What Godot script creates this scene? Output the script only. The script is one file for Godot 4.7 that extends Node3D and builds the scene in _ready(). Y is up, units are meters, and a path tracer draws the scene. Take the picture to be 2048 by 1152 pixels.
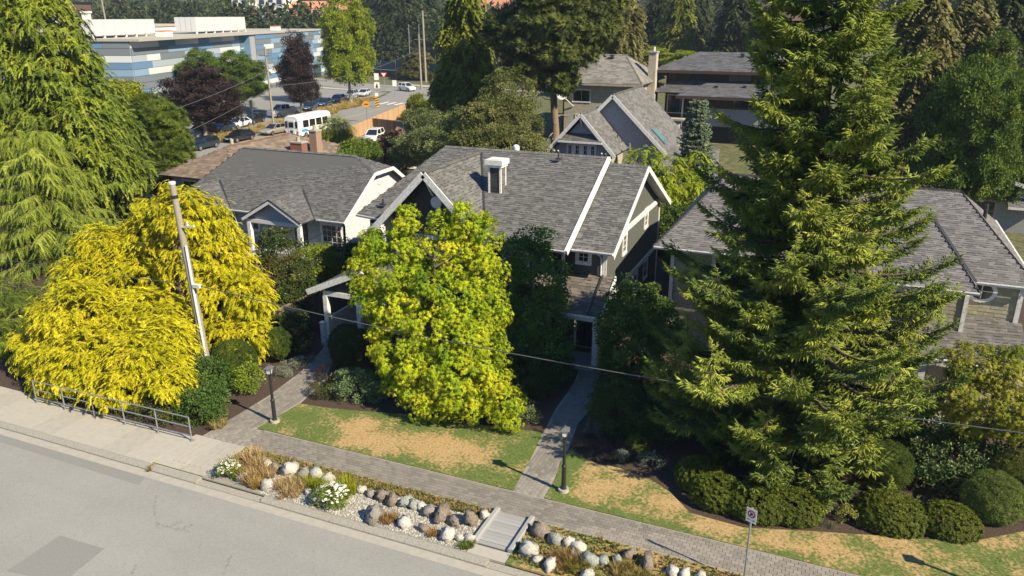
extends Node3D
# World: x runs along the street (towards the picture's right), -z away from it, y up, metres. The camera hovers 16 m up over the far lane.

var rng := RandomNumberGenerator.new()
var used := {}
var M := {}
var foliage := {}

func rf(a: float, b: float) -> float:
	return rng.randf_range(a, b)

func _ready() -> void:
	rng.seed = 20240817
	var cam := Camera3D.new()
	cam.name = "camera"
	cam.fov = 40.53
	cam.near = 0.2
	cam.far = 3000.0
	add_child(cam)
	cam.position = Vector3(0, 16, 0)
	cam.rotation_degrees = Vector3(-19.3, 23.0, 0)
	cam.current = true
	var env := Environment.new()
	var sky_mat := ProceduralSkyMaterial.new()
	sky_mat.sky_top_color = Color(0.32, 0.51, 0.76)
	sky_mat.sky_horizon_color = Color(0.66, 0.77, 0.87)
	sky_mat.sky_curve = 0.14
	sky_mat.ground_bottom_color = Color(0.22, 0.25, 0.20)
	sky_mat.ground_horizon_color = Color(0.50, 0.56, 0.55)
	sky_mat.sky_energy_multiplier = 0.78
	sky_mat.sun_angle_max = 12.0
	var sky := Sky.new()
	sky.sky_material = sky_mat
	env.background_mode = Environment.BG_SKY
	env.sky = sky
	env.tonemap_mode = Environment.TONE_MAPPER_LINEAR
	env.tonemap_exposure = 1.70
	env.sdfgi_enabled = true
	env.ssao_enabled = true
	env.ssil_enabled = true
	env.fog_enabled = true
	env.fog_density = 0.0002
	env.fog_light_color = Color(0.80, 0.87, 0.95)
	var we := WorldEnvironment.new()
	we.name = "world_environment"
	we.environment = env
	add_child(we)
	var sun := DirectionalLight3D.new()
	sun.name = "sun"
	sun.light_energy = 1.6
	sun.light_color = Color(1.0, 0.945, 0.83)
	sun.light_angular_distance = 0.5
	sun.shadow_enabled = true
	add_child(sun)
	# 39 degrees high, behind the camera and to its right
	sun.look_at_from_position(Vector3.ZERO, Vector3(-0.7506, -0.629, -0.201), Vector3.UP)
	make_materials()
	build_ground()
	build_street()
	build_houses()
	build_background()
	build_boulders()
	make_foliage_meshes()
	build_trees()
	build_shrubs()
	build_far_trees()

# ---------------------------------------------------------------- helpers
func numbered(called: String) -> String:
	if not used.has(called):
		used[called] = 0
		return called
	used[called] += 1
	return "%s_%03d" % [called, used[called]]

func tag(o: Node, label: String, category: String, group := "", kind := "") -> Node:
	if label: o.set_meta("label", label)
	if category: o.set_meta("category", category)
	if group: o.set_meta("group", group)
	if kind: o.set_meta("kind", kind)
	return o

func thing(called: String, label: String, category: String, at := Vector3.ZERO, turn := 0.0, group := "") -> Node3D:
	var o := Node3D.new()
	o.name = numbered(called)
	add_child(o)
	o.position = at
	o.rotation.y = turn
	tag(o, label, category, group)
	return o

func part(parent: Node, called: String, mesh: Mesh, material: Material, at := Vector3.ZERO, kind := "") -> MeshInstance3D:
	var o := MeshInstance3D.new()
	o.mesh = mesh
	o.material_override = material
	o.cast_shadow = GeometryInstance3D.SHADOW_CASTING_SETTING_ON
	if parent == self:
		o.name = numbered(called)
		add_child(o)
	else:
		o.name = called
		parent.add_child(o, true)
	o.position = at
	if kind: o.set_meta("kind", kind)
	return o

func setting(called: String, mesh: Mesh, material: Material) -> MeshInstance3D:
	return part(self, called, mesh, material, Vector3.ZERO, "structure")

class MB:
	# collects triangles; faces are given with the direction they look
	var v := PackedVector3Array()
	var n := PackedVector3Array()
	var c := PackedColorArray()
	var colour := Color.WHITE
	func tri(a: Vector3, b: Vector3, d: Vector3, out: Vector3) -> void:
		var k := (d - a).cross(b - a)
		if k.length_squared() < 1e-14: return
		if k.dot(out) < 0.0:
			var t := b
			b = d
			d = t
			k = -k
		k = k.normalized()
		v.append(a); v.append(b); v.append(d)
		n.append(k); n.append(k); n.append(k)
		c.append(colour); c.append(colour); c.append(colour)
	func poly(p: Array, out: Vector3) -> void:
		for i in range(1, p.size() - 1):
			tri(p[0], p[i], p[i + 1], out)
	func smooth_tri(a: Vector3, b: Vector3, d: Vector3, na: Vector3, nb: Vector3, nd: Vector3) -> void:
		if (d - a).cross(b - a).dot(na + nb + nd) < 0.0:
			v.append(a); v.append(d); v.append(b)
			n.append(na); n.append(nd); n.append(nb)
		else:
			v.append(a); v.append(b); v.append(d)
			n.append(na); n.append(nb); n.append(nd)
		c.append(colour); c.append(colour); c.append(colour)
	func obox(o: Vector3, x: Vector3, y: Vector3, z: Vector3) -> void:
		# box from corner o along three edges
		var m := o + (x + y + z) * 0.5
		var q := [[o, o + x, o + x + y, o + y], [o + z, o + z + x, o + z + x + y, o + z + y], [o, o + x, o + x + z, o + z],
			[o + y, o + y + x, o + y + x + z, o + y + z], [o, o + y, o + y + z, o + z], [o + x, o + x + y, o + x + y + z, o + x + z]]
		for f in q:
			poly(f, (f[0] + f[2]) * 0.5 - m)
	func box(lo: Vector3, hi: Vector3) -> void:
		var d := hi - lo
		obox(lo, Vector3(d.x, 0, 0), Vector3(0, d.y, 0), Vector3(0, 0, d.z))
	func bevel_box(lo: Vector3, hi: Vector3, b: float) -> void:
		# box with chamfered top edges
		var t := hi.y - b
		box(lo, Vector3(hi.x, t, hi.z))
		var p := [Vector3(lo.x, t, lo.z), Vector3(hi.x, t, lo.z), Vector3(hi.x, t, hi.z), Vector3(lo.x, t, hi.z)]
		var q := [Vector3(lo.x + b, hi.y, lo.z + b), Vector3(hi.x - b, hi.y, lo.z + b), Vector3(hi.x - b, hi.y, hi.z - b), Vector3(lo.x + b, hi.y, hi.z - b)]
		var m := (lo + hi) * 0.5
		for i in 4:
			var j := (i + 1) % 4
			poly([p[i], p[j], q[j], q[i]], (p[i] + p[j]) * 0.5 - m + Vector3(0, 1, 0))
		poly(q, Vector3.UP)
	func prism(p: Array, d: Vector3) -> void:
		# flat polygon p pushed along d
		var m := Vector3.ZERO
		for a in p: m += a
		m = m / p.size() + d * 0.5
		poly(p, -d)
		var e := []
		for a in p: e.append(a + d)
		poly(e, d)
		var nn: Vector3 = (p[1] - p[0]).cross(p[2] - p[0])
		for i in p.size():
			var j := (i + 1) % p.size()
			var side: Vector3 = (p[j] - p[i]).cross(d)
			var s := 1.0 if nn.dot(d) < 0.0 else -1.0
			poly([p[i], p[j], p[j] + d, p[i] + d], side * s)
	func tube(pts: Array, radii: Array, sides := 8, caps := true) -> void:
		var rings := []
		var dirs := []
		var last := pts.size() - 1
		for i in pts.size():
			var t: Vector3 = (pts[mini(i + 1, last)] - pts[maxi(i - 1, 0)]).normalized()
			var a := t.cross(Vector3.UP if absf(t.y) < 0.9 else Vector3.RIGHT).normalized()
			var b := t.cross(a).normalized()
			var ring := []
			var dd := []
			for k in sides:
				var w := TAU * k / sides
				var dir := a * cos(w) + b * sin(w)
				dd.append(dir)
				ring.append(pts[i] + dir * radii[i])
			rings.append(ring)
			dirs.append(dd)
		for i in last:
			for k in sides:
				var j := (k + 1) % sides
				smooth_tri(rings[i][k], rings[i][j], rings[i + 1][j], dirs[i][k], dirs[i][j], dirs[i + 1][j])
				smooth_tri(rings[i][k], rings[i + 1][j], rings[i + 1][k], dirs[i][k], dirs[i + 1][j], dirs[i + 1][k])
		if caps:
			poly(rings[0], pts[0] - pts[1])
			poly(rings[last], pts[last] - pts[last - 1])
	func lathe(o: Vector3, prof: Array, sides := 12) -> void:
		# prof: [radius, height] from the bottom up, flat shaded rings
		for i in prof.size() - 1:
			for k in sides:
				var a := TAU * k / sides
				var b := TAU * (k + 1) / sides
				var p0 := o + Vector3(cos(a) * prof[i][0], prof[i][1], sin(a) * prof[i][0])
				var p1 := o + Vector3(cos(b) * prof[i][0], prof[i][1], sin(b) * prof[i][0])
				var p2 := o + Vector3(cos(b) * prof[i + 1][0], prof[i + 1][1], sin(b) * prof[i + 1][0])
				var p3 := o + Vector3(cos(a) * prof[i + 1][0], prof[i + 1][1], sin(a) * prof[i + 1][0])
				var up: float = prof[i + 1][1] - prof[i][1]
				var inn: float = prof[i][0] - prof[i + 1][0]
				var ang := (a + b) * 0.5
				poly([p0, p1, p2, p3], Vector3(cos(ang) * up, inn, sin(ang) * up))
	func loft(rings: Array, caps := true) -> void:
		# closed rings of equal count
		var m := Vector3.ZERO
		for i in rings.size() - 1:
			var k: int = rings[i].size()
			m = Vector3.ZERO
			for p in rings[i]: m += p
			for p in rings[i + 1]: m += p
			m /= 2.0 * k
			for a in k:
				var b: int = (a + 1) % k
				var mid: Vector3 = (rings[i][a] + rings[i][b] + rings[i + 1][a] + rings[i + 1][b]) * 0.25
				poly([rings[i][a], rings[i][b], rings[i + 1][b], rings[i + 1][a]], mid - m)
		if caps:
			poly(rings[0], rings[0][0] - rings[1][0])
			poly(rings[-1], rings[-1][0] - rings[-2][0])
	func add(o: MB, t: Transform3D) -> void:
		for i in o.v.size():
			v.append(t * o.v[i])
			n.append((t.basis * o.n[i]).normalized())
			c.append(o.c[i] * colour)
	func done() -> ArrayMesh:
		var a := []
		a.resize(Mesh.ARRAY_MAX)
		a[Mesh.ARRAY_VERTEX] = v
		a[Mesh.ARRAY_NORMAL] = n
		a[Mesh.ARRAY_COLOR] = c
		var m := ArrayMesh.new()
		if v.size(): m.add_surface_from_arrays(Mesh.PRIMITIVE_TRIANGLES, a)
		return m

func V(x: float, y: float, z: float) -> Vector3:
	return Vector3(x, y, z)

func box_mesh(lo: Vector3, hi: Vector3) -> ArrayMesh:
	var b := MB.new()
	b.box(lo, hi)
	return b.done()

func bar(a: Vector3, b: Vector3, w: float, t: float, up := Vector3.UP) -> ArrayMesh:
	# straight beam from a to b, w across, t along up
	var m := MB.new()
	var d := (b - a).normalized()
	var s := d.cross(up).normalized() * w
	var u := s.cross(d).normalized() * t
	m.obox(a - s * 0.5 - u * 0.5, b - a, s, u)
	return m.done()

func tube_mesh(pts: Array, r0: float, r1 := -1.0, sides := 8) -> ArrayMesh:
	var m := MB.new()
	var rr := []
	for i in pts.size():
		rr.append(lerpf(r0, r1 if r1 >= 0.0 else r0, float(i) / (pts.size() - 1)))
	m.tube(pts, rr, sides)
	return m.done()

# ---------------------------------------------------------------- materials
func srgb(r: float, g: float, b: float) -> Color:
	return Color(r, g, b).linear_to_srgb()

func paint(r: float, g: float, b: float, rough := 0.8, metal := 0.0) -> StandardMaterial3D:
	# linear base colour
	var m := StandardMaterial3D.new()
	m.albedo_color = srgb(r, g, b)
	m.roughness = rough
	m.metallic = metal
	return m

func noise_tex(seed_: int, freq: float, colours: Array, octaves := 5, size := 512, kind := FastNoiseLite.TYPE_SIMPLEX_SMOOTH) -> NoiseTexture2D:
	var f := FastNoiseLite.new()
	f.seed = seed_
	f.noise_type = kind
	f.frequency = freq
	f.fractal_octaves = octaves
	var t := NoiseTexture2D.new()
	t.width = size
	t.height = size
	t.seamless = true
	t.noise = f
	var g := Gradient.new()
	var offs := PackedFloat32Array()
	var cols := PackedColorArray()
	for e in colours:
		offs.append(e[0])
		cols.append(srgb(e[1], e[2], e[3]))
	g.offsets = offs
	g.colors = cols
	t.color_ramp = g
	return t

func textured(tex: Texture2D, scale: float, rough := 0.9, bump := 0.0, bump_tex: Texture2D = null) -> StandardMaterial3D:
	var m := StandardMaterial3D.new()
	m.albedo_texture = tex
	m.roughness = rough
	m.uv1_triplanar = true
	m.uv1_world_triplanar = true
	m.uv1_scale = Vector3.ONE * scale
	if bump > 0.0:
		m.heightmap_enabled = true
		m.heightmap_scale = bump
		m.heightmap_texture = bump_tex if bump_tex else tex
	return m

func grain(m: StandardMaterial3D, tex: Texture2D, scale: float) -> StandardMaterial3D:
	# a tone texture over a plain colour, in the object's world
	m.albedo_texture = tex
	m.uv1_triplanar = true
	m.uv1_world_triplanar = true
	m.uv1_scale = Vector3.ONE * scale
	return m

func make_materials() -> void:
	var tone := noise_tex(3, 0.02, [[0.2, 0.72, 0.72, 0.72], [0.5, 0.9, 0.9, 0.9], [0.8, 1.0, 1.0, 1.0]], 6)
	var fine := noise_tex(5, 0.09, [[0.15, 0.62, 0.62, 0.62], [0.5, 0.88, 0.88, 0.88], [0.85, 1.0, 1.0, 1.0]], 4)
	M.tone = tone
	M.fine = fine
	M.road = textured(asphalt_image(), 1.0 / 32.0, 0.92)
	M.patch = textured(noise_tex(11, 0.05, [[0.2, 0.205, 0.20, 0.185], [0.5, 0.225, 0.22, 0.203], [0.8, 0.245, 0.24, 0.222]], 6), 0.5, 0.92)
	M.old_road = textured(noise_tex(13, 0.04, [[0.2, 0.20, 0.195, 0.185], [0.8, 0.27, 0.262, 0.245]], 5), 0.15, 0.92)
	M.concrete = textured(noise_tex(17, 0.03, [[0.15, 0.365, 0.34, 0.29], [0.5, 0.385, 0.36, 0.31], [0.85, 0.40, 0.375, 0.325]], 5), 0.21, 0.9)
	M.concrete2 = textured(noise_tex(18, 0.03, [[0.15, 0.335, 0.31, 0.265], [0.5, 0.36, 0.335, 0.288], [0.85, 0.38, 0.355, 0.305]], 5), 0.19, 0.9)
	M.kerb = textured(noise_tex(19, 0.06, [[0.1, 0.20, 0.185, 0.16], [0.4, 0.30, 0.28, 0.24], [0.85, 0.35, 0.33, 0.285]], 5), 0.3, 0.9)
	M.soil = textured(noise_tex(21, 0.06, [[0.1, 0.020, 0.013, 0.009], [0.5, 0.055, 0.036, 0.025], [0.9, 0.13, 0.085, 0.058]], 6), 0.5, 1.0, 2.0)
	M.earth = textured(noise_tex(22, 0.03, [[0.1, 0.05, 0.06, 0.02], [0.5, 0.10, 0.105, 0.04], [0.9, 0.19, 0.16, 0.08]], 6), 0.08, 1.0)
	M.gravel = textured(noise_tex(23, 0.20, [[0.1, 0.10, 0.09, 0.075], [0.45, 0.27, 0.25, 0.215], [0.9, 0.48, 0.455, 0.40]], 3), 1.6, 1.0, 1.5)
	M.white = grain(paint(0.80, 0.79, 0.77, 0.55), tone, 0.6)
	M.trim_grey = paint(0.62, 0.62, 0.60, 0.6)
	M.navy = grain(paint(0.030, 0.036, 0.044, 0.75), fine, 0.8)
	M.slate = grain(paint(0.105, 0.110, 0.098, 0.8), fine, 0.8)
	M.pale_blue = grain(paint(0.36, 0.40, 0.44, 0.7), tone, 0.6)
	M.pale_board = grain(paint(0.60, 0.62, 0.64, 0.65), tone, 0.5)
	M.cream = grain(paint(0.42, 0.39, 0.29, 0.8), tone, 0.6)
	M.stucco = grain(paint(0.50, 0.45, 0.37, 0.9), tone, 0.3)
	M.sage = grain(paint(0.34, 0.34, 0.29, 0.8), tone, 0.5)
	M.brown = grain(paint(0.085, 0.052, 0.040, 0.8), fine, 0.5)
	M.grey_wall = grain(paint(0.36, 0.36, 0.38, 0.8), tone, 0.5)
	M.dark = paint(0.015, 0.015, 0.016, 0.5)
	M.black_metal = paint(0.022, 0.022, 0.024, 0.42, 0.0)
	M.galv = grain(paint(0.40, 0.42, 0.43, 0.42, 0.55), tone, 1.0)
	M.glass = paint(0.018, 0.024, 0.030, 0.06)
	M.glass.metallic_specular = 0.75
	M.car_glass = paint(0.010, 0.012, 0.014, 0.04)
	M.car_glass.metallic_specular = 0.8
	M.sky_glass = paint(0.10, 0.20, 0.22, 0.05)
	M.sky_glass.metallic_specular = 0.8
	M.frost = paint(0.62, 0.62, 0.60, 0.35)
	M.lamp_roof = paint(0.16, 0.165, 0.17, 0.35, 0.3)
	M.sign_white = paint(0.82, 0.81, 0.79, 0.4)
	M.sign_red = paint(0.40, 0.012, 0.02, 0.4)
	M.sign_black = paint(0.012, 0.012, 0.012, 0.4)
	M.bus_white = paint(0.80, 0.80, 0.80, 0.35)
	M.line_white = paint(0.62, 0.61, 0.58, 0.9)
	M.line_yellow = paint(0.50, 0.36, 0.10, 0.9)
	M.screen = paint(0.56, 0.57, 0.585, 0.5)
	M.cable = paint(0.085, 0.088, 0.092, 0.35)
	M.tyre = paint(0.016, 0.016, 0.016, 0.85)
	M.rim = paint(0.45, 0.46, 0.47, 0.3, 0.8)
	M.flash = paint(0.030, 0.030, 0.032, 0.55)
	M.bark = textured(noise_tex(31, 0.05, [[0.1, 0.035, 0.026, 0.020], [0.5, 0.10, 0.078, 0.060], [0.9, 0.19, 0.155, 0.125]], 6), 1.2, 1.0, 3.0)
	M.pale_bark = textured(noise_tex(32, 0.05, [[0.1, 0.16, 0.14, 0.12], [0.9, 0.42, 0.38, 0.33]], 5), 1.0, 1.0, 2.0)
	M.pole = textured(noise_tex(33, 0.05, [[0.15, 0.19, 0.165, 0.135], [0.5, 0.30, 0.27, 0.225], [0.9, 0.40, 0.37, 0.32]], 6), 0.7, 0.95, 1.0)
	M.planks = []
	for k in 4:
		M.planks.append(grain(paint(0.20 + 0.035 * k, 0.135 + 0.026 * k, 0.092 + 0.02 * k, 0.9), fine, 0.9))
	M.fresh_planks = []
	for k in 4:
		M.fresh_planks.append(grain(paint(0.50 + 0.05 * k, 0.32 + 0.03 * k, 0.175 + 0.02 * k, 0.9), fine, 0.9))
	M.deck = []
	for k in 3:
		M.deck.append(grain(paint(0.33 + 0.025 * k, 0.33 + 0.025 * k, 0.325 + 0.025 * k, 0.85), fine, 0.9))
	M.tint = paint(1, 1, 1, 0.85)
	M.tint.vertex_color_use_as_albedo = true
	M.tint_rough = grain(paint(1, 1, 1, 0.95), fine, 1.3)
	M.tint_rough.vertex_color_use_as_albedo = true

func asphalt_image() -> ImageTexture:
	# worn grey asphalt over 32 m of road: fine aggregate, broad tone patches, hairline cracks
	var size := 1024
	var im := Image.create(size, size, false, Image.FORMAT_RGB8)
	var f := FastNoiseLite.new()
	f.seed = 41
	f.frequency = 0.006
	f.fractal_octaves = 4
	var r := RandomNumberGenerator.new()
	r.seed = 77
	for y in size:
		for x in size:
			var k := 0.272 + 0.022 * f.get_noise_2d(x, y) + 0.014 * f.get_noise_2d(x * 0.25, y * 3.0) + r.randf_range(-0.028, 0.028)
			if r.randf() < 0.0005: k *= 0.6
			im.set_pixel(x, y, srgb(k, k * 0.975, k * 0.90))
	# cracks and scuffs seen on the carriageway: [x, z] lines in metres, tone, width
	var lines := [[[-20.9, -16.9], [-20.4, -16.3], [-19.6, -15.7], [-19.1, -15.7], [-18.3, -15.8]], [[-19.6, -15.7], [-19.4, -15.5]], [[-19.1, -15.75], [-18.9, -16.1]], [[-18.8, -15.7], [-18.4, -16.1]],
		[[-18.6, -13.9], [-18.35, -13.5]], [[-16.2, -15.4], [-15.7, -14.5]], [[-14.0, -14.9], [-13.2, -14.4]]]
	var done := {}
	for l in lines:
		for i in l.size() - 1:
			for s in 60:
				var t := s / 60.0
				var wob := 0.05 * sin(t * 19.0 + i * 3.0) + 0.03 * sin(t * 47.0)
				var px := int(fposmod((lerpf(l[i][0], l[i + 1][0], t) + wob) / 32.0, 1.0) * size)
				var py := int(fposmod((lerpf(l[i][1], l[i + 1][1], t) + wob * 0.6) / 32.0, 1.0) * size)
				if done.has(px + py * size): continue
				done[px + py * size] = true
				im.set_pixel(px, py, im.get_pixel(px, py).darkened(r.randf_range(0.04, 0.2)))
	return ImageTexture.create_from_image(im)

# ---------------------------------------------------------------- ground
const LAWN_A := [[-20.64, -21.95], [-9.30, -21.95], [-9.50, -24.4], [-9.73, -26.18], [-11.49, -25.9], [-13.67, -25.58], [-15.79, -25.3], [-18.14, -24.68], [-19.16, -24.5], [-20.38, -24.37], [-20.50, -23.2]]
const LAWN_B := [[-8.08, -21.95], [22.0, -21.95], [22.0, -30.0], [14.0, -29.0], [9.5, -27.6], [7.05, -26.34], [5.5, -25.15], [4.07, -24.62], [2.55, -24.2], [0.69, -23.64], [-1.45, -22.95], [-3.22, -23.07], [-4.11, -24.03], [-4.95, -24.53], [-6.21, -24.83], [-7.06, -24.8], [-7.70, -24.99], [-8.30, -25.5], [-8.35, -24.4], [-8.13, -23.22]]
const WALK_A := [[-20.64, -21.9], [-20.42, -23.2], [-20.38, -24.37], [-20.73, -26.68], [-21.89, -29.04], [-22.5, -30.3], [-23.3, -30.3], [-22.9, -29.27], [-22.37, -26.98], [-22.15, -24.55], [-22.2, -22.42], [-22.28, -20.6], [-20.3, -20.6], [-20.2, -21.9]]
const WALK_B := [[-9.28, -21.9], [-9.50, -24.4], [-9.73, -26.1], [-9.98, -28.32], [-10.05, -30.96], [-10.4, -33.1], [-9.5, -33.1], [-8.76, -30.82], [-8.62, -28.46], [-8.68, -27.37], [-8.41, -25.6], [-8.13, -23.22], [-8.09, -21.9]]

func terr(x: float, z: float) -> float:
	var d := -z
	var h := 0.0
	h += 4.2 * smoothstep(66.0, 104.0, d) * smoothstep(-62.0, -44.0, x)
	var far := sqrt(x * x + z * z)
	h += 46.0 * smoothstep(330.0, 900.0, far) * smoothstep(-60.0, 60.0, d)
	h += 9.0 * smoothstep(150.0, 330.0, far) * smoothstep(-72.0, -30.0, x) * smoothstep(80.0, 140.0, d)
	return h

func ring2(p: Array) -> PackedVector2Array:
	var q := PackedVector2Array()
	for a in p: q.append(Vector2(a[0], a[1]))
	return q

func flat(p: Array, y: float) -> ArrayMesh:
	var m := MB.new()
	var q := ring2(p)
	var t := Geometry2D.triangulate_polygon(q)
	for i in range(0, t.size(), 3):
		m.tri(V(q[t[i]].x, y, q[t[i]].y), V(q[t[i + 1]].x, y, q[t[i + 1]].y), V(q[t[i + 2]].x, y, q[t[i + 2]].y), Vector3.UP)
	return m.done()

func raised(p: Array, y0: float, y1: float) -> ArrayMesh:
	# a sheet with a small turned-down edge
	var m := MB.new()
	var q := ring2(p)
	var t := Geometry2D.triangulate_polygon(q)
	for i in range(0, t.size(), 3):
		m.tri(V(q[t[i]].x, y1, q[t[i]].y), V(q[t[i + 1]].x, y1, q[t[i + 1]].y), V(q[t[i + 2]].x, y1, q[t[i + 2]].y), Vector3.UP)
	var cw := 1.0 if Geometry2D.is_polygon_clockwise(q) else -1.0
	for i in q.size():
		var a := q[i]
		var b := q[(i + 1) % q.size()]
		var e := b - a
		m.poly([V(a.x, y0, a.y), V(b.x, y0, b.y), V(b.x, y1, b.y), V(a.x, y1, a.y)], V(e.y, 0, -e.x) * cw)
	return m.done()

func lawn_tex() -> ImageTexture:
	# mown grass burnt tan in drought patches, 32 m square in world x and z
	var size := 1024
	var im := Image.create(size, size, false, Image.FORMAT_RGB8)
	var f := FastNoiseLite.new()
	f.seed = 5
	f.frequency = 0.016
	f.fractal_octaves = 5
	var g := FastNoiseLite.new()
	g.seed = 9
	g.frequency = 0.17
	g.fractal_octaves = 3
	var r := RandomNumberGenerator.new()
	r.seed = 4
	for py in size:
		var z := py * 32.0 / size - 32.0
		for px in size:
			var x := px * 32.0 / size
			if x > 8.0: x -= 32.0
			var dry := dryness(x, z) + 0.85 * f.get_noise_2d(px, py) + 0.65 * g.get_noise_2d(px, py)
			var k := smoothstep(0.06, 0.82, dry)
			var gr := Color(0.095, 0.135, 0.026)
			var tan_ := Color(0.385, 0.262, 0.118)
			var c := gr.lerp(tan_, k)
			var s := 1.0 + 0.35 * g.get_noise_2d(px * 1.7 + 300.0, py * 1.7) + r.randf_range(-0.16, 0.16)
			im.set_pixel(px, py, srgb(c.r * s, c.g * s, c.b * s))
	return ImageTexture.create_from_image(im)

func dryness(x: float, z: float) -> float:
	var d := -z
	if d < 21.5:
		return 0.42
	if x < -8.6:
		var across := 1.0 - smoothstep(0.55, 1.75, absf(d - 23.4 - 0.05 * (x + 14.0)))
		return across * smoothstep(-19.4, -16.6, x) * (1.0 - smoothstep(-11.6, -9.4, x)) * 0.70
	if x < 0.5:
		return 0.64 * smoothstep(-8.1, -7.0, x) * smoothstep(22.05, 22.6, d) * (1.0 - 0.3 * smoothstep(24.2, 25.0, d))
	return 0.44 - 0.16 * smoothstep(2.0, 6.0, x)

func pave(parent: Node3D, poly: Array, y: float, along_x: bool, n_parts: int) -> void:
	# concrete pavers in running bond; the ones nearest the camera are parts of their own
	var q := ring2(poly)
	var lo := q[0]
	var hi := q[0]
	for a in q:
		lo = lo.min(a)
		hi = hi.max(a)
	var lx := 0.225 if along_x else 0.15
	var lz := 0.15 if along_x else 0.225
	var spots := []
	var nx := int((hi.x - lo.x) / lx) + 2
	var nz := int((hi.y - lo.y) / lz) + 2
	for i in nx:
		for j in nz:
			var shift := 0.5 * ((j % 2) if along_x else (i % 2))
			var c := Vector2(lo.x + (i + (shift if along_x else 0.0)) * lx, lo.y + (j + (0.0 if along_x else shift)) * lz)
			var ok := true
			for s in [Vector2(-0.46, -0.46), Vector2(0.46, 0.46), Vector2(-0.46, 0.46), Vector2(0.46, -0.46)]:
				if not Geometry2D.is_point_in_polygon(c + Vector2(s.x * lx, s.y * lz), q): ok = false
			if ok: spots.append(c)
	spots.sort_custom(func(a, b): return a.length_squared() < b.length_squared())
	var shapes := []
	for k in 3:
		var b := MB.new()
		b.bevel_box(V(-lx * 0.5 + 0.005, 0, -lz * 0.5 + 0.005), V(lx * 0.5 - 0.005, 0.03, lz * 0.5 - 0.005), 0.008)
		shapes.append(b)
	var meshes := []
	for b in shapes: meshes.append(b.done())
	var rest := MB.new()
	var seen := 0
	for c in spots:
		var vis := absf(c.x) < 40.0
		if not vis: continue
		var at := V(c.x, y + rf(-0.003, 0.003), c.y)
		if seen < n_parts and c.x < 3.6:
			part(parent, "paver", meshes[0], M.pavers[rng.randi() % 4], at)
			seen += 1
		else:
			var k := rf(0.80, 1.12)
			rest.colour = Color(0.245 * k, 0.222 * k, 0.192 * k)
			rest.add(shapes[0], Transform3D(Basis(), at))
	part(parent, "pavers", rest.done(), M.tint_rough, Vector3.ZERO, "stuff")

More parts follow.
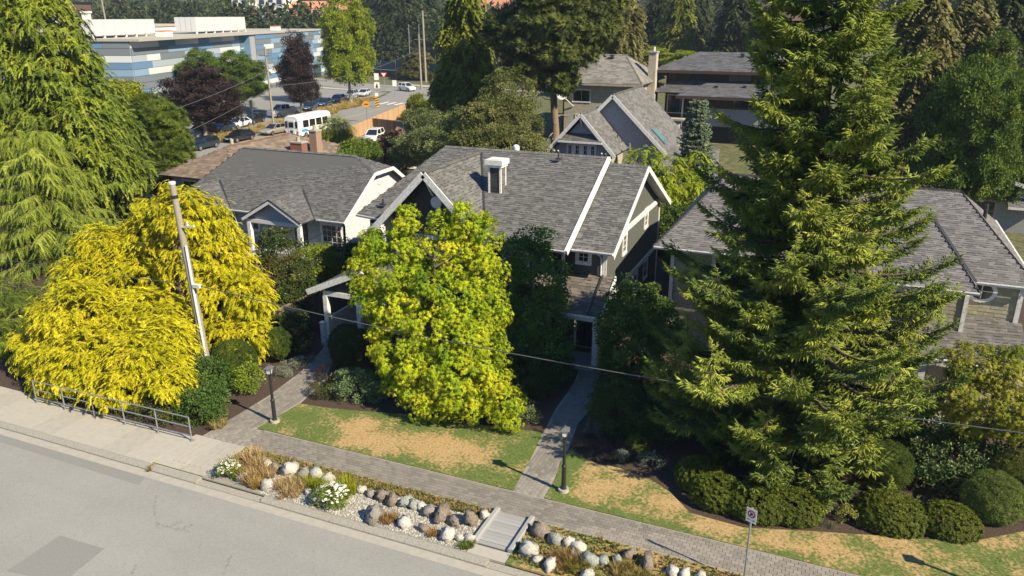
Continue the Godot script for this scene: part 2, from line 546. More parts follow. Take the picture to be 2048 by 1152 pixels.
func build_ground() -> void:
	M.lawn = textured(lawn_tex(), 1.0 / 32.0, 1.0, 4.0, M.fine)
	M.pavers = []
	for k in 4:
		var s := 0.84 + 0.09 * k
		M.pavers.append(grain(paint(0.285 * s, 0.258 * s, 0.224 * s, 0.95), M.fine, 1.3))
	# the ground sheet
	var xs := []
	var zs := []
	for x in [-1100, -800, -600, -450, -340, -260, -200, -160, -130, -110, -95, -80, -70, -62, -56, -50, -44, -38, -30, -20, -10, 0, 10, 20, 32, 50, 80, 120, 170, 240, 340, 480, 700, 1000]: xs.append(float(x))
	for z in [70, 20, -18.2, -18.35, -30, -45, -60, -66, -70, -75, -80, -85, -90, -95, -100, -104, -110, -120, -135, -150, -170, -190, -215, -240, -270, -300, -335, -370, -410, -460, -520, -600, -700, -820, -1000, -1300]: zs.append(float(z))
	var gm := MB.new()
	for i in xs.size() - 1:
		for j in zs.size() - 1:
			var p := []
			for o in [[0, 0], [1, 0], [1, 1], [0, 1]]:
				var x: float = xs[i + o[0]]
				var z: float = zs[j + o[1]]
				p.append(V(x, terr(x, z) - (0.22 if z > -18.3 else 0.03), z))
			gm.poly(p, Vector3.UP)
	setting("ground", gm.done(), M.earth)
	# carriageway, gutter and kerb
	setting("road", box_mesh(V(-90, -0.20, -17.62), V(60, -0.125, 22)), M.road)
	setting("road_patch", flat([[-60.0, -17.66], [-22.2, -17.64], [-22.0, -17.15], [-30.2, -17.25], [-60.0, -17.3]], -0.121), M.patch)
	setting("road_patch", flat([[-22.0, -12.1], [-22.05, -13.97], [-20.12, -14.05], [-19.95, -12.4]], -0.121), M.patch)
	var gut := setting("gutter", box_mesh(V(-90, -0.20, -17.98), V(60, -0.117, -17.62)), M.concrete2)
	gut.set_meta("kind", "structure")
	var kerb := Node3D.new()
	kerb.name = "kerb"
	add_child(kerb)
	kerb.set_meta("kind", "structure")
	var x0 := -52.0
	while x0 < 20.0:
		var l := 2.9
		var low := (x0 > -22.4 and x0 < -20.0) or (x0 > -10.8 and x0 < -7.2)
		var top := -0.075 if low else 0.012
		var m := MB.new()
		var y1 := top
		var p := [V(x0, -0.2, -17.98), V(x0, -0.06 + (top if low else 0.0) * 0.5, -17.985), V(x0, y1 - 0.03, -18.03), V(x0, y1, -18.07), V(x0, y1, -18.26), V(x0, -0.2, -18.26)]
		m.prism(p, V(l - 0.012, 0, 0))
		part(kerb, "kerb_stone", m.done(), M.kerb)
		x0 += l
	# concrete footway in slabs
	var walk := Node3D.new()
	walk.name = "concrete_sidewalk"
	add_child(walk)
	walk.set_meta("kind", "structure")
	x0 = -57.18
	var k := 0
	while x0 < -20.4:
		var x1: float = minf(x0 + 1.33, -20.1)
		if x1 - x0 < 0.3: break
		var m := MB.new()
		var ramp := 0.05 if x1 > -22.2 else 0.0
		m.prism([V(x0 + 0.013, -0.1, -18.27), V(x0 + 0.013, 0.010 - ramp, -18.27), V(x0 + 0.013, 0.016, -19.0), V(x0 + 0.013, 0.016, -20.42 if x1 < -22.2 else -20.58), V(x0 + 0.013, -0.1, -20.42 if x1 < -22.2 else -20.58)], V(x1 - x0 - 0.026, 0, 0))
		part(walk, "slab", m.done(), M.concrete if k % 3 else M.concrete2)
		k += 1
		x0 = x1
	# tactile grooves of the dropped kerb ramp
	for i in 6:
		part(walk, "ramp_rib", box_mesh(V(-21.95 + 0.26 * i, 0.012, -20.0), V(-21.90 + 0.26 * i, 0.024, -18.75)), M.concrete2)
	# beds, lawns, paths
	setting("planting_bed", flat([[-60.0, -20.44], [-22.3, -20.44], [-22.3, -21.9], [40.0, -21.9], [40.0, -60.0], [-60.0, -60.0]], -0.012), M.soil)
	setting("lawn", raised(LAWN_A, -0.02, 0.03), M.lawn)
	setting("lawn", raised(LAWN_B, -0.02, 0.03), M.lawn)
	setting("verge", raised([[-20.1, -20.58], [-9.36, -20.58], [-9.36, -20.15], [-14.5, -20.0], [-17.0, -20.12], [-19.9, -20.05]], -0.02, 0.022), M.lawn)
	setting("verge", raised([[-7.98, -20.58], [30.0, -20.58], [30.0, -18.28], [-7.98, -18.28]], -0.05, 0.014), M.lawn)
	setting("gravel_bed", raised([[-20.1, -18.28], [-9.36, -18.28], [-9.36, -20.2], [-20.1, -20.2]], -0.05, 0.002), M.gravel)
	var path := Node3D.new()
	path.name = "brick_path"
	add_child(path)
	path.set_meta("kind", "structure")
	part(path, "bedding", flat([[-20.3, -20.59], [30.0, -20.59], [30.0, -21.94], [-20.3, -21.94]], 0.006), M.gravel)
	pave(path, [[-20.35, -20.585], [9.0, -20.585], [9.0, -21.95], [-20.35, -21.95]], -0.004, true, 300)
	for w in [WALK_A, WALK_B]:
		var walkway := Node3D.new()
		walkway.name = numbered("garden_path")
		add_child(walkway)
		walkway.set_meta("kind", "structure")
		part(walkway, "bedding", flat(w, 0.004), M.gravel)
		pave(walkway, w, -0.006, false, 40)
	# loose stone over the gravel bed and verge
	var st := MB.new()
	for i in 5:
		st.colour = Color(1, 1, 1)
	var pebble := MB.new()
	pebble.lathe(Vector3.ZERO, [[0.5, 0.0], [0.42, 0.35], [0.0, 0.52]], 6)
	var spots := []
	var tints := []
	for i in 5200:
		var x := rf(-17.6, -9.5)
		var z := rf(-20.1, -18.32)
		var s := rf(0.03, 0.085)
		var kk := rf(0.22, 0.52)
		spots.append(Transform3D(Basis(Vector3.UP, rf(0, TAU)).scaled(V(s * rf(0.7, 1.3), s * 0.8, s)), V(x, 0.002, z)))
		tints.append(Color(kk, kk * 0.95, kk * 0.85))
	var mm := scatter(pebble.done(), spots, tints, M.tint)
	mm.name = "gravel"
	add_child(mm)
	tag(mm, "pale loose stone covering the bed between kerb and boulders", "gravel", "", "stuff")

func scatter(mesh: Mesh, spots: Array, tints: Array, material: Material) -> MultiMeshInstance3D:
	var mm := MultiMesh.new()
	mm.transform_format = MultiMesh.TRANSFORM_3D
	mm.use_colors = true
	mm.mesh = mesh
	mm.instance_count = spots.size()
	for i in spots.size():
		mm.set_instance_transform(i, spots[i])
		mm.set_instance_color(i, tints[i])
	var o := MultiMeshInstance3D.new()
	o.multimesh = mm
	o.material_override = material
	return o

# ---------------------------------------------------------------- street furniture
func build_street() -> void:
	# railing: two bars and a top rail on six posts
	var r := thing("railing", "galvanised steel pipe railing along the concrete sidewalk below the golden cypress", "railing", V(-31.05, 0, -20.0))
	var px := [0.0, 1.70, 3.42, 5.14, 6.93, 8.68]
	for x in px:
		var p := part(r, "post", tube_mesh([V(x, 0, -0.018 * x * 0.8), V(x, 1.08, -0.018 * x * 0.8)], 0.030), M.galv)
		part(p, "base_plate", box_mesh(V(x - 0.08, 0.012, -0.015 * x - 0.08), V(x + 0.08, 0.03, -0.015 * x + 0.08)), M.galv)
	for h in [1.06, 0.64, 0.24]:
		part(r, "rail", tube_mesh([V(0, h, 0), V(8.68, h, -0.125)], 0.026), M.galv)
	# street lamps
	var spots := [[V(-7.61, 0.03, -22.61), "black post lamp with lantern head beside the central walk, standing in the dry lawn"], [V(-20.31, 0.03, -22.63), "black post lamp at the green lawn corner near the golden cypress"], [V(6.46, 0.03, -22.58), "black post lamp at the lawn's far edge casting its shadow by the sheared mounds"]]
	for s in spots:
		var t := thing("street_lamp", s[1], "street lamp", s[0], 0.3, "post lamps along the brick path")
		var b := MB.new()
		b.lathe(Vector3.ZERO, [[0.0, 0.10], [0.17, 0.10], [0.19, 0.0]], 12)
		b.lathe(Vector3.ZERO, [[0.20, 0.0], [0.19, 0.11], [0.0, 0.115]], 14)
		part(t, "footing", b.done(), M.concrete2)
		b = MB.new()
		b.lathe(Vector3.ZERO, [[0.115, 0.11], [0.10, 0.16], [0.085, 0.20], [0.080, 0.95], [0.092, 0.98], [0.092, 1.02], [0.060, 1.08], [0.050, 2.12], [0.075, 2.15], [0.075, 2.19]], 14)
		part(t, "post", b.done(), M.black_metal)
		var head := part(t, "lantern", box_mesh(V(-0.11, 2.19, -0.11), V(0.11, 2.21, 0.11)), M.black_metal)
		for i in [-1, 1]:
			for j in [-1, 1]:
				part(head, "lantern_bar", bar(V(0.085 * i, 2.2, 0.085 * j), V(0.125 * i, 2.46, 0.125 * j), 0.018, 0.018, Vector3.RIGHT), M.black_metal)
		b = MB.new()
		b.loft([[V(-0.075, 2.215, -0.075), V(0.075, 2.215, -0.075), V(0.075, 2.215, 0.075), V(-0.075, 2.215, 0.075)], [V(-0.11, 2.45, -0.11), V(0.11, 2.45, -0.11), V(0.11, 2.45, 0.11), V(-0.11, 2.45, 0.11)]])
		part(head, "lamp_glass", b.done(), M.frost)
		b = MB.new()
		b.loft([[V(-0.17, 2.46, -0.17), V(0.17, 2.46, -0.17), V(0.17, 2.46, 0.17), V(-0.17, 2.46, 0.17)], [V(-0.17, 2.475, -0.17), V(0.17, 2.475, -0.17), V(0.17, 2.475, 0.17), V(-0.17, 2.475, 0.17)], [V(-0.06, 2.56, -0.06), V(0.06, 2.56, -0.06), V(0.06, 2.56, 0.06), V(-0.06, 2.56, 0.06)]])
		b.lathe(V(0, 2.56, 0), [[0.035, 0.0], [0.03, 0.05], [0.0, 0.07]], 8)
		part(head, "lantern_roof", b.done(), M.lamp_roof)
	# no-stopping sign
	var sg := thing("parking_sign", "white no stopping sign with red ring and arrows on a galvanised post", "sign", V(-1.09, 0.015, -20.26))
	part(sg, "post", tube_mesh([V(0, 0, 0), V(0, 2.62, 0)], 0.030), M.galv)
	var plate := Node3D.new()
	plate.name = "sign_plate"
	sg.add_child(plate)
	plate.position = V(0, 2.37, 0.045)
	plate.rotation.y = deg_to_rad(-22)
	part(plate, "board", box_mesh(V(-0.16, -0.23, -0.004), V(0.16, 0.23, 0.004)), M.sign_white)
	var ring := MB.new()
	for i in 28:
		var a := TAU * i / 28
		var b := TAU * (i + 1) / 28
		ring.poly([V(cos(a) * 0.085, 0.05 + sin(a) * 0.085, 0.006), V(cos(b) * 0.085, 0.05 + sin(b) * 0.085, 0.006), V(cos(b) * 0.125, 0.05 + sin(b) * 0.125, 0.006), V(cos(a) * 0.125, 0.05 + sin(a) * 0.125, 0.006)], Vector3.BACK)
	ring.obox(V(-0.085, 0.12, 0.0062), V(0.17, -0.155, 0), V(0.02, 0.022, 0), V(0, 0, 0.001))
	part(plate, "red_ring", ring.done(), M.sign_red)
	var blk := MB.new()
	blk.poly([V(-0.065, -0.01, 0.005), V(-0.02, -0.02, 0.005), V(0.055, 0.06, 0.005), V(0.03, 0.11, 0.005), V(-0.03, 0.10, 0.005)], Vector3.BACK)
	part(plate, "symbol", blk.done(), M.sign_black)
	for s in [-1, 1]:
		var ar := MB.new()
		ar.tri(V(0.13 * s, -0.145, 0.005), V(0.075 * s, -0.115, 0.005), V(0.075 * s, -0.175, 0.005), Vector3.BACK)
		ar.obox(V(0.045 * s - 0.02, -0.152, 0.004), V(0.05, 0, 0), V(0, 0.014, 0), V(0, 0, 0.001))
		part(plate, "arrow", ar.done(), M.sign_black)
	# plank bridge over the swale
	var br := thing("plank_bridge", "grey weathered plank footbridge between the kerb and the brick path", "bridge", V(-8.665, 0, -19.7))
	for i in 10:
		var z := -0.86 + i * 0.176
		part(br, "plank", box_mesh(V(-0.54, -0.01 + 0.002 * (i % 2), z), V(0.54, 0.035 + 0.003 * (i % 3), z + 0.166)), M.deck[i % 3])
	for s in [-1, 1]:
		var kb := MB.new()
		kb.bevel_box(V(0.54 if s > 0 else -0.72, -0.05, -0.98), V(0.72 if s > 0 else -0.54, 0.16, 0.92), 0.03)
		part(br, "side_beam", kb.done(), M.deck[1])
	part(br, "concrete_apron", box_mesh(V(-0.66, -0.08, 0.94), V(0.66, 0.006, 1.42)), M.concrete)
	# front utility pole with the fittings seen on it
	var up := thing("utility_pole", "weathered grey timber utility pole in front of the golden cypress with white conduit", "utility pole", V(-26.81, 0, -25.69))
	var top := V(-0.50, 8.95, 0.05)
	part(up, "pole", tube_mesh([V(0.03, -0.2, 0), V(-0.22, 4.3, 0.02), top], 0.20, 0.135, 14), M.pole)
	var cap := MB.new()
	cap.lathe(top, [[0.155, -0.06], [0.165, 0.02], [0.14, 0.06], [0.0, 0.075]], 12)
	part(up, "cap", cap.done(), M.trim_grey)
	part(up, "conduit", tube_mesh([V(0.16, 0.3, 0.14), V(0.0, 3.2, 0.15), V(-0.12, 6.1, 0.14)], 0.062, 0.055, 8), M.white)
	part(up, "crossarm", bar(V(-0.3, 6.95, 0.1), V(0.5, 7.07, 0.1), 0.07, 0.07), M.trim_grey)
	var ins := MB.new()
	ins.lathe(V(0.12, 7.04, 0.1), [[0.035, 0.0], [0.06, 0.05], [0.035, 0.1], [0.06, 0.15], [0.0, 0.22]], 8)
	part(up, "insulator", ins.done(), M.trim_grey)
	for i in 3:
		part(up, "bracket", bar(V(-0.58, 5.95 - 0.3 * i, 0.1), V(-0.3, 5.9 - 0.3 * i, 0.1), 0.05, 0.08), M.trim_grey)
	part(up, "junction_box", box_mesh(V(0.02, 4.14, 0.05), V(0.40, 4.30, 0.22)), M.trim_grey)
	part(up, "steel_band", tube_mesh([V(-0.457, 8.25, 0.045), V(-0.466, 8.4, 0.047)], 0.152, 0.152, 12), M.black_metal)
	# the telephone cable from the pole over the front gardens, and its splice case
	var a := V(-26.75, 4.25, -25.6)
	var e := V(16.0, 4.55, -25.6)
	cable("overhead_cable", "thick black telephone cable strung from the pole across the front gardens", a, e, 0.86, 0.021)
	var sc := thing("splice_case", "ribbed black splice case hanging below the overhead cable", "splice case", cable_at(a, e, 0.86, 0.125) + V(0, -0.10, 0), atan2(-(e.z - a.z), e.x - a.x))
	var cs := MB.new()
	cs.tube([V(-0.33, 0.035, 0), V(-0.27, 0.02, 0), V(0.27, 0, 0), V(0.33, -0.01, 0)], [0.04, 0.095, 0.095, 0.04], 10)
	part(sc, "case", cs.done(), M.black_metal)
	for i in 4:
		part(sc, "band", tube_mesh([V(-0.2 + 0.13 * i, 0.012 - 0.006 * i, 0), V(-0.17 + 0.13 * i, 0.012 - 0.006 * i, 0)], 0.104, 0.104, 10), M.flash)
	cable("overhead_cable", "thin cable running from the pole over the golden cypress towards the cedars", V(-27.0, 4.2, -25.65), V(-70.0, 5.6, -25.0), 0.8, 0.018)
	cable("overhead_cable", "drop wire from the overhead cable down to the porch of the dark house", cable_at(a, e, 0.86, 0.20), V(-20.8, 2.4, -33.8), 0.7, 0.012)

func cable_at(a: Vector3, b: Vector3, sag: float, t: float) -> Vector3:
	return a.lerp(b, t) - V(0, sag * 4.0 * t * (1.0 - t), 0)

func cable(called: String, label: String, a: Vector3, b: Vector3, sag: float, rad: float) -> void:
	var pts := []
	for i in 41:
		pts.append(cable_at(a, b, sag, i / 40.0))
	tag(part(self, called, tube_mesh(pts, rad, -1.0, 6), M.cable), label, "cable", "overhead cables")

# ---------------------------------------------------------------- houses
var tab_mesh: ArrayMesh

func shingle_tab(b: MB, o: Vector3, u: Vector3, v: Vector3, n: Vector3, w: float, l: float, t: float) -> void:
	# one tab: thick at its lower edge, running out to nothing under the course above
	var a0 := o
	var a1 := o + u * w
	var f0 := a0 + n * t
	var f1 := a1 + n * t
	var k0 := a0 + v * l + n * 0.001
	var k1 := a1 + v * l + n * 0.001
	b.poly([f0, f1, k1, k0], n)
	b.poly([a0, a1, f1, f0], -v)
	b.tri(a0, f0, k0, -u)
	b.tri(a1, f1, k1, u)

func span(q: Array, y: float) -> Array:
	# where the level y crosses the convex outline q (2-D): [least x, greatest x]
	var lo := 1e9
	var hi := -1e9
	for i in q.size():
		var a: Vector2 = q[i]
		var b: Vector2 = q[(i + 1) % q.size()]
		if (a.y - y) * (b.y - y) <= 0.0 and absf(a.y - b.y) > 1e-6:
			var x := lerpf(a.x, b.x, (y - a.y) / (b.y - a.y))
			lo = minf(lo, x)
			hi = maxf(hi, x)
	return [lo, hi]

func shingles(parent: Node3D, p: Array, out: Vector3, base: Color, expo: float, width: float, t: float, vary: float, n_parts: int, called := "shingle") -> void:
	# p: convex outline, its first edge the lowest and level
	if tab_mesh == null:
		var tb := MB.new()
		shingle_tab(tb, Vector3.ZERO, Vector3.RIGHT, Vector3.FORWARD, Vector3.UP, 1.0, 1.0, 1.0)
		tab_mesh = tb.done()
	var nn: Vector3 = (p[1] - p[0]).cross(p[2] - p[1]).normalized()
	var n := nn if nn.dot(out) > 0.0 else -nn
	var u := Vector3.UP.cross(n).normalized()   # courses run level
	if u.dot(p[1] - p[0]) < 0.0: u = -u
	var v := n.cross(u).normalized()
	if v.y < 0.0: v = -v
	var q := []
	var top := -1e9
	var low := 1e9
	for a in p:
		var d: Vector3 = a - p[0]
		q.append(Vector2(d.dot(u), d.dot(v)))
		top = maxf(top, d.dot(v))
		low = minf(low, d.dot(v))
	var mats := []
	if n_parts > 0:
		for k in 4:
			var s := 1.0 + vary * (k - 1.5) / 1.5
			mats.append(grain(paint(base.r * s, base.g * s, base.b * s, 0.95), M.fine, 2.0))
	var rest := MB.new()
	var y := low
	var made := 0
	while y < top - 0.02:
		var e := span(q, minf(y + expo * 0.5, top - 0.01))
		var x: float = e[0] - rf(0.0, width)
		while x < e[1]:
			var w := width * rf(0.55, 1.45)
			var x0: float = maxf(x, e[0])
			var x1: float = minf(x + w, e[1])
			x += w
			if x1 - x0 < 0.03: continue
			var tt := t * rf(0.5, 1.2)
			var l: float = minf(expo * 1.25, top - y)
			var o: Vector3 = p[0] + u * (x0 + 0.003) + v * (y + rf(-0.006, 0.006)) + n * 0.003
			if made < n_parts:
				var s := part(parent, called, tab_mesh, mats[rng.randi() % 4])
				s.transform = Transform3D(Basis(u * (x1 - x0 - 0.006), n * tt, -v * l), o)
				made += 1
			else:
				var k := 1.0 + vary * rf(-1.0, 1.0)
				rest.colour = Color(base.r * k, base.g * k, base.b * k)
				shingle_tab(rest, o, u, v, n, x1 - x0 - 0.006, l, tt)
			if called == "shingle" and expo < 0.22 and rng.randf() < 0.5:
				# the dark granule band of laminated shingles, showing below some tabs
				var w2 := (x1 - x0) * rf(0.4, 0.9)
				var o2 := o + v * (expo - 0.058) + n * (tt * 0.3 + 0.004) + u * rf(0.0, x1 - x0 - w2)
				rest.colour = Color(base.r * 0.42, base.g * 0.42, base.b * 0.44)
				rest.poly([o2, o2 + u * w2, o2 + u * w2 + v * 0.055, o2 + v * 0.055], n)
		y += expo
	part(parent, called + "s", rest.done(), M.tint_rough, Vector3.ZERO, "stuff")

func roof_face(house: Node3D, p: Array, out: Vector3, base: Color, n_parts := 0, expo := 0.16, width := 0.30) -> MeshInstance3D:
	var b := MB.new()
	var nn: Vector3 = (p[1] - p[0]).cross(p[2] - p[1]).normalized()
	if nn.dot(out) < 0.0: nn = -nn
	b.prism(p, -nn * 0.10)
	var r := part(house, "roof", b.done(), grain(paint(base.r * 0.8, base.g * 0.8, base.b * 0.8, 0.95), M.fine, 2.0))
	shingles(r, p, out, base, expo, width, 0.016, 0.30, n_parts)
	return r

func ridge_caps(roof: Node3D, a: Vector3, b: Vector3, base: Color, w := 0.16) -> void:
	# overlapping cap tabs along a ridge or hip
	var m := MB.new()
	var d := (b - a)
	var l := d.length()
	d = d / l
	var s := d.cross(Vector3.UP).normalized() * w
	var k := int(l / 0.2)
	for i in k:
		var o := a + d * (l * i / k)
		var s2 := 1.0 + rf(-0.25, 0.25)
		m.colour = Color(base.r * s2, base.g * s2, base.b * s2)
		var e := d * (l / k * 1.15)
		m.poly([o - s - V(0, 0.055, 0), o + V(0, 0.04, 0), o + e + V(0, 0.018, 0), o + e - s - V(0, 0.075, 0)], V(0, 1, 0) - s)
		m.poly([o + s - V(0, 0.055, 0), o + V(0, 0.04, 0), o + e + V(0, 0.018, 0), o + e + s - V(0, 0.075, 0)], V(0, 1, 0) + s)
		m.tri(o - s - V(0, 0.055, 0), o + V(0, 0.04, 0), o + s - V(0, 0.055, 0), -d)
	part(roof, "ridge_cap", m.done(), M.tint_rough)

func window(house: Node3D, c: Vector3, r: Vector3, w: float, h: float, cols: int, rows: int, trim := 0.10, trim_m: Material = null, up := Vector3.UP) -> Node3D:
	# c: middle of the opening on the wall face; r: to the window's right seen from outside
	var o := r.cross(up).normalized()
	var m := Node3D.new()
	m.name = "window"
	house.add_child(m, true)
	var tm: Material = trim_m if trim_m else M.white
	var g := MB.new()
	g.obox(c - r * w * 0.5 - up * h * 0.5 - o * 0.02, r * w, up * h, o * 0.03)
	part(m, "pane", g.done(), M.glass)
	var f := MB.new()
	if trim > 0.0:
		f.obox(c - r * (w * 0.5 + trim) + up * h * 0.5 - o * 0.02, r * (w + 2 * trim), up * trim * 1.15, o * 0.07)
		f.obox(c - r * (w * 0.5 + trim) - up * (h * 0.5 + trim) - o * 0.02, r * (w + 2 * trim), up * trim, o * 0.085)
		for s in [-1, 1]:
			f.obox(c + r * (s * (w * 0.5 + trim * 0.5) - trim * 0.5) - up * h * 0.5 - o * 0.02, r * trim, up * h, o * 0.065)
		part(m, "frame", f.done(), tm)
	f = MB.new()
	for s in [-1, 1]:
		f.obox(c + r * (s * (w * 0.5 - 0.025) - 0.025) - up * h * 0.5, r * 0.05, up * h, o * 0.035)
		f.obox(c - r * (w * 0.5 - 0.05) + up * (s * (h * 0.5 - 0.025) - 0.025), r * (w - 0.1), up * 0.05, o * 0.034)
	part(m, "sash", f.done(), tm)
	for i in range(1, cols):
		f = MB.new()
		f.obox(c + r * (w * (float(i) / cols - 0.5) - 0.012) - up * (h * 0.5 - 0.05), r * 0.024, up * (h - 0.1), o * 0.026)
		part(m, "muntin", f.done(), tm)
	for i in range(1, rows):
		f = MB.new()
		f.obox(c + up * (h * (float(i) / rows - 0.5) - 0.012) - r * (w * 0.5 - 0.05), r * (w - 0.1), up * 0.024, o * 0.024)
		part(m, "muntin", f.done(), tm)
	return m

func wall(house: Node3D, p: Array, out: Vector3, material: Material, called := "wall", t := 0.16) -> MeshInstance3D:
	var b := MB.new()
	b.prism(p, -out.normalized() * t)
	return part(house, called, b.done(), material)

func lap_boards(parent: Node3D, p: Array, out: Vector3, expo: float, material: Material, called := "siding_board") -> void:
	# clapboards on the convex wall outline p (first edge level at the bottom)
	var u: Vector3 = (p[1] - p[0]).normalized()
	var n := out.normalized()
	var v := Vector3.UP
	var q := []
	var top := 0.0
	for a in p:
		var d: Vector3 = a - p[0]
		q.append(Vector2(d.dot(u), d.dot(v)))
		top = maxf(top, d.dot(v))
	var y := 0.0
	while y < top - 0.03:
		var y1 := minf(y + expo, top - 0.005)
		var e := span(q, y + 0.003)
		var f := span(q, y1 - 0.003)
		if e[1] - e[0] > 0.05 and f[1] - f[0] > 0.02:
			var b := MB.new()
			var o: Vector3 = p[0]
			var a0: Vector3 = o + u * e[0] + v * y
			var a1: Vector3 = o + u * e[1] + v * y
			var c1: Vector3 = o + u * f[1] + v * y1
			var c0: Vector3 = o + u * f[0] + v * y1
			b.poly([a0 + n * 0.026, a1 + n * 0.026, c1 + n * 0.004, c0 + n * 0.004], n)
			b.poly([a0, a1, a1 + n * 0.026, a0 + n * 0.026], -v)
			part(parent, called, b.done(), material)
		y += expo

func gutter(house: Node3D, a: Vector3, b: Vector3, out: Vector3, material: Material) -> void:
	var m := MB.new()
	var o := out.normalized()
	m.prism([a, a + o * 0.11 + V(0, 0.02, 0), a + o * 0.12 - V(0, 0.03, 0), a + o * 0.09 - V(0, 0.12, 0), a - V(0, 0.14, 0)], b - a)
	part(house, "gutter", m.done(), material)

func build_houses() -> void:
	main_house()
	bungalow()
	neighbour_house()
	carriage_house()
	stucco_house()
	modern_house()
	shake_house()
	corner_garage()

func main_house() -> void:
	var h := thing("dark_house", "two storey charcoal house with white trim, grey shingle roof and boxed chimney", "house")
	var rc := Color(0.148, 0.146, 0.142)
	# walls
	wall(h, [V(-23.2, 0, -34.9), V(-11.5, 0, -34.9), V(-11.5, 5.4, -34.9), V(-23.2, 5.4, -34.9)], Vector3.BACK, M.navy)
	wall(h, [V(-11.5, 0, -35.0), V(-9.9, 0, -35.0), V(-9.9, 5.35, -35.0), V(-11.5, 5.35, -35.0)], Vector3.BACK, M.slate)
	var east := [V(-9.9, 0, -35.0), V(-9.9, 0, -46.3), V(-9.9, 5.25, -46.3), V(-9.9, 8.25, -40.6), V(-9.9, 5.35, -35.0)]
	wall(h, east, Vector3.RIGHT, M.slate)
	wall(h, [V(-23.2, 0, -34.9), V(-23.2, 0, -46.3), V(-23.2, 5.5, -46.3), V(-23.2, 5.5, -34.9)], Vector3.LEFT, M.navy)
	wall(h, [V(-23.2, 0, -46.3), V(-9.9, 0, -46.3), V(-9.9, 5.3, -46.3), V(-23.2, 5.3, -46.3)], Vector3.FORWARD, M.navy)
	# front gable wall
	wall(h, [V(-22.15, 0, -34.3), V(-16.1, 0, -34.3), V(-16.1, 5.5, -34.3), V(-19.1, 8.3, -34.3), V(-22.15, 5.4, -34.3)], Vector3.BACK, M.navy, "gable_wall", 0.5)
	# roof: main slope, left hip, back, and the lower bay at the east end
	var rg := 8.75
	var r := roof_face(h, [V(-23.9, 5.82, -34.75), V(-11.59, 5.40, -33.9), V(-11.59, rg, -40.6), V(-21.46, rg, -40.6)], V(0, 1, 0.5), rc, 0)
	ridge_caps(r, V(-21.46, rg + 0.02, -40.6), V(-11.59, rg + 0.02, -40.6), rc)
	roof_face(h, [V(-11.59, 5.4, -47.3), V(-23.9, 5.6, -47.0), V(-21.46, rg, -40.6), V(-11.59, rg, -40.6)], V(0, 1, -0.5), rc, 0, 0.32, 0.6)
	roof_face(h, [V(-23.9, 5.6, -47.0), V(-23.9, 5.82, -34.75), V(-21.46, rg, -40.6)], V(-1, 0.6, 0), rc, 0, 0.32, 0.6)
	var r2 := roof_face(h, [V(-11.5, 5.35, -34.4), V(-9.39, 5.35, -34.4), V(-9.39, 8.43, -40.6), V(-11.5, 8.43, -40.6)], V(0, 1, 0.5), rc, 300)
	ridge_caps(r2, V(-11.5, 8.45, -40.6), V(-9.39, 8.45, -40.6), rc)
	roof_face(h, [V(-9.39, 5.3, -46.85), V(-11.5, 5.3, -46.85), V(-11.5, 8.43, -40.6), V(-9.39, 8.43, -40.6)], V(0, 1, -0.5), rc, 0, 0.32, 0.6)
	# cross gable
	var ax := -19.1
	var gl := roof_face(h, [V(-22.55, 5.15, -34.75), V(-22.55, 5.15, -33.7), V(ax, 8.62, -33.7), V(ax, 8.62, -40.5)], V(-1, 1, 0), rc)
	var gr := roof_face(h, [V(-15.6, 5.12, -33.7), V(-15.6, 5.12, -33.9), V(ax, 8.62, -40.4), V(ax, 8.62, -33.7)], V(1, 1, 0), rc)
	ridge_caps(gl, V(ax, 8.64, -33.7), V(ax, 8.64, -40.4), Color(0.14, 0.132, 0.125))
	part(gr, "valley_flashing", bar(V(-15.75, 5.42, -33.95), V(-18.95, 8.62, -40.35), 0.26, 0.02, V(0.3, 1, 0.4)), M.flash)
	# barge boards
	for e in [[V(-22.6, 5.0, -33.66), V(ax, 8.5, -33.66)], [V(ax, 8.5, -33.66), V(-15.55, 4.98, -33.66)]]:
		part(h, "barge_board", bar(e[0], e[1], 0.06, 0.34, Vector3.UP), M.white)
	for e in [[V(-9.36, 5.15, -34.3), V(-9.36, 8.32, -40.6)], [V(-9.36, 8.32, -40.6), V(-9.36, 5.1, -46.95)]]:
		part(h, "barge_board", bar(e[0], e[1], 0.06, 0.26, Vector3.UP), M.white)
	part(h, "barge_board", bar(V(-11.56, 5.28, -33.8), V(-11.56, 8.70, -40.62), 0.16, 0.26, Vector3.UP), M.white)
	part(h, "soffit", bar(V(-9.62, 8.16, -40.7), V(-9.62, 5.1, -46.75), 0.5, 0.02, Vector3.UP), M.trim_grey)
	# eaves
	gutter(h, V(-11.45, 5.36, -34.36), V(-9.4, 5.36, -34.36), Vector3.BACK, M.white)
	gutter(h, V(-15.7, 5.42, -33.86), V(-11.62, 5.38, -33.86), Vector3.BACK, M.white)
	gutter(h, V(-23.9, 5.80, -34.73), V(-22.3, 5.72, -34.62), Vector3.BACK, M.trim_grey)
	part(h, "soffit", box_mesh(V(-11.45, 5.2, -34.98), V(-9.45, 5.23, -34.4)), M.white)
	part(h, "downpipe", tube_mesh([V(-10.22, 5.25, -34.4), V(-10.15, 5.05, -34.75), V(-10.12, 4.9, -34.9), V(-10.12, 4.0, -34.9)], 0.045), M.white)
	# white corner boards and belts
	part(h, "corner_board", box_mesh(V(-10.06, 3.9, -35.0), V(-9.86, 5.3, -34.95)), M.white)
	part(h, "corner_board", box_mesh(V(-9.9, 0.0, -46.34), V(-9.86, 5.25, -46.15)), M.white)
	part(h, "belt_course", box_mesh(V(-9.9, 5.33, -46.3), V(-9.84, 5.62, -36.1)), M.white)
	part(h, "belt_course", box_mesh(V(-9.9, 2.5, -46.3), V(-9.82, 2.72, -35.0)), M.white)
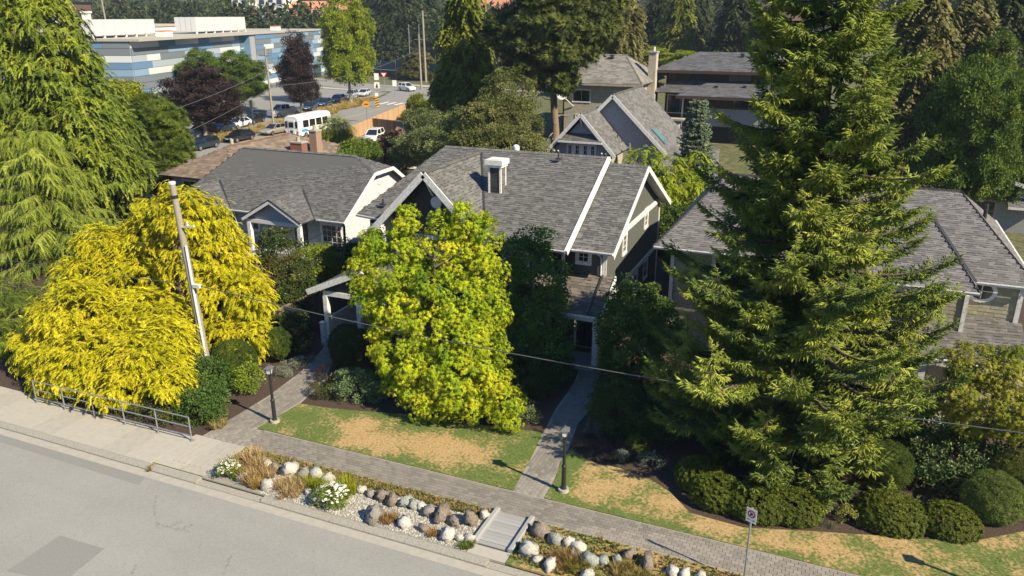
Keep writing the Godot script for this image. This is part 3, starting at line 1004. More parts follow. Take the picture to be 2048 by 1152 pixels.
	for s in [[-42.9, 5.05, 0.62, 0.95], [-38.3, 4.75, 0.62, 0.95]]:
		window(h, V(-9.9, s[1], s[0]), Vector3.FORWARD, s[2], s[3], 2, 3, 0.13)
	for s in [[-41.0, 1.75, 0.8, 1.0], [-43.4, 1.85, 0.8, 1.0]]:
		window(h, V(-9.9, s[1], s[0]), Vector3.FORWARD, s[2], s[3], 2, 2, 0.12)
	window(h, V(-11.05, 4.82, -35.0), Vector3.RIGHT, 0.56, 0.52, 2, 2, 0.14)
	window(h, V(-12.6, 4.5, -34.9), Vector3.RIGHT, 1.0, 1.2, 2, 2, 0.14)
	window(h, V(-14.6, 4.4, -34.9), Vector3.RIGHT, 1.2, 1.2, 3, 2, 0.14)
	window(h, V(-19.1, 4.3, -34.3), Vector3.RIGHT, 2.4, 1.5, 4, 3, 0.16)
	window(h, V(-22.7, 4.6, -34.9), Vector3.RIGHT, 0.55, 1.2, 1, 2, 0.12)
	window(h, V(-18.2, 1.6, -34.3), Vector3.RIGHT, 2.2, 1.5, 4, 3, 0.14)
	window(h, V(-13.6, 1.5, -34.9), Vector3.RIGHT, 1.6, 1.3, 3, 2, 0.14)
	# round attic vent and gable brackets
	var vent := MB.new()
	vent.tube([V(-18.72, 7.0, -34.32), V(-18.72, 7.0, -34.22)], [0.31, 0.31], 24)
	part(h, "round_vent", vent.done(), M.trim_grey)
	part(h, "gable_bracket", tube_mesh([V(ax + 0.12, 8.15, -33.75), V(ax + 0.16, 7.75, -33.95), V(ax + 0.2, 7.35, -34.25)], 0.06), M.white)
	var brk := MB.new()
	brk.obox(V(-21.95, 4.55, -34.25), V(0.12, 0, 0), V(0, 1.0, 0), V(0, 0, 0.12))
	brk.obox(V(-21.95, 5.45, -34.25), V(0.12, 0, 0), V(0, 0.1, 0), V(0, 0, 0.6))
	for i in 6:
		var a0 := PI * 0.5 * i / 6
		var a1 := PI * 0.5 * (i + 1) / 6
		brk.obox(V(-21.95, 5.45 - 0.85 * (1.0 - sin(a0)), -34.13 + 0.5 * (1.0 - cos(a0))), V(0.12, 0, 0), V(0, 0.85 * (sin(a1) - sin(a0)), 0.5 * (cos(a0) - cos(a1))), V(0, 0.08, -0.08))
	part(h, "eave_bracket", brk.done(), M.white)
	# chimney
	var ch := Node3D.new()
	ch.name = "chimney"
	h.add_child(ch)
	part(ch, "stack", box_mesh(V(-17.12, 6.6, -37.85), V(-16.46, 8.5, -37.22)), M.navy)
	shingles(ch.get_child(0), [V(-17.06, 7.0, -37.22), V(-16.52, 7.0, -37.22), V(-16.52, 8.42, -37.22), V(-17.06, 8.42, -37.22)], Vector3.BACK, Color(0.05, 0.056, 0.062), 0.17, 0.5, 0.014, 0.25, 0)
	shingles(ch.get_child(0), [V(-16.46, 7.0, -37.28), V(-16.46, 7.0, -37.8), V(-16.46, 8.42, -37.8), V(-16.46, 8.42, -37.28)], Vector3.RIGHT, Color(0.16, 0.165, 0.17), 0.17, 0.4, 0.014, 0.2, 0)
	for c in [[-17.16, -37.28], [-16.52, -37.28], [-16.52, -37.90], [-17.16, -37.90]]:
		part(ch, "corner_board", box_mesh(V(c[0], 6.65, c[1]), V(c[0] + 0.10, 8.45, c[1] + 0.10)), M.white)
	part(ch, "cap_moulding", box_mesh(V(-17.22, 8.42, -37.96), V(-16.36, 8.56, -37.12)), M.white)
	part(ch, "cap", box_mesh(V(-17.29, 8.56, -38.02), V(-16.29, 8.82, -37.05)), M.white)
	part(ch, "flue_lid", box_mesh(V(-17.2, 8.82, -37.94), V(-16.38, 8.85, -37.14)), M.trim_grey)
	# small roof vents and a plumbing stack
	for p in [[-22.55, -35.3], [-14.2, -39.9]]:
		var yy: float = 5.82 + (rg - 5.6) * ((-34.3 - p[1]) / 6.3)
		var vv := part(h, "roof_vent", tube_mesh([V(p[0], yy, p[1]), V(p[0], yy + 0.32, p[1])], 0.045), M.flash)
		part(vv, "flashing", box_mesh(V(p[0] - 0.16, yy - 0.02, p[1] - 0.12), V(p[0] + 0.16, yy + 0.03, p[1] + 0.12)), M.flash)
	var dome := MB.new()
	dome.lathe(V(-17.4, 8.75, -41.6), [[0.20, -0.2], [0.20, 0.08], [0.15, 0.17], [0.0, 0.22]], 12)
	part(h, "roof_vent", dome.done(), M.trim_grey)
	# front porch: shed roof with a flashed step, columns, door
	var pc := Color(0.165, 0.143, 0.128)
	roof_face(h, [V(-15.4, 2.72, -32.7), V(-10.06, 2.72, -32.7), V(-10.06, 3.95, -34.95), V(-15.4, 3.95, -34.95)], V(0, 1, 0.5), pc, 0, 0.2, 0.3)
	roof_face(h, [V(-10.0, 2.76, -32.72), V(-9.42, 2.76, -32.72), V(-9.42, 3.99, -34.97), V(-10.0, 3.99, -34.97)], V(0, 1, 0.5), pc, 0, 0.2, 0.3)
	part(h, "step_flashing", bar(V(-10.03, 2.79, -32.66), V(-10.03, 4.02, -34.95), 0.09, 0.05), M.flash)
	part(h, "barge_board", bar(V(-9.38, 2.66, -32.6), V(-9.38, 3.95, -35.0), 0.06, 0.24), M.white)
	gutter(h, V(-15.4, 2.72, -32.66), V(-9.4, 2.72, -32.66), Vector3.BACK, M.white)
	part(h, "porch_beam", box_mesh(V(-15.3, 2.35, -33.05), V(-9.5, 2.58, -32.85)), M.white)
	part(h, "porch_floor", box_mesh(V(-15.4, 0.0, -34.9), V(-9.5, 0.18, -32.8)), M.deck[0])
	part(h, "step", box_mesh(V(-11.2, 0.0, -32.8), V(-9.6, 0.1, -32.4)), M.deck[1])
	for x in [-15.2, -12.7, -11.55, -9.68]:
		part(h, "porch_column", box_mesh(V(x - 0.13, 0.18, -33.08), V(x + 0.13, 2.35, -32.82)), M.white)
	part(h, "porch_end_panel", box_mesh(V(-9.72, 0.18, -34.9), V(-9.6, 2.35, -33.1)), M.white)
	for i in 5:
		part(h, "baluster", box_mesh(V(-14.9 + 0.45 * i, 0.3, -32.97), V(-14.86 + 0.45 * i, 1.05, -32.93)), M.white)
	part(h, "porch_rail", box_mesh(V(-15.1, 1.05, -33.0), V(-12.8, 1.12, -32.9)), M.white)
	var door := part(h, "door", box_mesh(V(-11.25, 0.2, -34.9), V(-10.3, 2.3, -34.82)), paint(0.012, 0.015, 0.024, 0.4))
	part(door, "handle", tube_mesh([V(-10.42, 1.1, -34.8), V(-10.42, 1.32, -34.8)], 0.018), M.rim)
	for i in 2:
		part(door, "panel", box_mesh(V(-11.12 + 0.40 * i, 0.45, -34.83), V(-10.82 + 0.40 * i, 1.5, -34.80)), paint(0.014, 0.017, 0.027, 0.4))
	part(h, "door_frame", box_mesh(V(-11.37, 0.18, -34.9), V(-11.25, 2.42, -34.79)), M.white)
	part(h, "wall_lamp", box_mesh(V(-11.62, 1.75, -34.9), V(-11.46, 2.05, -34.74)), M.black_metal)
	part(h, "doormat", box_mesh(V(-11.2, 0.18, -34.6), V(-10.35, 0.20, -34.1)), M.brown)
	# garden porch at the west end
	var gp := Color(0.115, 0.112, 0.110)
	roof_face(h, [V(-24.1, 2.82, -34.8), V(-24.1, 2.82, -30.35), V(-21.0, 4.2, -30.35), V(-21.0, 4.2, -34.8)], V(-1, 1.6, 0), gp, 0, 0.18)
	roof_face(h, [V(-17.9, 2.82, -30.35), V(-17.9, 2.82, -34.8), V(-21.0, 4.2, -34.8), V(-21.0, 4.2, -30.35)], V(1, 1.6, 0), gp, 0, 0.18)
	part(h, "barge_board", bar(V(-24.2, 2.7, -30.32), V(-21.0, 4.1, -30.32), 0.06, 0.30), M.white)
	part(h, "barge_board", bar(V(-21.0, 4.1, -30.32), V(-17.8, 2.7, -30.32), 0.06, 0.30), M.white)
	wall(h, [V(-23.3, 2.8, -30.62), V(-18.7, 2.8, -30.62), V(-21.0, 3.85, -30.62)], Vector3.BACK, M.navy, "porch_gable", 0.1)
	part(h, "porch_beam", box_mesh(V(-23.4, 2.56, -30.72), V(-18.8, 2.82, -30.56)), M.white)
	part(h, "porch_beam", box_mesh(V(-23.36, 2.56, -34.8), V(-23.2, 2.80, -30.75)), M.white)
	part(h, "porch_floor", box_mesh(V(-23.5, 0.0, -34.9), V(-18.7, 0.2, -30.45)), M.deck[1])
	part(h, "step", box_mesh(V(-23.4, 0.0, -30.45), V(-22.0, 0.1, -30.1)), M.deck[2])
	for x in [-23.28, -21.3, -18.95]:
		part(h, "porch_column", box_mesh(V(x - 0.12, 0.2, -30.76), V(x + 0.12, 2.56, -30.52)), M.white)
	part(h, "newel_post", box_mesh(V(-23.5, 0.0, -30.42), V(-23.3, 1.15, -30.22)), M.white)
	part(h, "newel_cap", box_mesh(V(-23.53, 1.15, -30.45), V(-23.27, 1.2, -30.19)), M.white)
	for i in 16:
		part(h, "porch_panel_board", box_mesh(V(-23.34, 0.32, -34.5 + 0.225 * i), V(-23.30, 1.25, -34.5 + 0.225 * i + 0.215)), M.white)
	part(h, "porch_rail", box_mesh(V(-23.38, 1.25, -34.6), V(-23.26, 1.33, -30.8)), M.white)
	part(h, "porch_column", box_mesh(V(-23.4, 0.2, -34.7), V(-23.2, 2.56, -34.5)), M.white)
	# side fence of brown boards
	var fn := thing("board_fence", "brown timber board fence beside the garden porch of the dark house", "fence", V(-25.5, 0, -29.4))
	for i in 46:
		part(fn, "board", box_mesh(V(-0.012 + 0.004 * (i % 2), 0.04, -0.145 * i - 0.138), V(0.016, 1.78 + rf(-0.012, 0.012), -0.145 * i)), M.planks[rng.randi() % 4])
	for i in 4:
		part(fn, "post", box_mesh(V(-0.11, 0.0, -2.1 * i - 0.1), V(-0.01, 1.9, -2.1 * i)), M.planks[0])
	part(fn, "top_rail", box_mesh(V(-0.07, 1.79, -6.7), V(0.07, 1.84, 0.0)), M.planks[1])

func bungalow() -> void:
	var h := thing("grey_bungalow", "pale blue grey bungalow with wide charcoal shingle roof and two front gables", "house")
	var rc := Color(0.130, 0.130, 0.130)
	var ez := -41.3
	var rz := -46.4
	var eh := 3.2
	var rg := 6.6
	wall(h, [V(-43.6, 0, -42.0), V(-29.9, 0, -42.0), V(-29.9, 3.3, -42.0), V(-43.6, 3.3, -42.0)], Vector3.BACK, M.pale_blue)
	var east := [V(-29.9, 0, -42.0), V(-29.9, 0, -50.8), V(-29.9, 3.5, -50.8), V(-29.9, 5.75, -47.5), V(-29.9, 5.75, -45.3), V(-29.9, 3.5, -42.0)]
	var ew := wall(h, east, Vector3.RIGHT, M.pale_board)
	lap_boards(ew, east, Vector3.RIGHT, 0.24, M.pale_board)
	wall(h, [V(-43.6, 0, -50.8), V(-43.6, 0, -42.0), V(-43.6, 3.4, -42.0), V(-43.6, 3.4, -50.8)], Vector3.LEFT, M.pale_blue)
	wall(h, [V(-29.9, 0, -50.8), V(-43.6, 0, -50.8), V(-43.6, 3.3, -50.8), V(-29.9, 3.3, -50.8)], Vector3.FORWARD, M.pale_blue)
	# main roof with half-hipped east end, hipped west end
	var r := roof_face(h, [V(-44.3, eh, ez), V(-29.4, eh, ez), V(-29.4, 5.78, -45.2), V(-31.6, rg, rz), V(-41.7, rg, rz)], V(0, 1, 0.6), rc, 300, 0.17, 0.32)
	roof_face(h, [V(-29.4, eh, -51.5), V(-44.3, eh, -51.5), V(-41.7, rg, rz), V(-31.6, rg, rz), V(-29.4, 5.78, -47.6)], V(0, 1, -0.6), rc, 0, 0.34, 0.6)
	roof_face(h, [V(-29.4, 5.78, -45.2), V(-29.4, 5.78, -47.6), V(-31.6, rg, rz)], V(1, 1, 0), rc, 0, 0.17, 0.3)
	roof_face(h, [V(-44.3, eh, -51.5), V(-44.3, eh, ez), V(-41.7, rg, rz)], V(-1, 1, 0), rc, 0, 0.34, 0.6)
	ridge_caps(r, V(-41.7, rg + 0.02, rz), V(-31.6, rg + 0.02, rz), rc)
	ridge_caps(r, V(-29.5, 5.8, -45.2), V(-31.6, rg + 0.02, rz), rc, 0.12)
	for e in [[V(-29.37, 3.08, -41.2), V(-29.37, 5.68, -45.2)], [V(-29.37, 5.68, -45.2), V(-29.37, 5.70, -47.6)], [V(-29.37, 5.68, -47.6), V(-29.37, 3.08, -51.6)]]:
		part(h, "barge_board", bar(e[0], e[1], 0.06, 0.24), M.white)
	gutter(h, V(-31.6, eh, ez + 0.02), V(-29.4, eh, ez + 0.02), Vector3.BACK, M.white)
	gutter(h, V(-39.0, eh, ez + 0.02), V(-36.3, eh, ez + 0.02), Vector3.BACK, M.white)
	# front gables
	for gb in [[-34.15, 2.35, 4.55, -39.8], [-41.6, 2.75, 4.62, -41.0]]:
		var cx: float = gb[0]
		var hw: float = gb[1]
		var ap: float = gb[2]
		var fz: float = gb[3]
		var back := ez - (ap - eh) / 0.667
		var a := roof_face(h, [V(cx - hw, eh, ez - 0.1), V(cx - hw, eh, fz), V(cx, ap, fz), V(cx, ap, back)], V(-1, 1.6, 0), rc, 0, 0.17, 0.32)
		var b := roof_face(h, [V(cx + hw, eh, fz), V(cx + hw, eh, ez - 0.1), V(cx, ap, back), V(cx, ap, fz)], V(1, 1.6, 0), rc, 0, 0.17, 0.32)
		ridge_caps(a, V(cx, ap + 0.02, fz), V(cx, ap + 0.02, back), rc, 0.12)
		part(b, "valley_flashing", bar(V(cx + hw, eh + 0.03, ez - 0.05), V(cx + 0.05, ap + 0.03, back), 0.22, 0.02, V(0.3, 1, 0.3)), M.flash)
		for s in [-1, 1]:
			part(h, "barge_board", bar(V(cx + s * (hw + 0.05), eh - 0.12, fz + 0.03), V(cx, ap - 0.1, fz + 0.03), 0.06, 0.22), M.white)
			part(h, "drip_edge", bar(V(cx + s * (hw + 0.05), eh + 0.02, fz + 0.04), V(cx, ap + 0.04, fz + 0.04), 0.08, 0.06), M.flash)
		wall(h, [V(cx - hw + 0.25, eh - 0.1, fz - 0.35), V(cx + hw - 0.25, eh - 0.1, fz - 0.35), V(cx, ap - 0.2, fz - 0.35)], Vector3.BACK, M.pale_blue, "gable_wall", 0.12)
	wall(h, [V(-44.0, 0, -41.35), V(-39.2, 0, -41.35), V(-39.2, 3.2, -41.35), V(-44.0, 3.2, -41.35)], Vector3.BACK, M.pale_blue, "wall", 0.6)
	# porch: posts, floor, balustrade and steps
	part(h, "porch_beam", box_mesh(V(-36.3, 2.85, -40.2), V(-32.0, 3.1, -40.0)), M.trim_grey)
	part(h, "porch_floor", box_mesh(V(-36.4, 0.0, -41.95), V(-31.9, 0.9, -39.9)), M.pale_blue)
	for x in [-36.2, -32.1]:
		part(h, "porch_column", box_mesh(V(x - 0.13, 0.9, -40.2), V(x + 0.13, 2.85, -39.95)), M.white)
	for i in 5:
		part(h, "balustrade_board", box_mesh(V(-34.2, 0.95 + 0.16 * i, -39.95), V(-32.0, 1.06 + 0.16 * i, -39.91)), M.white)
	for i in 6:
		part(h, "balustrade_board", box_mesh(V(-32.0, 0.6 + 0.16 * i, -40.9), V(-30.9, 0.71 + 0.16 * i, -40.86)), M.white)
	for i in 4:
		part(h, "step", box_mesh(V(-36.3 + 0.0, 0.2 * i, -38.9 - 0.25 * i), V(-34.5, 0.2 * i + 0.2, -38.6 - 0.25 * i)), M.trim_grey)
	part(h, "handrail", tube_mesh([V(-31.9, 1.85, -39.9), V(-30.6, 2.55, -40.4)], 0.03), M.flash)
	var d := part(h, "door", box_mesh(V(-34.0, 0.92, -42.0), V(-33.0, 2.95, -41.9)), M.dark)
	part(d, "handle", tube_mesh([V(-33.12, 1.9, -41.88), V(-33.12, 2.1, -41.88)], 0.02), M.rim)
	part(h, "garage_style_panel", box_mesh(V(-36.0, 1.0, -42.0), V(-34.3, 2.75, -41.93)), M.cream)
	window(h, V(-31.0, 1.9, -42.0), Vector3.RIGHT, 1.5, 1.6, 4, 4, 0.12)
	window(h, V(-37.6, 2.3, -42.0), Vector3.RIGHT, 0.9, 1.2, 2, 2, 0.12)
	window(h, V(-41.4, 1.9, -41.35), Vector3.RIGHT, 1.6, 1.2, 4, 2, 0.12)
	part(h, "downpipe", tube_mesh([V(-29.95, 3.05, -41.5), V(-29.95, 0.1, -41.85)], 0.05), M.white)
	part(h, "downpipe", tube_mesh([V(-38.6, 3.05, -41.3), V(-38.6, 0.1, -41.9)], 0.05), M.white)
	part(h, "attic_vent", box_mesh(V(-29.9, 4.72, -46.75), V(-29.83, 5.05, -46.2)), M.white)
	for i in 3:
		part(h, "vent_slat", box_mesh(V(-29.83, 4.76 + 0.09 * i, -46.7), V(-29.81, 4.80 + 0.09 * i, -46.25)), M.trim_grey)

func neighbour_house() -> void:
	var h := thing("cream_house", "cream shingled house with hipped grey roof and oval window, half hidden by the spruce", "house")
	var rc := Color(0.185, 0.176, 0.172)
	var e := 5.4
	wall(h, [V(-7.2, 0, -37.4), V(2.4, 0, -37.4), V(2.4, e, -37.4), V(-7.2, e, -37.4)], Vector3.BACK, M.cream)
	wall(h, [V(-7.2, 0, -48.0), V(-7.2, 0, -37.4), V(-7.2, e, -37.4), V(-7.2, e, -48.0)], Vector3.LEFT, M.cream)
	wall(h, [V(7.6, 0, -36.5), V(7.6, 0, -48.0), V(7.6, e, -48.0), V(7.6, e, -36.5)], Vector3.RIGHT, M.cream)
	wall(h, [V(7.6, 0, -48.0), V(-7.2, 0, -48.0), V(-7.2, e, -48.0), V(7.6, e, -48.0)], Vector3.FORWARD, M.cream)
	var w1 := wall(h, [V(-1.0, 0, -35.3), V(5.5, 0, -35.3), V(5.5, e, -35.3), V(-1.0, e, -35.3)], Vector3.BACK, M.cream)
	shingles(w1, [V(-1.0, 3.3, -35.3), V(5.45, 3.3, -35.3), V(5.45, 5.3, -35.3), V(-1.0, 5.3, -35.3)], Vector3.BACK, Color(0.43, 0.40, 0.28), 0.17, 0.24, 0.014, 0.12, 150, "wall_shingle")
	wall(h, [V(5.5, 0, -35.3), V(5.5, 0, -37.4), V(5.5, e, -37.4), V(5.5, e, -35.3)], Vector3.RIGHT, M.cream)
	wall(h, [V(-1.0, 0, -37.4), V(-1.0, 0, -35.3), V(-1.0, e, -35.3), V(-1.0, e, -37.4)], Vector3.LEFT, M.cream)
	var w2 := wall(h, [V(5.5, 0, -36.5), V(7.6, 0, -36.5), V(7.6, e, -36.5), V(5.5, e, -36.5)], Vector3.BACK, M.cream)
	shingles(w2, [V(5.55, 3.7, -36.5), V(7.5, 3.7, -36.5), V(7.5, 5.3, -36.5), V(5.55, 5.3, -36.5)], Vector3.BACK, Color(0.43, 0.40, 0.28), 0.17, 0.24, 0.014, 0.12, 80, "wall_shingle")
	# roof
	var rg := 7.9
	var rz := -43.0
	var a := roof_face(h, [V(-7.9, e, -36.3), V(8.1, e, -36.3), V(5.5, rg, rz), V(-5.6, rg, rz)], V(0, 1, 0.5), rc, 0, 0.17, 0.30)
	roof_face(h, [V(8.1, e, -36.3), V(8.1, e, -48.6), V(5.5, rg, rz)], V(1, 1, 0), rc, 0, 0.17, 0.3)
	roof_face(h, [V(-7.9, e, -48.6), V(-7.9, e, -36.3), V(-5.6, rg, rz)], V(-1, 1, 0), rc, 0, 0.17, 0.3)
	roof_face(h, [V(8.1, e, -48.6), V(-7.9, e, -48.6), V(-5.6, rg, rz), V(5.5, rg, rz)], V(0, 1, -0.5), rc, 0, 0.34, 0.6)
	ridge_caps(a, V(-5.6, rg + 0.02, rz), V(5.5, rg + 0.02, rz), Color(0.03, 0.03, 0.032))
	ridge_caps(a, V(8.1, e + 0.02, -36.3), V(5.5, rg + 0.02, rz), Color(0.03, 0.03, 0.032), 0.09)
	ridge_caps(a, V(-7.9, e + 0.02, -36.3), V(-5.6, rg + 0.02, rz), Color(0.06, 0.06, 0.063), 0.14)
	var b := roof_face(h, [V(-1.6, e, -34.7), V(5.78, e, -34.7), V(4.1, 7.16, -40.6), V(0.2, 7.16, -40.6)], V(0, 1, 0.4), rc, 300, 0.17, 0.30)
	roof_face(h, [V(5.78, e, -34.7), V(5.78, e, -36.2), V(4.1, 7.16, -40.6)], V(1, 1, 0), rc, 0, 0.17, 0.3)
	roof_face(h, [V(-1.6, e, -36.4), V(-1.6, e, -34.7), V(0.2, 7.16, -40.6)], V(-1, 1, 0), rc, 0, 0.17, 0.3)
	ridge_caps(b, V(5.78, e + 0.02, -34.7), V(4.1, 7.18, -40.6), Color(0.03, 0.03, 0.032), 0.09)
	part(b, "valley_flashing", bar(V(5.80, 5.46, -36.1), V(4.15, 7.2, -40.6), 0.2, 0.02, V(0.5, 1, 0.2)), M.flash)
	gutter(h, V(-1.6, e, -34.68), V(5.8, e, -34.68), Vector3.BACK, M.white)
	gutter(h, V(5.8, e, -36.28), V(8.1, e, -36.28), Vector3.BACK, M.white)
	gutter(h, V(-7.9, e, -36.28), V(-1.7, e, -36.28), Vector3.BACK, M.white)
	part(h, "gutter_end", bar(V(8.12, e - 0.05, -36.3), V(8.12, e - 0.05, -48.5), 0.1, 0.14), M.white)
	part(h, "frieze_board", box_mesh(V(-1.0, 5.05, -35.3), V(5.5, 5.3, -35.24)), M.white)
	for x in [5.40, -1.02]:
		part(h, "corner_board", box_mesh(V(x, 0.0, -35.3), V(x + 0.16, 5.05, -35.22)), M.white)
	part(h, "corner_board", box_mesh(V(7.5, 3.4, -36.5), V(7.68, 5.3, -36.42)), M.white)
	part(h, "corner_board", box_mesh(V(-7.24, 0.0, -37.4), V(-7.06, 5.3, -37.32)), M.white)
	window(h, V(2.9, 4.55, -35.3), Vector3.RIGHT, 1.3, 0.75, 3, 2, 0.14)
	window(h, V(0.4, 4.55, -35.3), Vector3.RIGHT, 1.3, 0.75, 3, 2, 0.14)
	window(h, V(2.9, 1.7, -35.3), Vector3.RIGHT, 1.6, 1.5, 3, 3, 0.14)
	window(h, V(-4.6, 4.4, -37.4), Vector3.RIGHT, 1.0, 1.2, 2, 3, 0.14)
	# oval window
	var ov := Node3D.new()
	ov.name = "oval_window"
	h.add_child(ov)
	var oc := V(6.15, 4.95, -36.5)
	var fr := MB.new()
	var gl := MB.new()
	for i in 28:
		var t0 := TAU * i / 28
		var t1 := TAU * (i + 1) / 28
		var q0 := V(cos(t0), sin(t0) * 0.86, 0)
		var q1 := V(cos(t1), sin(t1) * 0.86, 0)
		fr.prism([oc + q0 * 0.42, oc + q1 * 0.42, oc + q1 * 0.58, oc + q0 * 0.58], V(0, 0, 0.07))
		gl.tri(oc + V(0, 0, 0.03), oc + q0 * 0.42 + V(0, 0, 0.03), oc + q1 * 0.42 + V(0, 0, 0.03), Vector3.BACK)
	part(ov, "frame", fr.done(), M.white)
	part(ov, "pane", gl.done(), M.glass)
	part(ov, "muntin", box_mesh(oc + V(-0.42, -0.02, 0.03), oc + V(0.42, 0.02, 0.05)), M.white)
	part(ov, "muntin", box_mesh(oc + V(-0.02, -0.36, 0.03), oc + V(0.02, 0.36, 0.05)), M.white)
	# porch roof over the entrance
	var pc := Color(0.155, 0.145, 0.138)
	roof_face(h, [V(3.9, 2.85, -33.3), V(7.85, 2.85, -33.9), V(7.85, 3.72, -36.48), V(5.62, 3.62, -36.48), V(5.62, 3.35, -35.28), V(3.9, 3.35, -35.28)], V(0, 1, 0.4), pc, 0, 0.19, 0.3)
	gutter(h, V(3.9, 2.83, -33.28), V(5.0, 2.83, -33.45), Vector3.BACK, M.white)
	part(h, "porch_beam", box_mesh(V(3.95, 2.45, -33.75), V(7.7, 2.68, -33.55)), M.white)
	for x in [4.15, 7.55]:
		part(h, "porch_column", box_mesh(V(x - 0.12, 0.2, -33.8), V(x + 0.12, 2.45, -33.55)), M.white)
	part(h, "porch_floor", box_mesh(V(3.9, 0.0, -36.4), V(7.8, 0.2, -33.5)), paint(0.30, 0.26, 0.22, 0.9))
	part(h, "step", box_mesh(V(4.2, 0.0, -33.5), V(6.2, 0.1, -33.1)), M.concrete)
	part(h, "doormat", box_mesh(V(4.6, 0.2, -34.6), V(5.4, 0.22, -34.1)), paint(0.22, 0.06, 0.03, 0.9))
	var dr := part(h, "door", box_mesh(V(5.9, 0.2, -36.5), V(6.9, 2.3, -36.42)), paint(0.02, 0.02, 0.024, 0.4))
	part(dr, "handle", tube_mesh([V(6.02, 1.1, -36.40), V(6.02, 1.3, -36.40)], 0.02), M.rim)
	part(h, "roof_vent", tube_mesh([V(6.6, 6.4, -42.2), V(6.6, 7.5, -42.2)], 0.09), M.flash)
	for i in 3:
		part(h, "side_rail", bar(V(7.9, 2.6 - 0.28 * i, -36.6), V(9.2, 2.6 - 0.28 * i, -36.6), 0.05, 0.12), M.white)

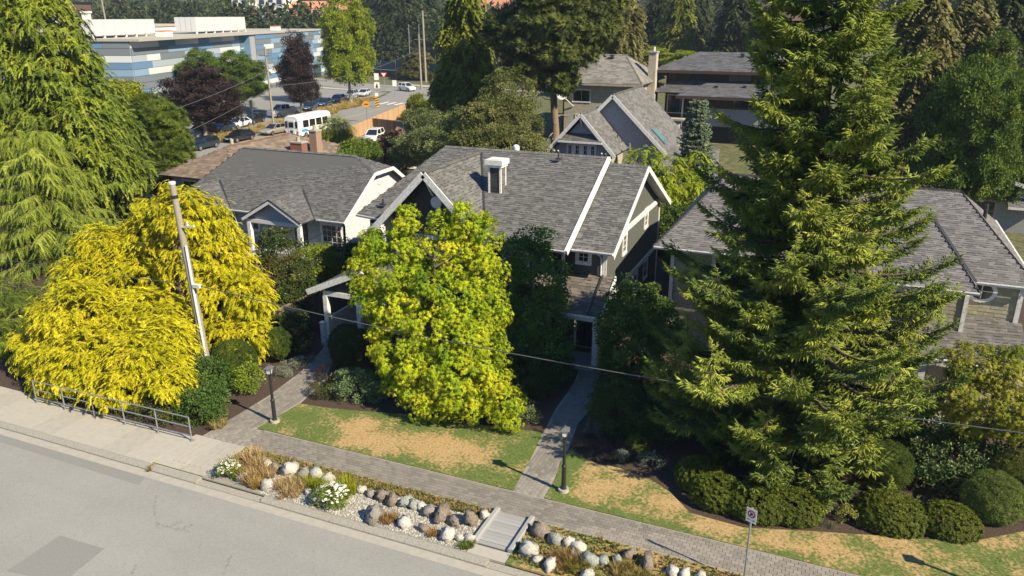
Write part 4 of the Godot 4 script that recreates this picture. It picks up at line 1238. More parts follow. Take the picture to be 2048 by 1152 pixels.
func carriage_house() -> void:
	var h := thing("carriage_house", "tall grey carriage house with steep white-edged gables and a skylight", "house")
	var rc := Color(0.155, 0.152, 0.150)
	var z := -62.0
	wall(h, [V(-22.7, 0, z - 0.5), V(-17.7, 0, z - 0.5), V(-17.7, 5.2, z - 0.5), V(-20.2, 7.9, z - 0.5), V(-22.7, 5.2, z - 0.5)], Vector3.BACK, M.grey_wall)
	wall(h, [V(-17.7, 0, z - 0.5), V(-17.7, 0, -71.0), V(-17.7, 5.2, -71.0), V(-17.7, 5.2, z - 0.5)], Vector3.RIGHT, M.cream)
	wall(h, [V(-22.7, 0, -71.0), V(-22.7, 0, z - 0.5), V(-22.7, 5.2, z - 0.5), V(-22.7, 5.2, -71.0)], Vector3.LEFT, M.grey_wall)
	var r := roof_face(h, [V(-23.25, 5.1, -71.0), V(-23.25, 5.1, z), V(-20.2, 8.38, z), V(-20.2, 8.38, -71.0)], V(-1, 1, 0), rc, 0, 0.24, 0.4)
	roof_face(h, [V(-17.2, 5.1, z), V(-17.2, 5.1, -71.0), V(-20.2, 8.38, -71.0), V(-20.2, 8.38, z)], V(1, 1, 0), rc, 0, 0.24, 0.4)
	ridge_caps(r, V(-20.2, 8.4, z), V(-20.2, 8.4, -71.0), rc)
	for s in [-1, 1]:
		part(h, "barge_board", bar(V(-20.22 + 3.05 * s, 4.95, z + 0.04), V(-20.22, 8.27, z + 0.04), 0.06, 0.28), M.white)
		for k in 2:
			part(h, "eave_bracket", bar(V(-20.2 + (2.25 - 0.35 * k) * s, 4.85, z - 0.45), V(-20.2 + (2.25 - 0.35 * k) * s, 5.25, z + 0.0), 0.1, 0.12), M.white)
	part(h, "gable_bracket", bar(V(-20.2, 7.3, z - 0.45), V(-20.2, 7.9, z), 0.1, 0.12), M.white)
	# pent roof over french doors
	roof_face(h, [V(-22.1, 6.15, z + 0.15), V(-18.3, 6.15, z + 0.15), V(-18.6, 6.7, z - 0.5), V(-21.8, 6.7, z - 0.5)], V(0, 1, 1), Color(0.11, 0.108, 0.106), 0, 0.24, 0.4)
	part(h, "pent_fascia", box_mesh(V(-22.1, 5.97, z + 0.12), V(-18.3, 6.13, z + 0.2)), M.white)
	part(h, "door_surround", box_mesh(V(-21.5, 3.2, z - 0.5), V(-18.9, 5.97, z - 0.42)), M.white)
	for x in [-21.2, -20.55, -19.85, -19.2]:
		window(h, V(x, 4.95, z - 0.42), Vector3.RIGHT, 0.36, 1.6, 2, 4, 0.03)
	# taller gable behind, running the same way
	var z2 := -66.0
	var r2 := roof_face(h, [V(-21.6, 6.6, -76.0), V(-21.6, 6.6, z2), V(-18.7, 9.6, z2), V(-18.7, 9.6, -76.0)], V(-1, 1, 0), rc, 0, 0.24, 0.4)
	roof_face(h, [V(-13.9, 4.9, z2), V(-13.9, 4.9, -76.0), V(-18.7, 9.6, -76.0), V(-18.7, 9.6, z2)], V(1, 1, 0), rc, 0, 0.24, 0.4)
	ridge_caps(r2, V(-18.7, 9.62, z2), V(-18.7, 9.62, -76.0), rc)
	part(h, "barge_board", bar(V(-20.2, 7.95, z2 + 0.04), V(-18.7, 9.48, z2 + 0.04), 0.06, 0.30), M.white)
	part(h, "barge_board", bar(V(-18.7, 9.48, z2 + 0.04), V(-13.8, 4.75, z2 + 0.04), 0.06, 0.30), M.white)
	wall(h, [V(-20.6, 0, z2 - 0.4), V(-14.4, 0, z2 - 0.4), V(-14.4, 5.1, z2 - 0.4), V(-18.7, 9.25, z2 - 0.4), V(-20.6, 7.4, z2 - 0.4)], Vector3.BACK, M.grey_wall)
	wall(h, [V(-14.4, 0, z2 - 0.4), V(-14.4, 0, -76.0), V(-14.4, 5.1, -76.0), V(-14.4, 5.1, z2 - 0.4)], Vector3.RIGHT, M.cream)
	wall(h, [V(-14.4, 0, -76.0), V(-22.7, 0, -76.0), V(-22.7, 5.0, -76.0), V(-18.7, 9.2, -76.0), V(-14.4, 5.0, -76.0)], Vector3.FORWARD, M.grey_wall)
	var sn := V(0.70, 0.715, 0)
	var sl := MB.new()
	sl.obox(V(-15.6, 6.60, -68.6), V(1.25, -1.225, 0), V(0, 0, 1.0), sn * 0.12)
	part(h, "skylight", sl.done(), M.sky_glass)
	# small wall dormer on the sunny side
	roof_face(h, [V(-16.5, 5.2, -64.6), V(-16.5, 5.2, -63.6), V(-16.5, 5.9, -64.1)], V(1, 0.5, 0), rc, 0, 0.3, 0.4)
	for i in 3:
		part(h, "roof_vent", tube_mesh([V(-18.3 + 0.4 * i, 6.6 - 0.42 * i, -65.2), V(-18.3 + 0.4 * i, 7.0 - 0.42 * i, -65.2)], 0.05), M.flash)
	# low roof wing reaching towards the blue spruce
	roof_face(h, [V(-14.3, 3.4, -64.5), V(-9.2, 3.4, -64.5), V(-9.8, 5.2, -68.5), V(-14.3, 5.2, -68.5)], V(0, 1, 0.5), Color(0.19, 0.185, 0.18), 0, 0.24, 0.4)
	wall(h, [V(-14.3, 0, -65.0), V(-9.6, 0, -65.0), V(-9.6, 3.4, -65.0), V(-14.3, 3.4, -65.0)], Vector3.BACK, M.grey_wall)

func stucco_house() -> void:
	var y := 3.3
	var z := -86.0
	var h := thing("stucco_house", "beige stucco house with hipped shingle roof and tall chimney behind the carriage house", "house", V(0, y, 0))
	var rc := Color(0.23, 0.215, 0.19)
	wall(h, [V(-30.2, -1, z), V(-21.6, -1, z), V(-21.6, 5.6, z), V(-30.2, 5.6, z)], Vector3.BACK, M.stucco)
	wall(h, [V(-21.6, -1, z), V(-21.6, -1, -96.0), V(-21.6, 5.6, -96.0), V(-21.6, 5.6, z)], Vector3.RIGHT, M.stucco)
	wall(h, [V(-30.2, -1, -96.0), V(-30.2, -1, z), V(-30.2, 5.6, z), V(-30.2, 5.6, -96.0)], Vector3.LEFT, M.stucco)
	var e := 5.55
	var ap := 8.35
	var r := roof_face(h, [V(-31.0, e, z + 0.6), V(-20.9, e, z + 0.6), V(-24.4, ap, -91.0), V(-28.4, ap, -91.0)], V(0, 1, 0.6), rc, 0, 0.3, 0.5)
	roof_face(h, [V(-20.9, e, z + 0.6), V(-20.9, e, -96.6), V(-24.4, ap, -91.0)], V(1, 1, 0), rc, 0, 0.3, 0.5)
	roof_face(h, [V(-31.0, e, -96.6), V(-31.0, e, z + 0.6), V(-28.4, ap, -91.0)], V(-1, 1, 0), rc, 0, 0.3, 0.5)
	roof_face(h, [V(-20.9, e, -96.6), V(-31.0, e, -96.6), V(-28.4, ap, -91.0), V(-24.4, ap, -91.0)], V(0, 1, -0.6), rc, 0, 0.4, 0.6)
	ridge_caps(r, V(-28.4, ap + 0.03, -91.0), V(-24.4, ap + 0.03, -91.0), rc)
	ridge_caps(r, V(-20.9, e + 0.03, z + 0.6), V(-24.4, ap + 0.03, -91.0), rc, 0.12)
	part(h, "fascia", box_mesh(V(-31.0, e - 0.25, z + 0.56), V(-20.9, e - 0.03, z + 0.62)), M.stucco)
	window(h, V(-28.0, 4.1, z), Vector3.RIGHT, 2.0, 1.3, 2, 1, 0.1)
	window(h, V(-27.6, 1.2, z), Vector3.RIGHT, 2.0, 1.5, 3, 1, 0.1)
	window(h, V(-23.6, 4.1, z), Vector3.RIGHT, 1.2, 1.2, 2, 1, 0.1)
	var c := part(h, "chimney", box_mesh(V(-21.55, 0, -91.2), V(-20.7, 8.7, -90.2)), M.stucco)
	part(c, "chimney_cap", box_mesh(V(-21.65, 8.7, -91.3), V(-20.6, 8.85, -90.1)), M.concrete)
	part(c, "flue_pot", tube_mesh([V(-21.1, 8.85, -90.7), V(-21.1, 9.3, -90.7)], 0.14), M.trim_grey)
	for p in [-28.0, -26.0]:
		part(h, "roof_vent", box_mesh(V(p, ap - 0.35, -90.4), V(p + 0.4, ap + 0.05, -90.0)), M.brown)
	var ds := MB.new()
	ds.lathe(Vector3.ZERO, [[0.0, 0.0], [0.35, 0.05], [0.62, 0.2], [0.60, 0.2], [0.0, 0.06]], 18)
	var dish := part(h, "satellite_dish", ds.done(), M.white, V(-30.0, 4.1, z + 0.9))
	dish.rotation = V(0.9, 0.35, 0)
	part(h, "dish_mast", tube_mesh([V(-29.9, 4.0, z + 0.8), V(-28.9, 2.9, z + 0.05)], 0.05), M.trim_grey)

func modern_house() -> void:
	var y := 4.3
	var h := thing("brown_house", "low-pitched brown and grey house with wide eaves, deck and charcoal roofs on the slope", "house", V(0, y, 0))
	var rc := Color(0.112, 0.112, 0.122)
	var z := -92.0
	# upper storey
	wall(h, [V(-19.8, 0, z), V(-7.0, 0, z), V(-7.0, 5.9, z), V(-19.8, 5.9, z)], Vector3.BACK, M.brown)
	wall(h, [V(-19.8, 0, -102), V(-19.8, 0, z), V(-19.8, 5.9, z), V(-19.8, 5.9, -102)], Vector3.LEFT, M.brown)
	wall(h, [V(-7.0, 0, z), V(-7.0, 0, -102), V(-7.0, 5.9, -102), V(-7.0, 5.9, z)], Vector3.RIGHT, M.brown)
	var r := roof_face(h, [V(-21.2, 5.8, z + 1.0), V(-6.0, 5.8, z + 1.0), V(-8.5, 7.6, -97.0), V(-17.0, 7.6, -97.0)], V(0, 1, 0.3), rc, 0, 0.3, 0.6)
	roof_face(h, [V(-21.2, 5.8, -103), V(-21.2, 5.8, z + 1.0), V(-17.0, 7.6, -97.0)], V(-1, 1, 0), rc, 0, 0.3, 0.6)
	roof_face(h, [V(-6.0, 5.8, -103), V(-21.2, 5.8, -103), V(-17.0, 7.6, -97.0), V(-8.5, 7.6, -97.0)], V(0, 1, -0.3), rc, 0, 0.4, 0.6)
	roof_face(h, [V(-6.0, 5.8, z + 1.0), V(-6.0, 5.8, -103), V(-8.5, 7.6, -97.0)], V(1, 1, 0), rc, 0, 0.4, 0.6)
	part(h, "fascia", box_mesh(V(-21.25, 5.5, z + 0.97), V(-6.0, 5.77, z + 1.05)), M.brown)
	ridge_caps(r, V(-17.0, 7.62, -97.0), V(-21.2, 5.82, z + 1.0), rc, 0.12)
	window(h, V(-16.9, 4.8, z), Vector3.RIGHT, 3.6, 1.3, 3, 1, 0.06, M.brown)
	window(h, V(-11.6, 4.8, z), Vector3.RIGHT, 2.4, 1.3, 2, 1, 0.06, M.brown)
	# lower front wing
	var zf := -88.0
	wall(h, [V(-16.0, 0.2, zf), V(-7.0, 0.2, zf), V(-7.0, 2.1, zf), V(-16.0, 2.1, zf)], Vector3.BACK, M.grey_wall)
	wall(h, [V(-16.0, -3.5, zf - 0.5), V(-7.0, -3.5, zf - 0.5), V(-7.0, 0.2, zf - 0.5), V(-16.0, 0.2, zf - 0.5)], Vector3.BACK, M.dark)
	wall(h, [V(-16.0, 2.1, zf - 0.02), V(-7.0, 2.1, zf - 0.02), V(-7.0, 3.5, zf - 0.02), V(-16.0, 3.5, zf - 0.02)], Vector3.BACK, M.brown)
	wall(h, [V(-16.0, -1.5, -92), V(-16.0, -1.5, zf), V(-16.0, 3.5, zf), V(-16.0, 3.5, -92)], Vector3.LEFT, M.brown)
	wall(h, [V(-7.0, -1.5, zf), V(-7.0, -1.5, -92), V(-7.0, 3.5, -92), V(-7.0, 3.5, zf)], Vector3.RIGHT, M.grey_wall)
	roof_face(h, [V(-17.6, 3.42, zf + 1.0), V(-6.0, 3.42, zf + 1.0), V(-8.5, 4.7, z), V(-14.6, 4.7, z)], V(0, 1, 0.3), rc, 0, 0.3, 0.6)
	roof_face(h, [V(-21.0, 3.42, z + 1.6), V(-17.0, 3.42, z + 1.6), V(-14.6, 4.7, z), V(-19.0, 4.5, z)], V(0, 1, 0.3), rc, 0, 0.3, 0.6)
	roof_face(h, [V(-17.6, 3.42, z + 1.2), V(-17.6, 3.42, zf + 1.0), V(-14.6, 4.7, z)], V(-1, 1, 0), rc, 0, 0.3, 0.6)
	part(h, "fascia", box_mesh(V(-17.6, 3.12, zf + 0.97), V(-6.0, 3.39, zf + 1.03)), M.brown)
	window(h, V(-10.6, 2.75, zf), Vector3.RIGHT, 2.0, 1.0, 2, 1, 0.06, M.brown)
	window(h, V(-18.0, 2.0, z), Vector3.RIGHT, 3.0, 2.0, 2, 1, 0.06, M.trim_grey)
	part(h, "deck", box_mesh(V(-21.5, -0.3, z), V(-16.0, 0.0, zf + 0.4)), M.brown)
	for i in 9:
		part(h, "deck_baluster", box_mesh(V(-21.45 + 0.66 * i, 0.0, zf + 0.3), V(-21.39 + 0.66 * i, 1.0, zf + 0.36)), M.dark)
	part(h, "deck_rail", box_mesh(V(-21.5, 1.0, zf + 0.28), V(-16.0, 1.06, zf + 0.38)), M.dark)
	for x in [-20.2, -17.0]:
		part(h, "deck_post", box_mesh(V(x, 0.0, zf + 0.1), V(x + 0.16, 3.4, zf + 0.26)), M.trim_grey)
	var pier := part(h, "masonry_pier", box_mesh(V(-18.2, -3.4, zf + 0.9), V(-16.9, 0.85, zf + 2.1)), M.grey_wall)
	part(pier, "coping", box_mesh(V(-18.35, 0.85, zf + 0.8), V(-16.4, 1.05, zf + 2.2)), M.concrete2)
	for p in [[-14.0, 4.0, -90.0], [-11.0, 4.1, -90.2], [-10.5, 7.1, -95.4], [-12.2, 7.2, -95.6]]:
		part(h, "roof_vent", box_mesh(V(p[0], p[1], p[2]), V(p[0] + 0.4, p[1] + 0.35, p[2] + 0.3)), M.flash)
	# things on the deck
	var gl := thing("barbecue", "silver barbecue on the deck of the brown house", "barbecue", V(-20.9, y, -88.6))
	part(gl, "cart", box_mesh(V(-0.5, 0.0, -0.3), V(0.5, 0.8, 0.3)), M.dark)
	part(gl, "hood", tube_mesh([V(-0.5, 0.95, 0), V(0.5, 0.95, 0)], 0.32, -1.0, 12), M.rim)
	for i in 2:
		var cr := thing("deck_chair", ["red deck chair next to the barbecue on the brown house deck", "red deck chair farther along the brown house deck"][i], "chair", V(-19.4 + 1.1 * i, y, -88.8), 0.4, "red chairs on the deck")
		var cm := paint(0.16, 0.035, 0.03, 0.7)
		part(cr, "seat", box_mesh(V(-0.28, 0.38, -0.28), V(0.28, 0.44, 0.28)), cm)
		part(cr, "backrest", box_mesh(V(-0.28, 0.44, -0.30), V(0.28, 1.0, -0.25)), cm)
		for sx in [-0.26, 0.22]:
			for sz in [-0.26, 0.22]:
				part(cr, "leg", box_mesh(V(sx, 0, sz), V(sx + 0.04, 0.38, sz + 0.04)), cm)

func shake_house() -> void:
	var h := thing("shake_roof_house", "brown shake roofed house with two brick chimneys behind the grey bungalow", "house")
	var rc := Color(0.22, 0.165, 0.125)
	var c := [V(-53.3, 3.2, -48.7), V(-45.2, 3.2, -48.7), V(-45.2, 3.2, -67.0), V(-53.3, 3.2, -67.0)]
	var a1 := V(-49.1, 5.3, -52.8)
	var a2 := V(-49.1, 5.3, -61.0)
	var q := [V(-52.6, 0, -49.4), V(-45.9, 0, -49.4), V(-45.9, 0, -66.3), V(-52.6, 0, -66.3)]
	var outs := [Vector3.BACK, Vector3.RIGHT, Vector3.FORWARD, Vector3.LEFT]
	for i in 4:
		wall(h, [q[i], q[(i + 1) % 4], q[(i + 1) % 4] + V(0, 3.2, 0), q[i] + V(0, 3.2, 0)], outs[i], M.pale_blue)
	var a := roof_face(h, [c[3], c[0], a1, a2], V(-1, 1, 0), Color(0.30, 0.235, 0.18), 0, 0.34, 0.42)
	roof_face(h, [c[0], c[1], a1], V(0, 1, 1), rc, 0, 0.34, 0.42)
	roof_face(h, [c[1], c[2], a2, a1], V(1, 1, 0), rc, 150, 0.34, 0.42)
	roof_face(h, [c[2], c[3], a2], V(0, 1, -1), rc, 0, 0.4, 0.5)
	ridge_caps(a, a1 + V(0, 0.03, 0), a2 + V(0, 0.03, 0), Color(0.2, 0.12, 0.08))
	gutter(h, c[1], c[2], Vector3.RIGHT, M.white)
	window(h, V(-50.6, 2.0, -49.4), Vector3.RIGHT, 1.4, 1.5, 2, 2, 0.1)
	var brick := grain(paint(0.30, 0.13, 0.085, 0.95), M.fine, 1.0)
	var brick2 := grain(paint(0.40, 0.27, 0.21, 0.95), M.fine, 1.0)
	for cc in [[V(-46.1, 3.5, -58.5), 1.3, 1.45, brick], [V(-45.75, 3.0, -60.6), 0.8, 2.75, brick2]]:
		var ch := Node3D.new()
		ch.name = "chimney"
		h.add_child(ch, true)
		var w: float = cc[1]
		var hh: float = cc[2]
		var o: Vector3 = cc[0]
		part(ch, "core", box_mesh(o + V(-w * 0.5 + 0.015, -0.8, -0.4), o + V(w * 0.5 - 0.015, hh, 0.4)), M.concrete2)
		# brick courses
		var rows := int(hh / 0.16)
		for i in rows:
			var n := int(w / 0.28)
			for j in n:
				var x0 := -w * 0.5 + w * j / n + (0.04 if i % 2 else 0.0)
				part(ch, "brick", box_mesh(o + V(x0, i * 0.16, 0.39), o + V(x0 + w / n - 0.02, i * 0.16 + 0.145, 0.415)), cc[3])
			for j in 3:
				part(ch, "brick", box_mesh(o + V(w * 0.5 - 0.02, i * 0.16, -0.4 + 0.27 * j), o + V(w * 0.5 + 0.01, i * 0.16 + 0.145, -0.4 + 0.27 * j + 0.25)), cc[3])
		part(ch, "cap", box_mesh(o + V(-w * 0.5 - 0.07, hh, -0.47), o + V(w * 0.5 + 0.07, hh + 0.13, 0.47)), M.concrete)
		part(ch, "flue_pot", tube_mesh([o + V(0, hh + 0.1, 0), o + V(0, hh + 0.55, 0)], 0.2, 0.17, 8), M.concrete2)
	part(h, "roof_vent", tube_mesh([V(-49.4, 5.0, -53.6), V(-49.4, 5.75, -53.6)], 0.16), M.concrete)

func corner_garage() -> void:
	var h := thing("grey_garage", "low grey shingled garage with white-edged gable behind the cream house", "garage")
	var rc := Color(0.16, 0.158, 0.16)
	var z := -69.0
	wall(h, [V(8.0, 0, z), V(14.5, 0, z), V(14.5, 3.3, z), V(11.2, 4.3, z), V(8.0, 3.3, z)], Vector3.BACK, M.grey_wall)
	wall(h, [V(8.0, 0, -79), V(8.0, 0, z), V(8.0, 3.3, z), V(8.0, 3.3, -79)], Vector3.LEFT, M.grey_wall)
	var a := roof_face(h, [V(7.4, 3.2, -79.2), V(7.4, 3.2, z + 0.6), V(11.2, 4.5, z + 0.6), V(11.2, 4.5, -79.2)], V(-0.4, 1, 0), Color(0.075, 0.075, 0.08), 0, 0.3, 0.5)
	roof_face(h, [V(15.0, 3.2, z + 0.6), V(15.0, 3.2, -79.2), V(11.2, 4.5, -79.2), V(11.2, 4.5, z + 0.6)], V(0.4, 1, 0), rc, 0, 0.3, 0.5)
	ridge_caps(a, V(11.2, 4.52, z + 0.6), V(11.2, 4.52, -79.2), rc)
	part(h, "barge_board", bar(V(7.4, 3.05, z + 0.64), V(11.2, 4.36, z + 0.64), 0.06, 0.26), M.white)
	part(h, "barge_board", bar(V(11.2, 4.36, z + 0.64), V(15.0, 3.05, z + 0.64), 0.06, 0.26), M.white)
	part(h, "belt_course", box_mesh(V(8.0, 2.75, z), V(14.5, 2.95, z + 0.06)), M.white)
	roof_face(h, [V(12.0, 2.3, z + 1.2), V(15.0, 2.3, z + 1.2), V(15.0, 2.8, z), V(12.0, 2.8, z)], V(0, 1, 0.4), rc, 0, 0.2, 0.4)
	window(h, V(10.6, 1.6, z), Vector3.RIGHT, 1.5, 1.6, 3, 2, 0.12, M.stucco)
	part(h, "fascia", box_mesh(V(12.0, 2.1, z + 1.18), V(15.0, 2.28, z + 1.24)), M.white)

# ---------------------------------------------------------------- the back street, its buildings and vehicles
func build_background() -> void:
	back_street()
	striped_building()
	far_buildings()
	vehicles()
	back_poles()

func back_street() -> void:
	setting("back_road", flat([[-67.6, -66.0], [-69.2, -104.0], [-71.8, -125.0], [-73.6, -140.0], [-74.0, -152.5], [-93.5, -152.5], [-88.4, -139.0], [-80.8, -104.0], [-77.9, -66.0]], 0.012), M.old_road)
	setting("cross_road", flat([[-40.0, -149.0], [-74.0, -152.3], [-93.6, -152.3], [-110.0, -156.0], [-150.0, -174.0], [-150.0, -186.0], [-108.0, -168.0], [-92.0, -164.0], [-40.0, -161.0]], 0.008), M.old_road)
	setting("parking_lot", flat([[-78.3, -62.0], [-81.3, -104.0], [-88.9, -139.0], [-96.0, -150.0], [-128.0, -160.0], [-106.0, -95.0], [-100.0, -62.0]], 0.006), M.old_road)
	setting("footway", flat([[-77.9, -70.0], [-80.8, -104.0], [-88.4, -139.0], [-90.0, -139.3], [-82.3, -104.0], [-79.4, -70.0]], 0.07), M.concrete)
	setting("footway", flat([[-95.0, -151.5], [-112.0, -155.5], [-128.0, -162.0], [-128.0, -159.0], [-112.0, -152.5], [-96.0, -149.5]], 0.07), M.concrete)
	setting("footway", flat([[-104.0, -170.5], [-60.0, -166.0], [-60.0, -162.2], [-92.0, -164.4]], 0.07), M.concrete)
	setting("driveway", flat([[-56.0, -80.0], [-56.5, -97.0], [-62.6, -97.5], [-60.5, -80.0]], 0.016), M.concrete)
	setting("pavement_patch", flat([[-90.2, -142.0], [-93.5, -150.5], [-99.0, -149.0], [-95.0, -141.0]], 0.024), M.patch)  # small piece of pavement laid in the asphalt patch material
	# centre lines and the zebra crossing
	for s in [-0.14, 0.14]:
		setting("road_marking", flat([[-73.6 + s, -80.0], [-75.4 + s, -104.0], [-78.0 + s, -124.5], [-77.88 + s, -124.5], [-75.28 + s, -104.0], [-73.48 + s, -80.0]], 0.016), M.line_yellow)
	for i in 6:
		var x := -82.6 + 1.75 * i
		var z := -128.6 - 0.3 * (5 - i) * 0.6
		setting("road_marking", flat([[x, z], [x + 0.75, z + 0.1], [x + 0.2, z - 4.0], [x - 0.55, z - 4.1]], 0.017), M.line_white)
	# cedar board fence along the drive
	var f := thing("cedar_fence", "fresh orange cedar board fence running along the back street", "fence", V(-61.0, 0, -88.0))
	var d := V(-10.2, 0, -36.5)
	var n := 120
	for i in n:
		var p := d * (float(i) / n)
		var e := d * ((i + 0.93) / n)
		part(f, "board", bar(p + V(0, 0.95, 0), e + V(0, 0.95, 0), 0.03 + 0.01 * (i % 2), 1.9 + rf(-0.02, 0.02)), M.fresh_planks[rng.randi() % 4])
	for i in 13:
		part(f, "post", box_mesh(d * (i / 12.0) + V(-0.07, 0, -0.07), d * (i / 12.0) + V(0.07, 2.02, 0.07)), M.fresh_planks[0])
	var f2 := thing("cedar_fence", "short cedar board fence crossing behind the white parked SUV", "fence", V(-64.2, 0, -98.5))
	for i in 40:
		part(f2, "board", box_mesh(V(0.20 * i, 0.0, 0.2 * i * 0.25 + 0.008 * (i % 2)), V(0.20 * i + 0.19, 1.8, 0.2 * i * 0.25 + 0.04)), M.planks[rng.randi() % 4])
	# sports courts behind the corner
	setting("tennis_court", flat([[-150.0, -205.0], [-108.0, -188.0], [-112.0, -232.0], [-160.0, -250.0]], 0.02), paint(0.16, 0.30, 0.17, 0.9))
	setting("tennis_court", flat([[-142.0, -207.0], [-114.0, -196.5], [-116.0, -212.0], [-146.0, -224.0]], 0.03), paint(0.10, 0.24, 0.30, 0.9))
	var cf := thing("court_fence", "dark screened fence around the sports court at the street corner", "fence", V(-104.0, 0, -184.0))
	part(cf, "lower_panel", bar(V(-22.0, 0.9, -8.6), V(20.0, 0.9, 6.0), 0.1, 1.8), paint(0.075, 0.035, 0.028, 0.9))
	part(cf, "wind_screen", bar(V(-22.0, 3.0, -8.6), V(8.0, 3.0, 1.8), 0.06, 2.2), paint(0.035, 0.085, 0.11, 0.8))
	for i in 7:
		part(cf, "post", tube_mesh([V(-22.0 + 6.0 * i, 0, -8.6 + 2.09 * i), V(-22.0 + 6.0 * i, 4.3, -8.6 + 2.09 * i)], 0.09), M.galv)
	var cb := thing("court_backdrop", "tall dark windscreen wall at the far end of the sports court", "fence", V(-150.0, 0, -256.0))
	part(cb, "screen", bar(V(-18.0, 3.0, 0.0), V(45.0, 3.0, 20.0), 0.1, 6.0), paint(0.045, 0.038, 0.034, 0.9))
	for i in 6:
		part(cb, "post", tube_mesh([V(-18.0 + 12.0 * i, 0, 0.3 + 3.8 * i), V(-18.0 + 12.0 * i, 8.0, 0.3 + 3.8 * i)], 0.12), M.galv)
	var can := thing("court_canopy", "pale arched canopy shelter beside the sports court", "shelter", V(-140.0, 0, -236.0), 0.3)
	var arch := MB.new()
	for i in 10:
		var a := PI * i / 10.0
		var b := PI * (i + 1) / 10.0
		arch.obox(V(-4.0, 3.5 + sin(a) * 1.6, cos(a) * 2.6), V(14.0, 0, 0), V(0, sin(b) * 1.6 - sin(a) * 1.6, cos(b) * 2.6 - cos(a) * 2.6), V(0, 0.06, 0))
	part(can, "roof", arch.done(), M.trim_grey)
	for i in 4:
		part(can, "post", tube_mesh([V(-4.0 + 14.0 * (i % 2), 0, -2.6 + 5.2 * (i / 2)), V(-4.0 + 14.0 * (i % 2), 3.5, -2.6 + 5.2 * (i / 2))], 0.08), M.galv)
	var gate := thing("barrier_rail", "white pipe barrier in front of the court fence at the bend", "barrier", V(-88.5, 0, -171.0), -0.12)
	for i in 4:
		part(gate, "post", tube_mesh([V(3.6 * i, 0, 0), V(3.6 * i, 1.5, 0)], 0.09), M.white)
	for y in [0.75, 1.45]:
		part(gate, "rail", tube_mesh([V(0, y, 0), V(10.8, y, 0)], 0.09), M.white)
	var terrace := thing("garden_terrace", "white railed terrace with a parasol above the sports court", "terrace", V(-122.0, 3.2, -244.0), 0.35)
	part(terrace, "floor", box_mesh(V(0, -0.4, -6), V(24, 0, 0)), M.concrete)
	for i in 13:
		part(terrace, "baluster", box_mesh(V(2.0 * i, 0.0, -0.2), V(2.0 * i + 0.25, 2.2, 0.0)), M.white)
	part(terrace, "rail", box_mesh(V(0, 2.2, -0.25), V(24.4, 2.5, 0.05)), M.white)
	var par := thing("parasol", "cream parasol open on the white railed terrace", "parasol", V(-112.0, 3.2, -243.0))
	part(par, "pole", tube_mesh([V(0, 0, 0), V(0, 5.2, 0)], 0.09), M.white)
	var cn := MB.new()
	cn.lathe(V(0, 4.1, 0), [[3.6, 0.0], [0.0, 1.6]], 8)
	part(par, "canopy", cn.done(), paint(0.7, 0.66, 0.55, 0.9))

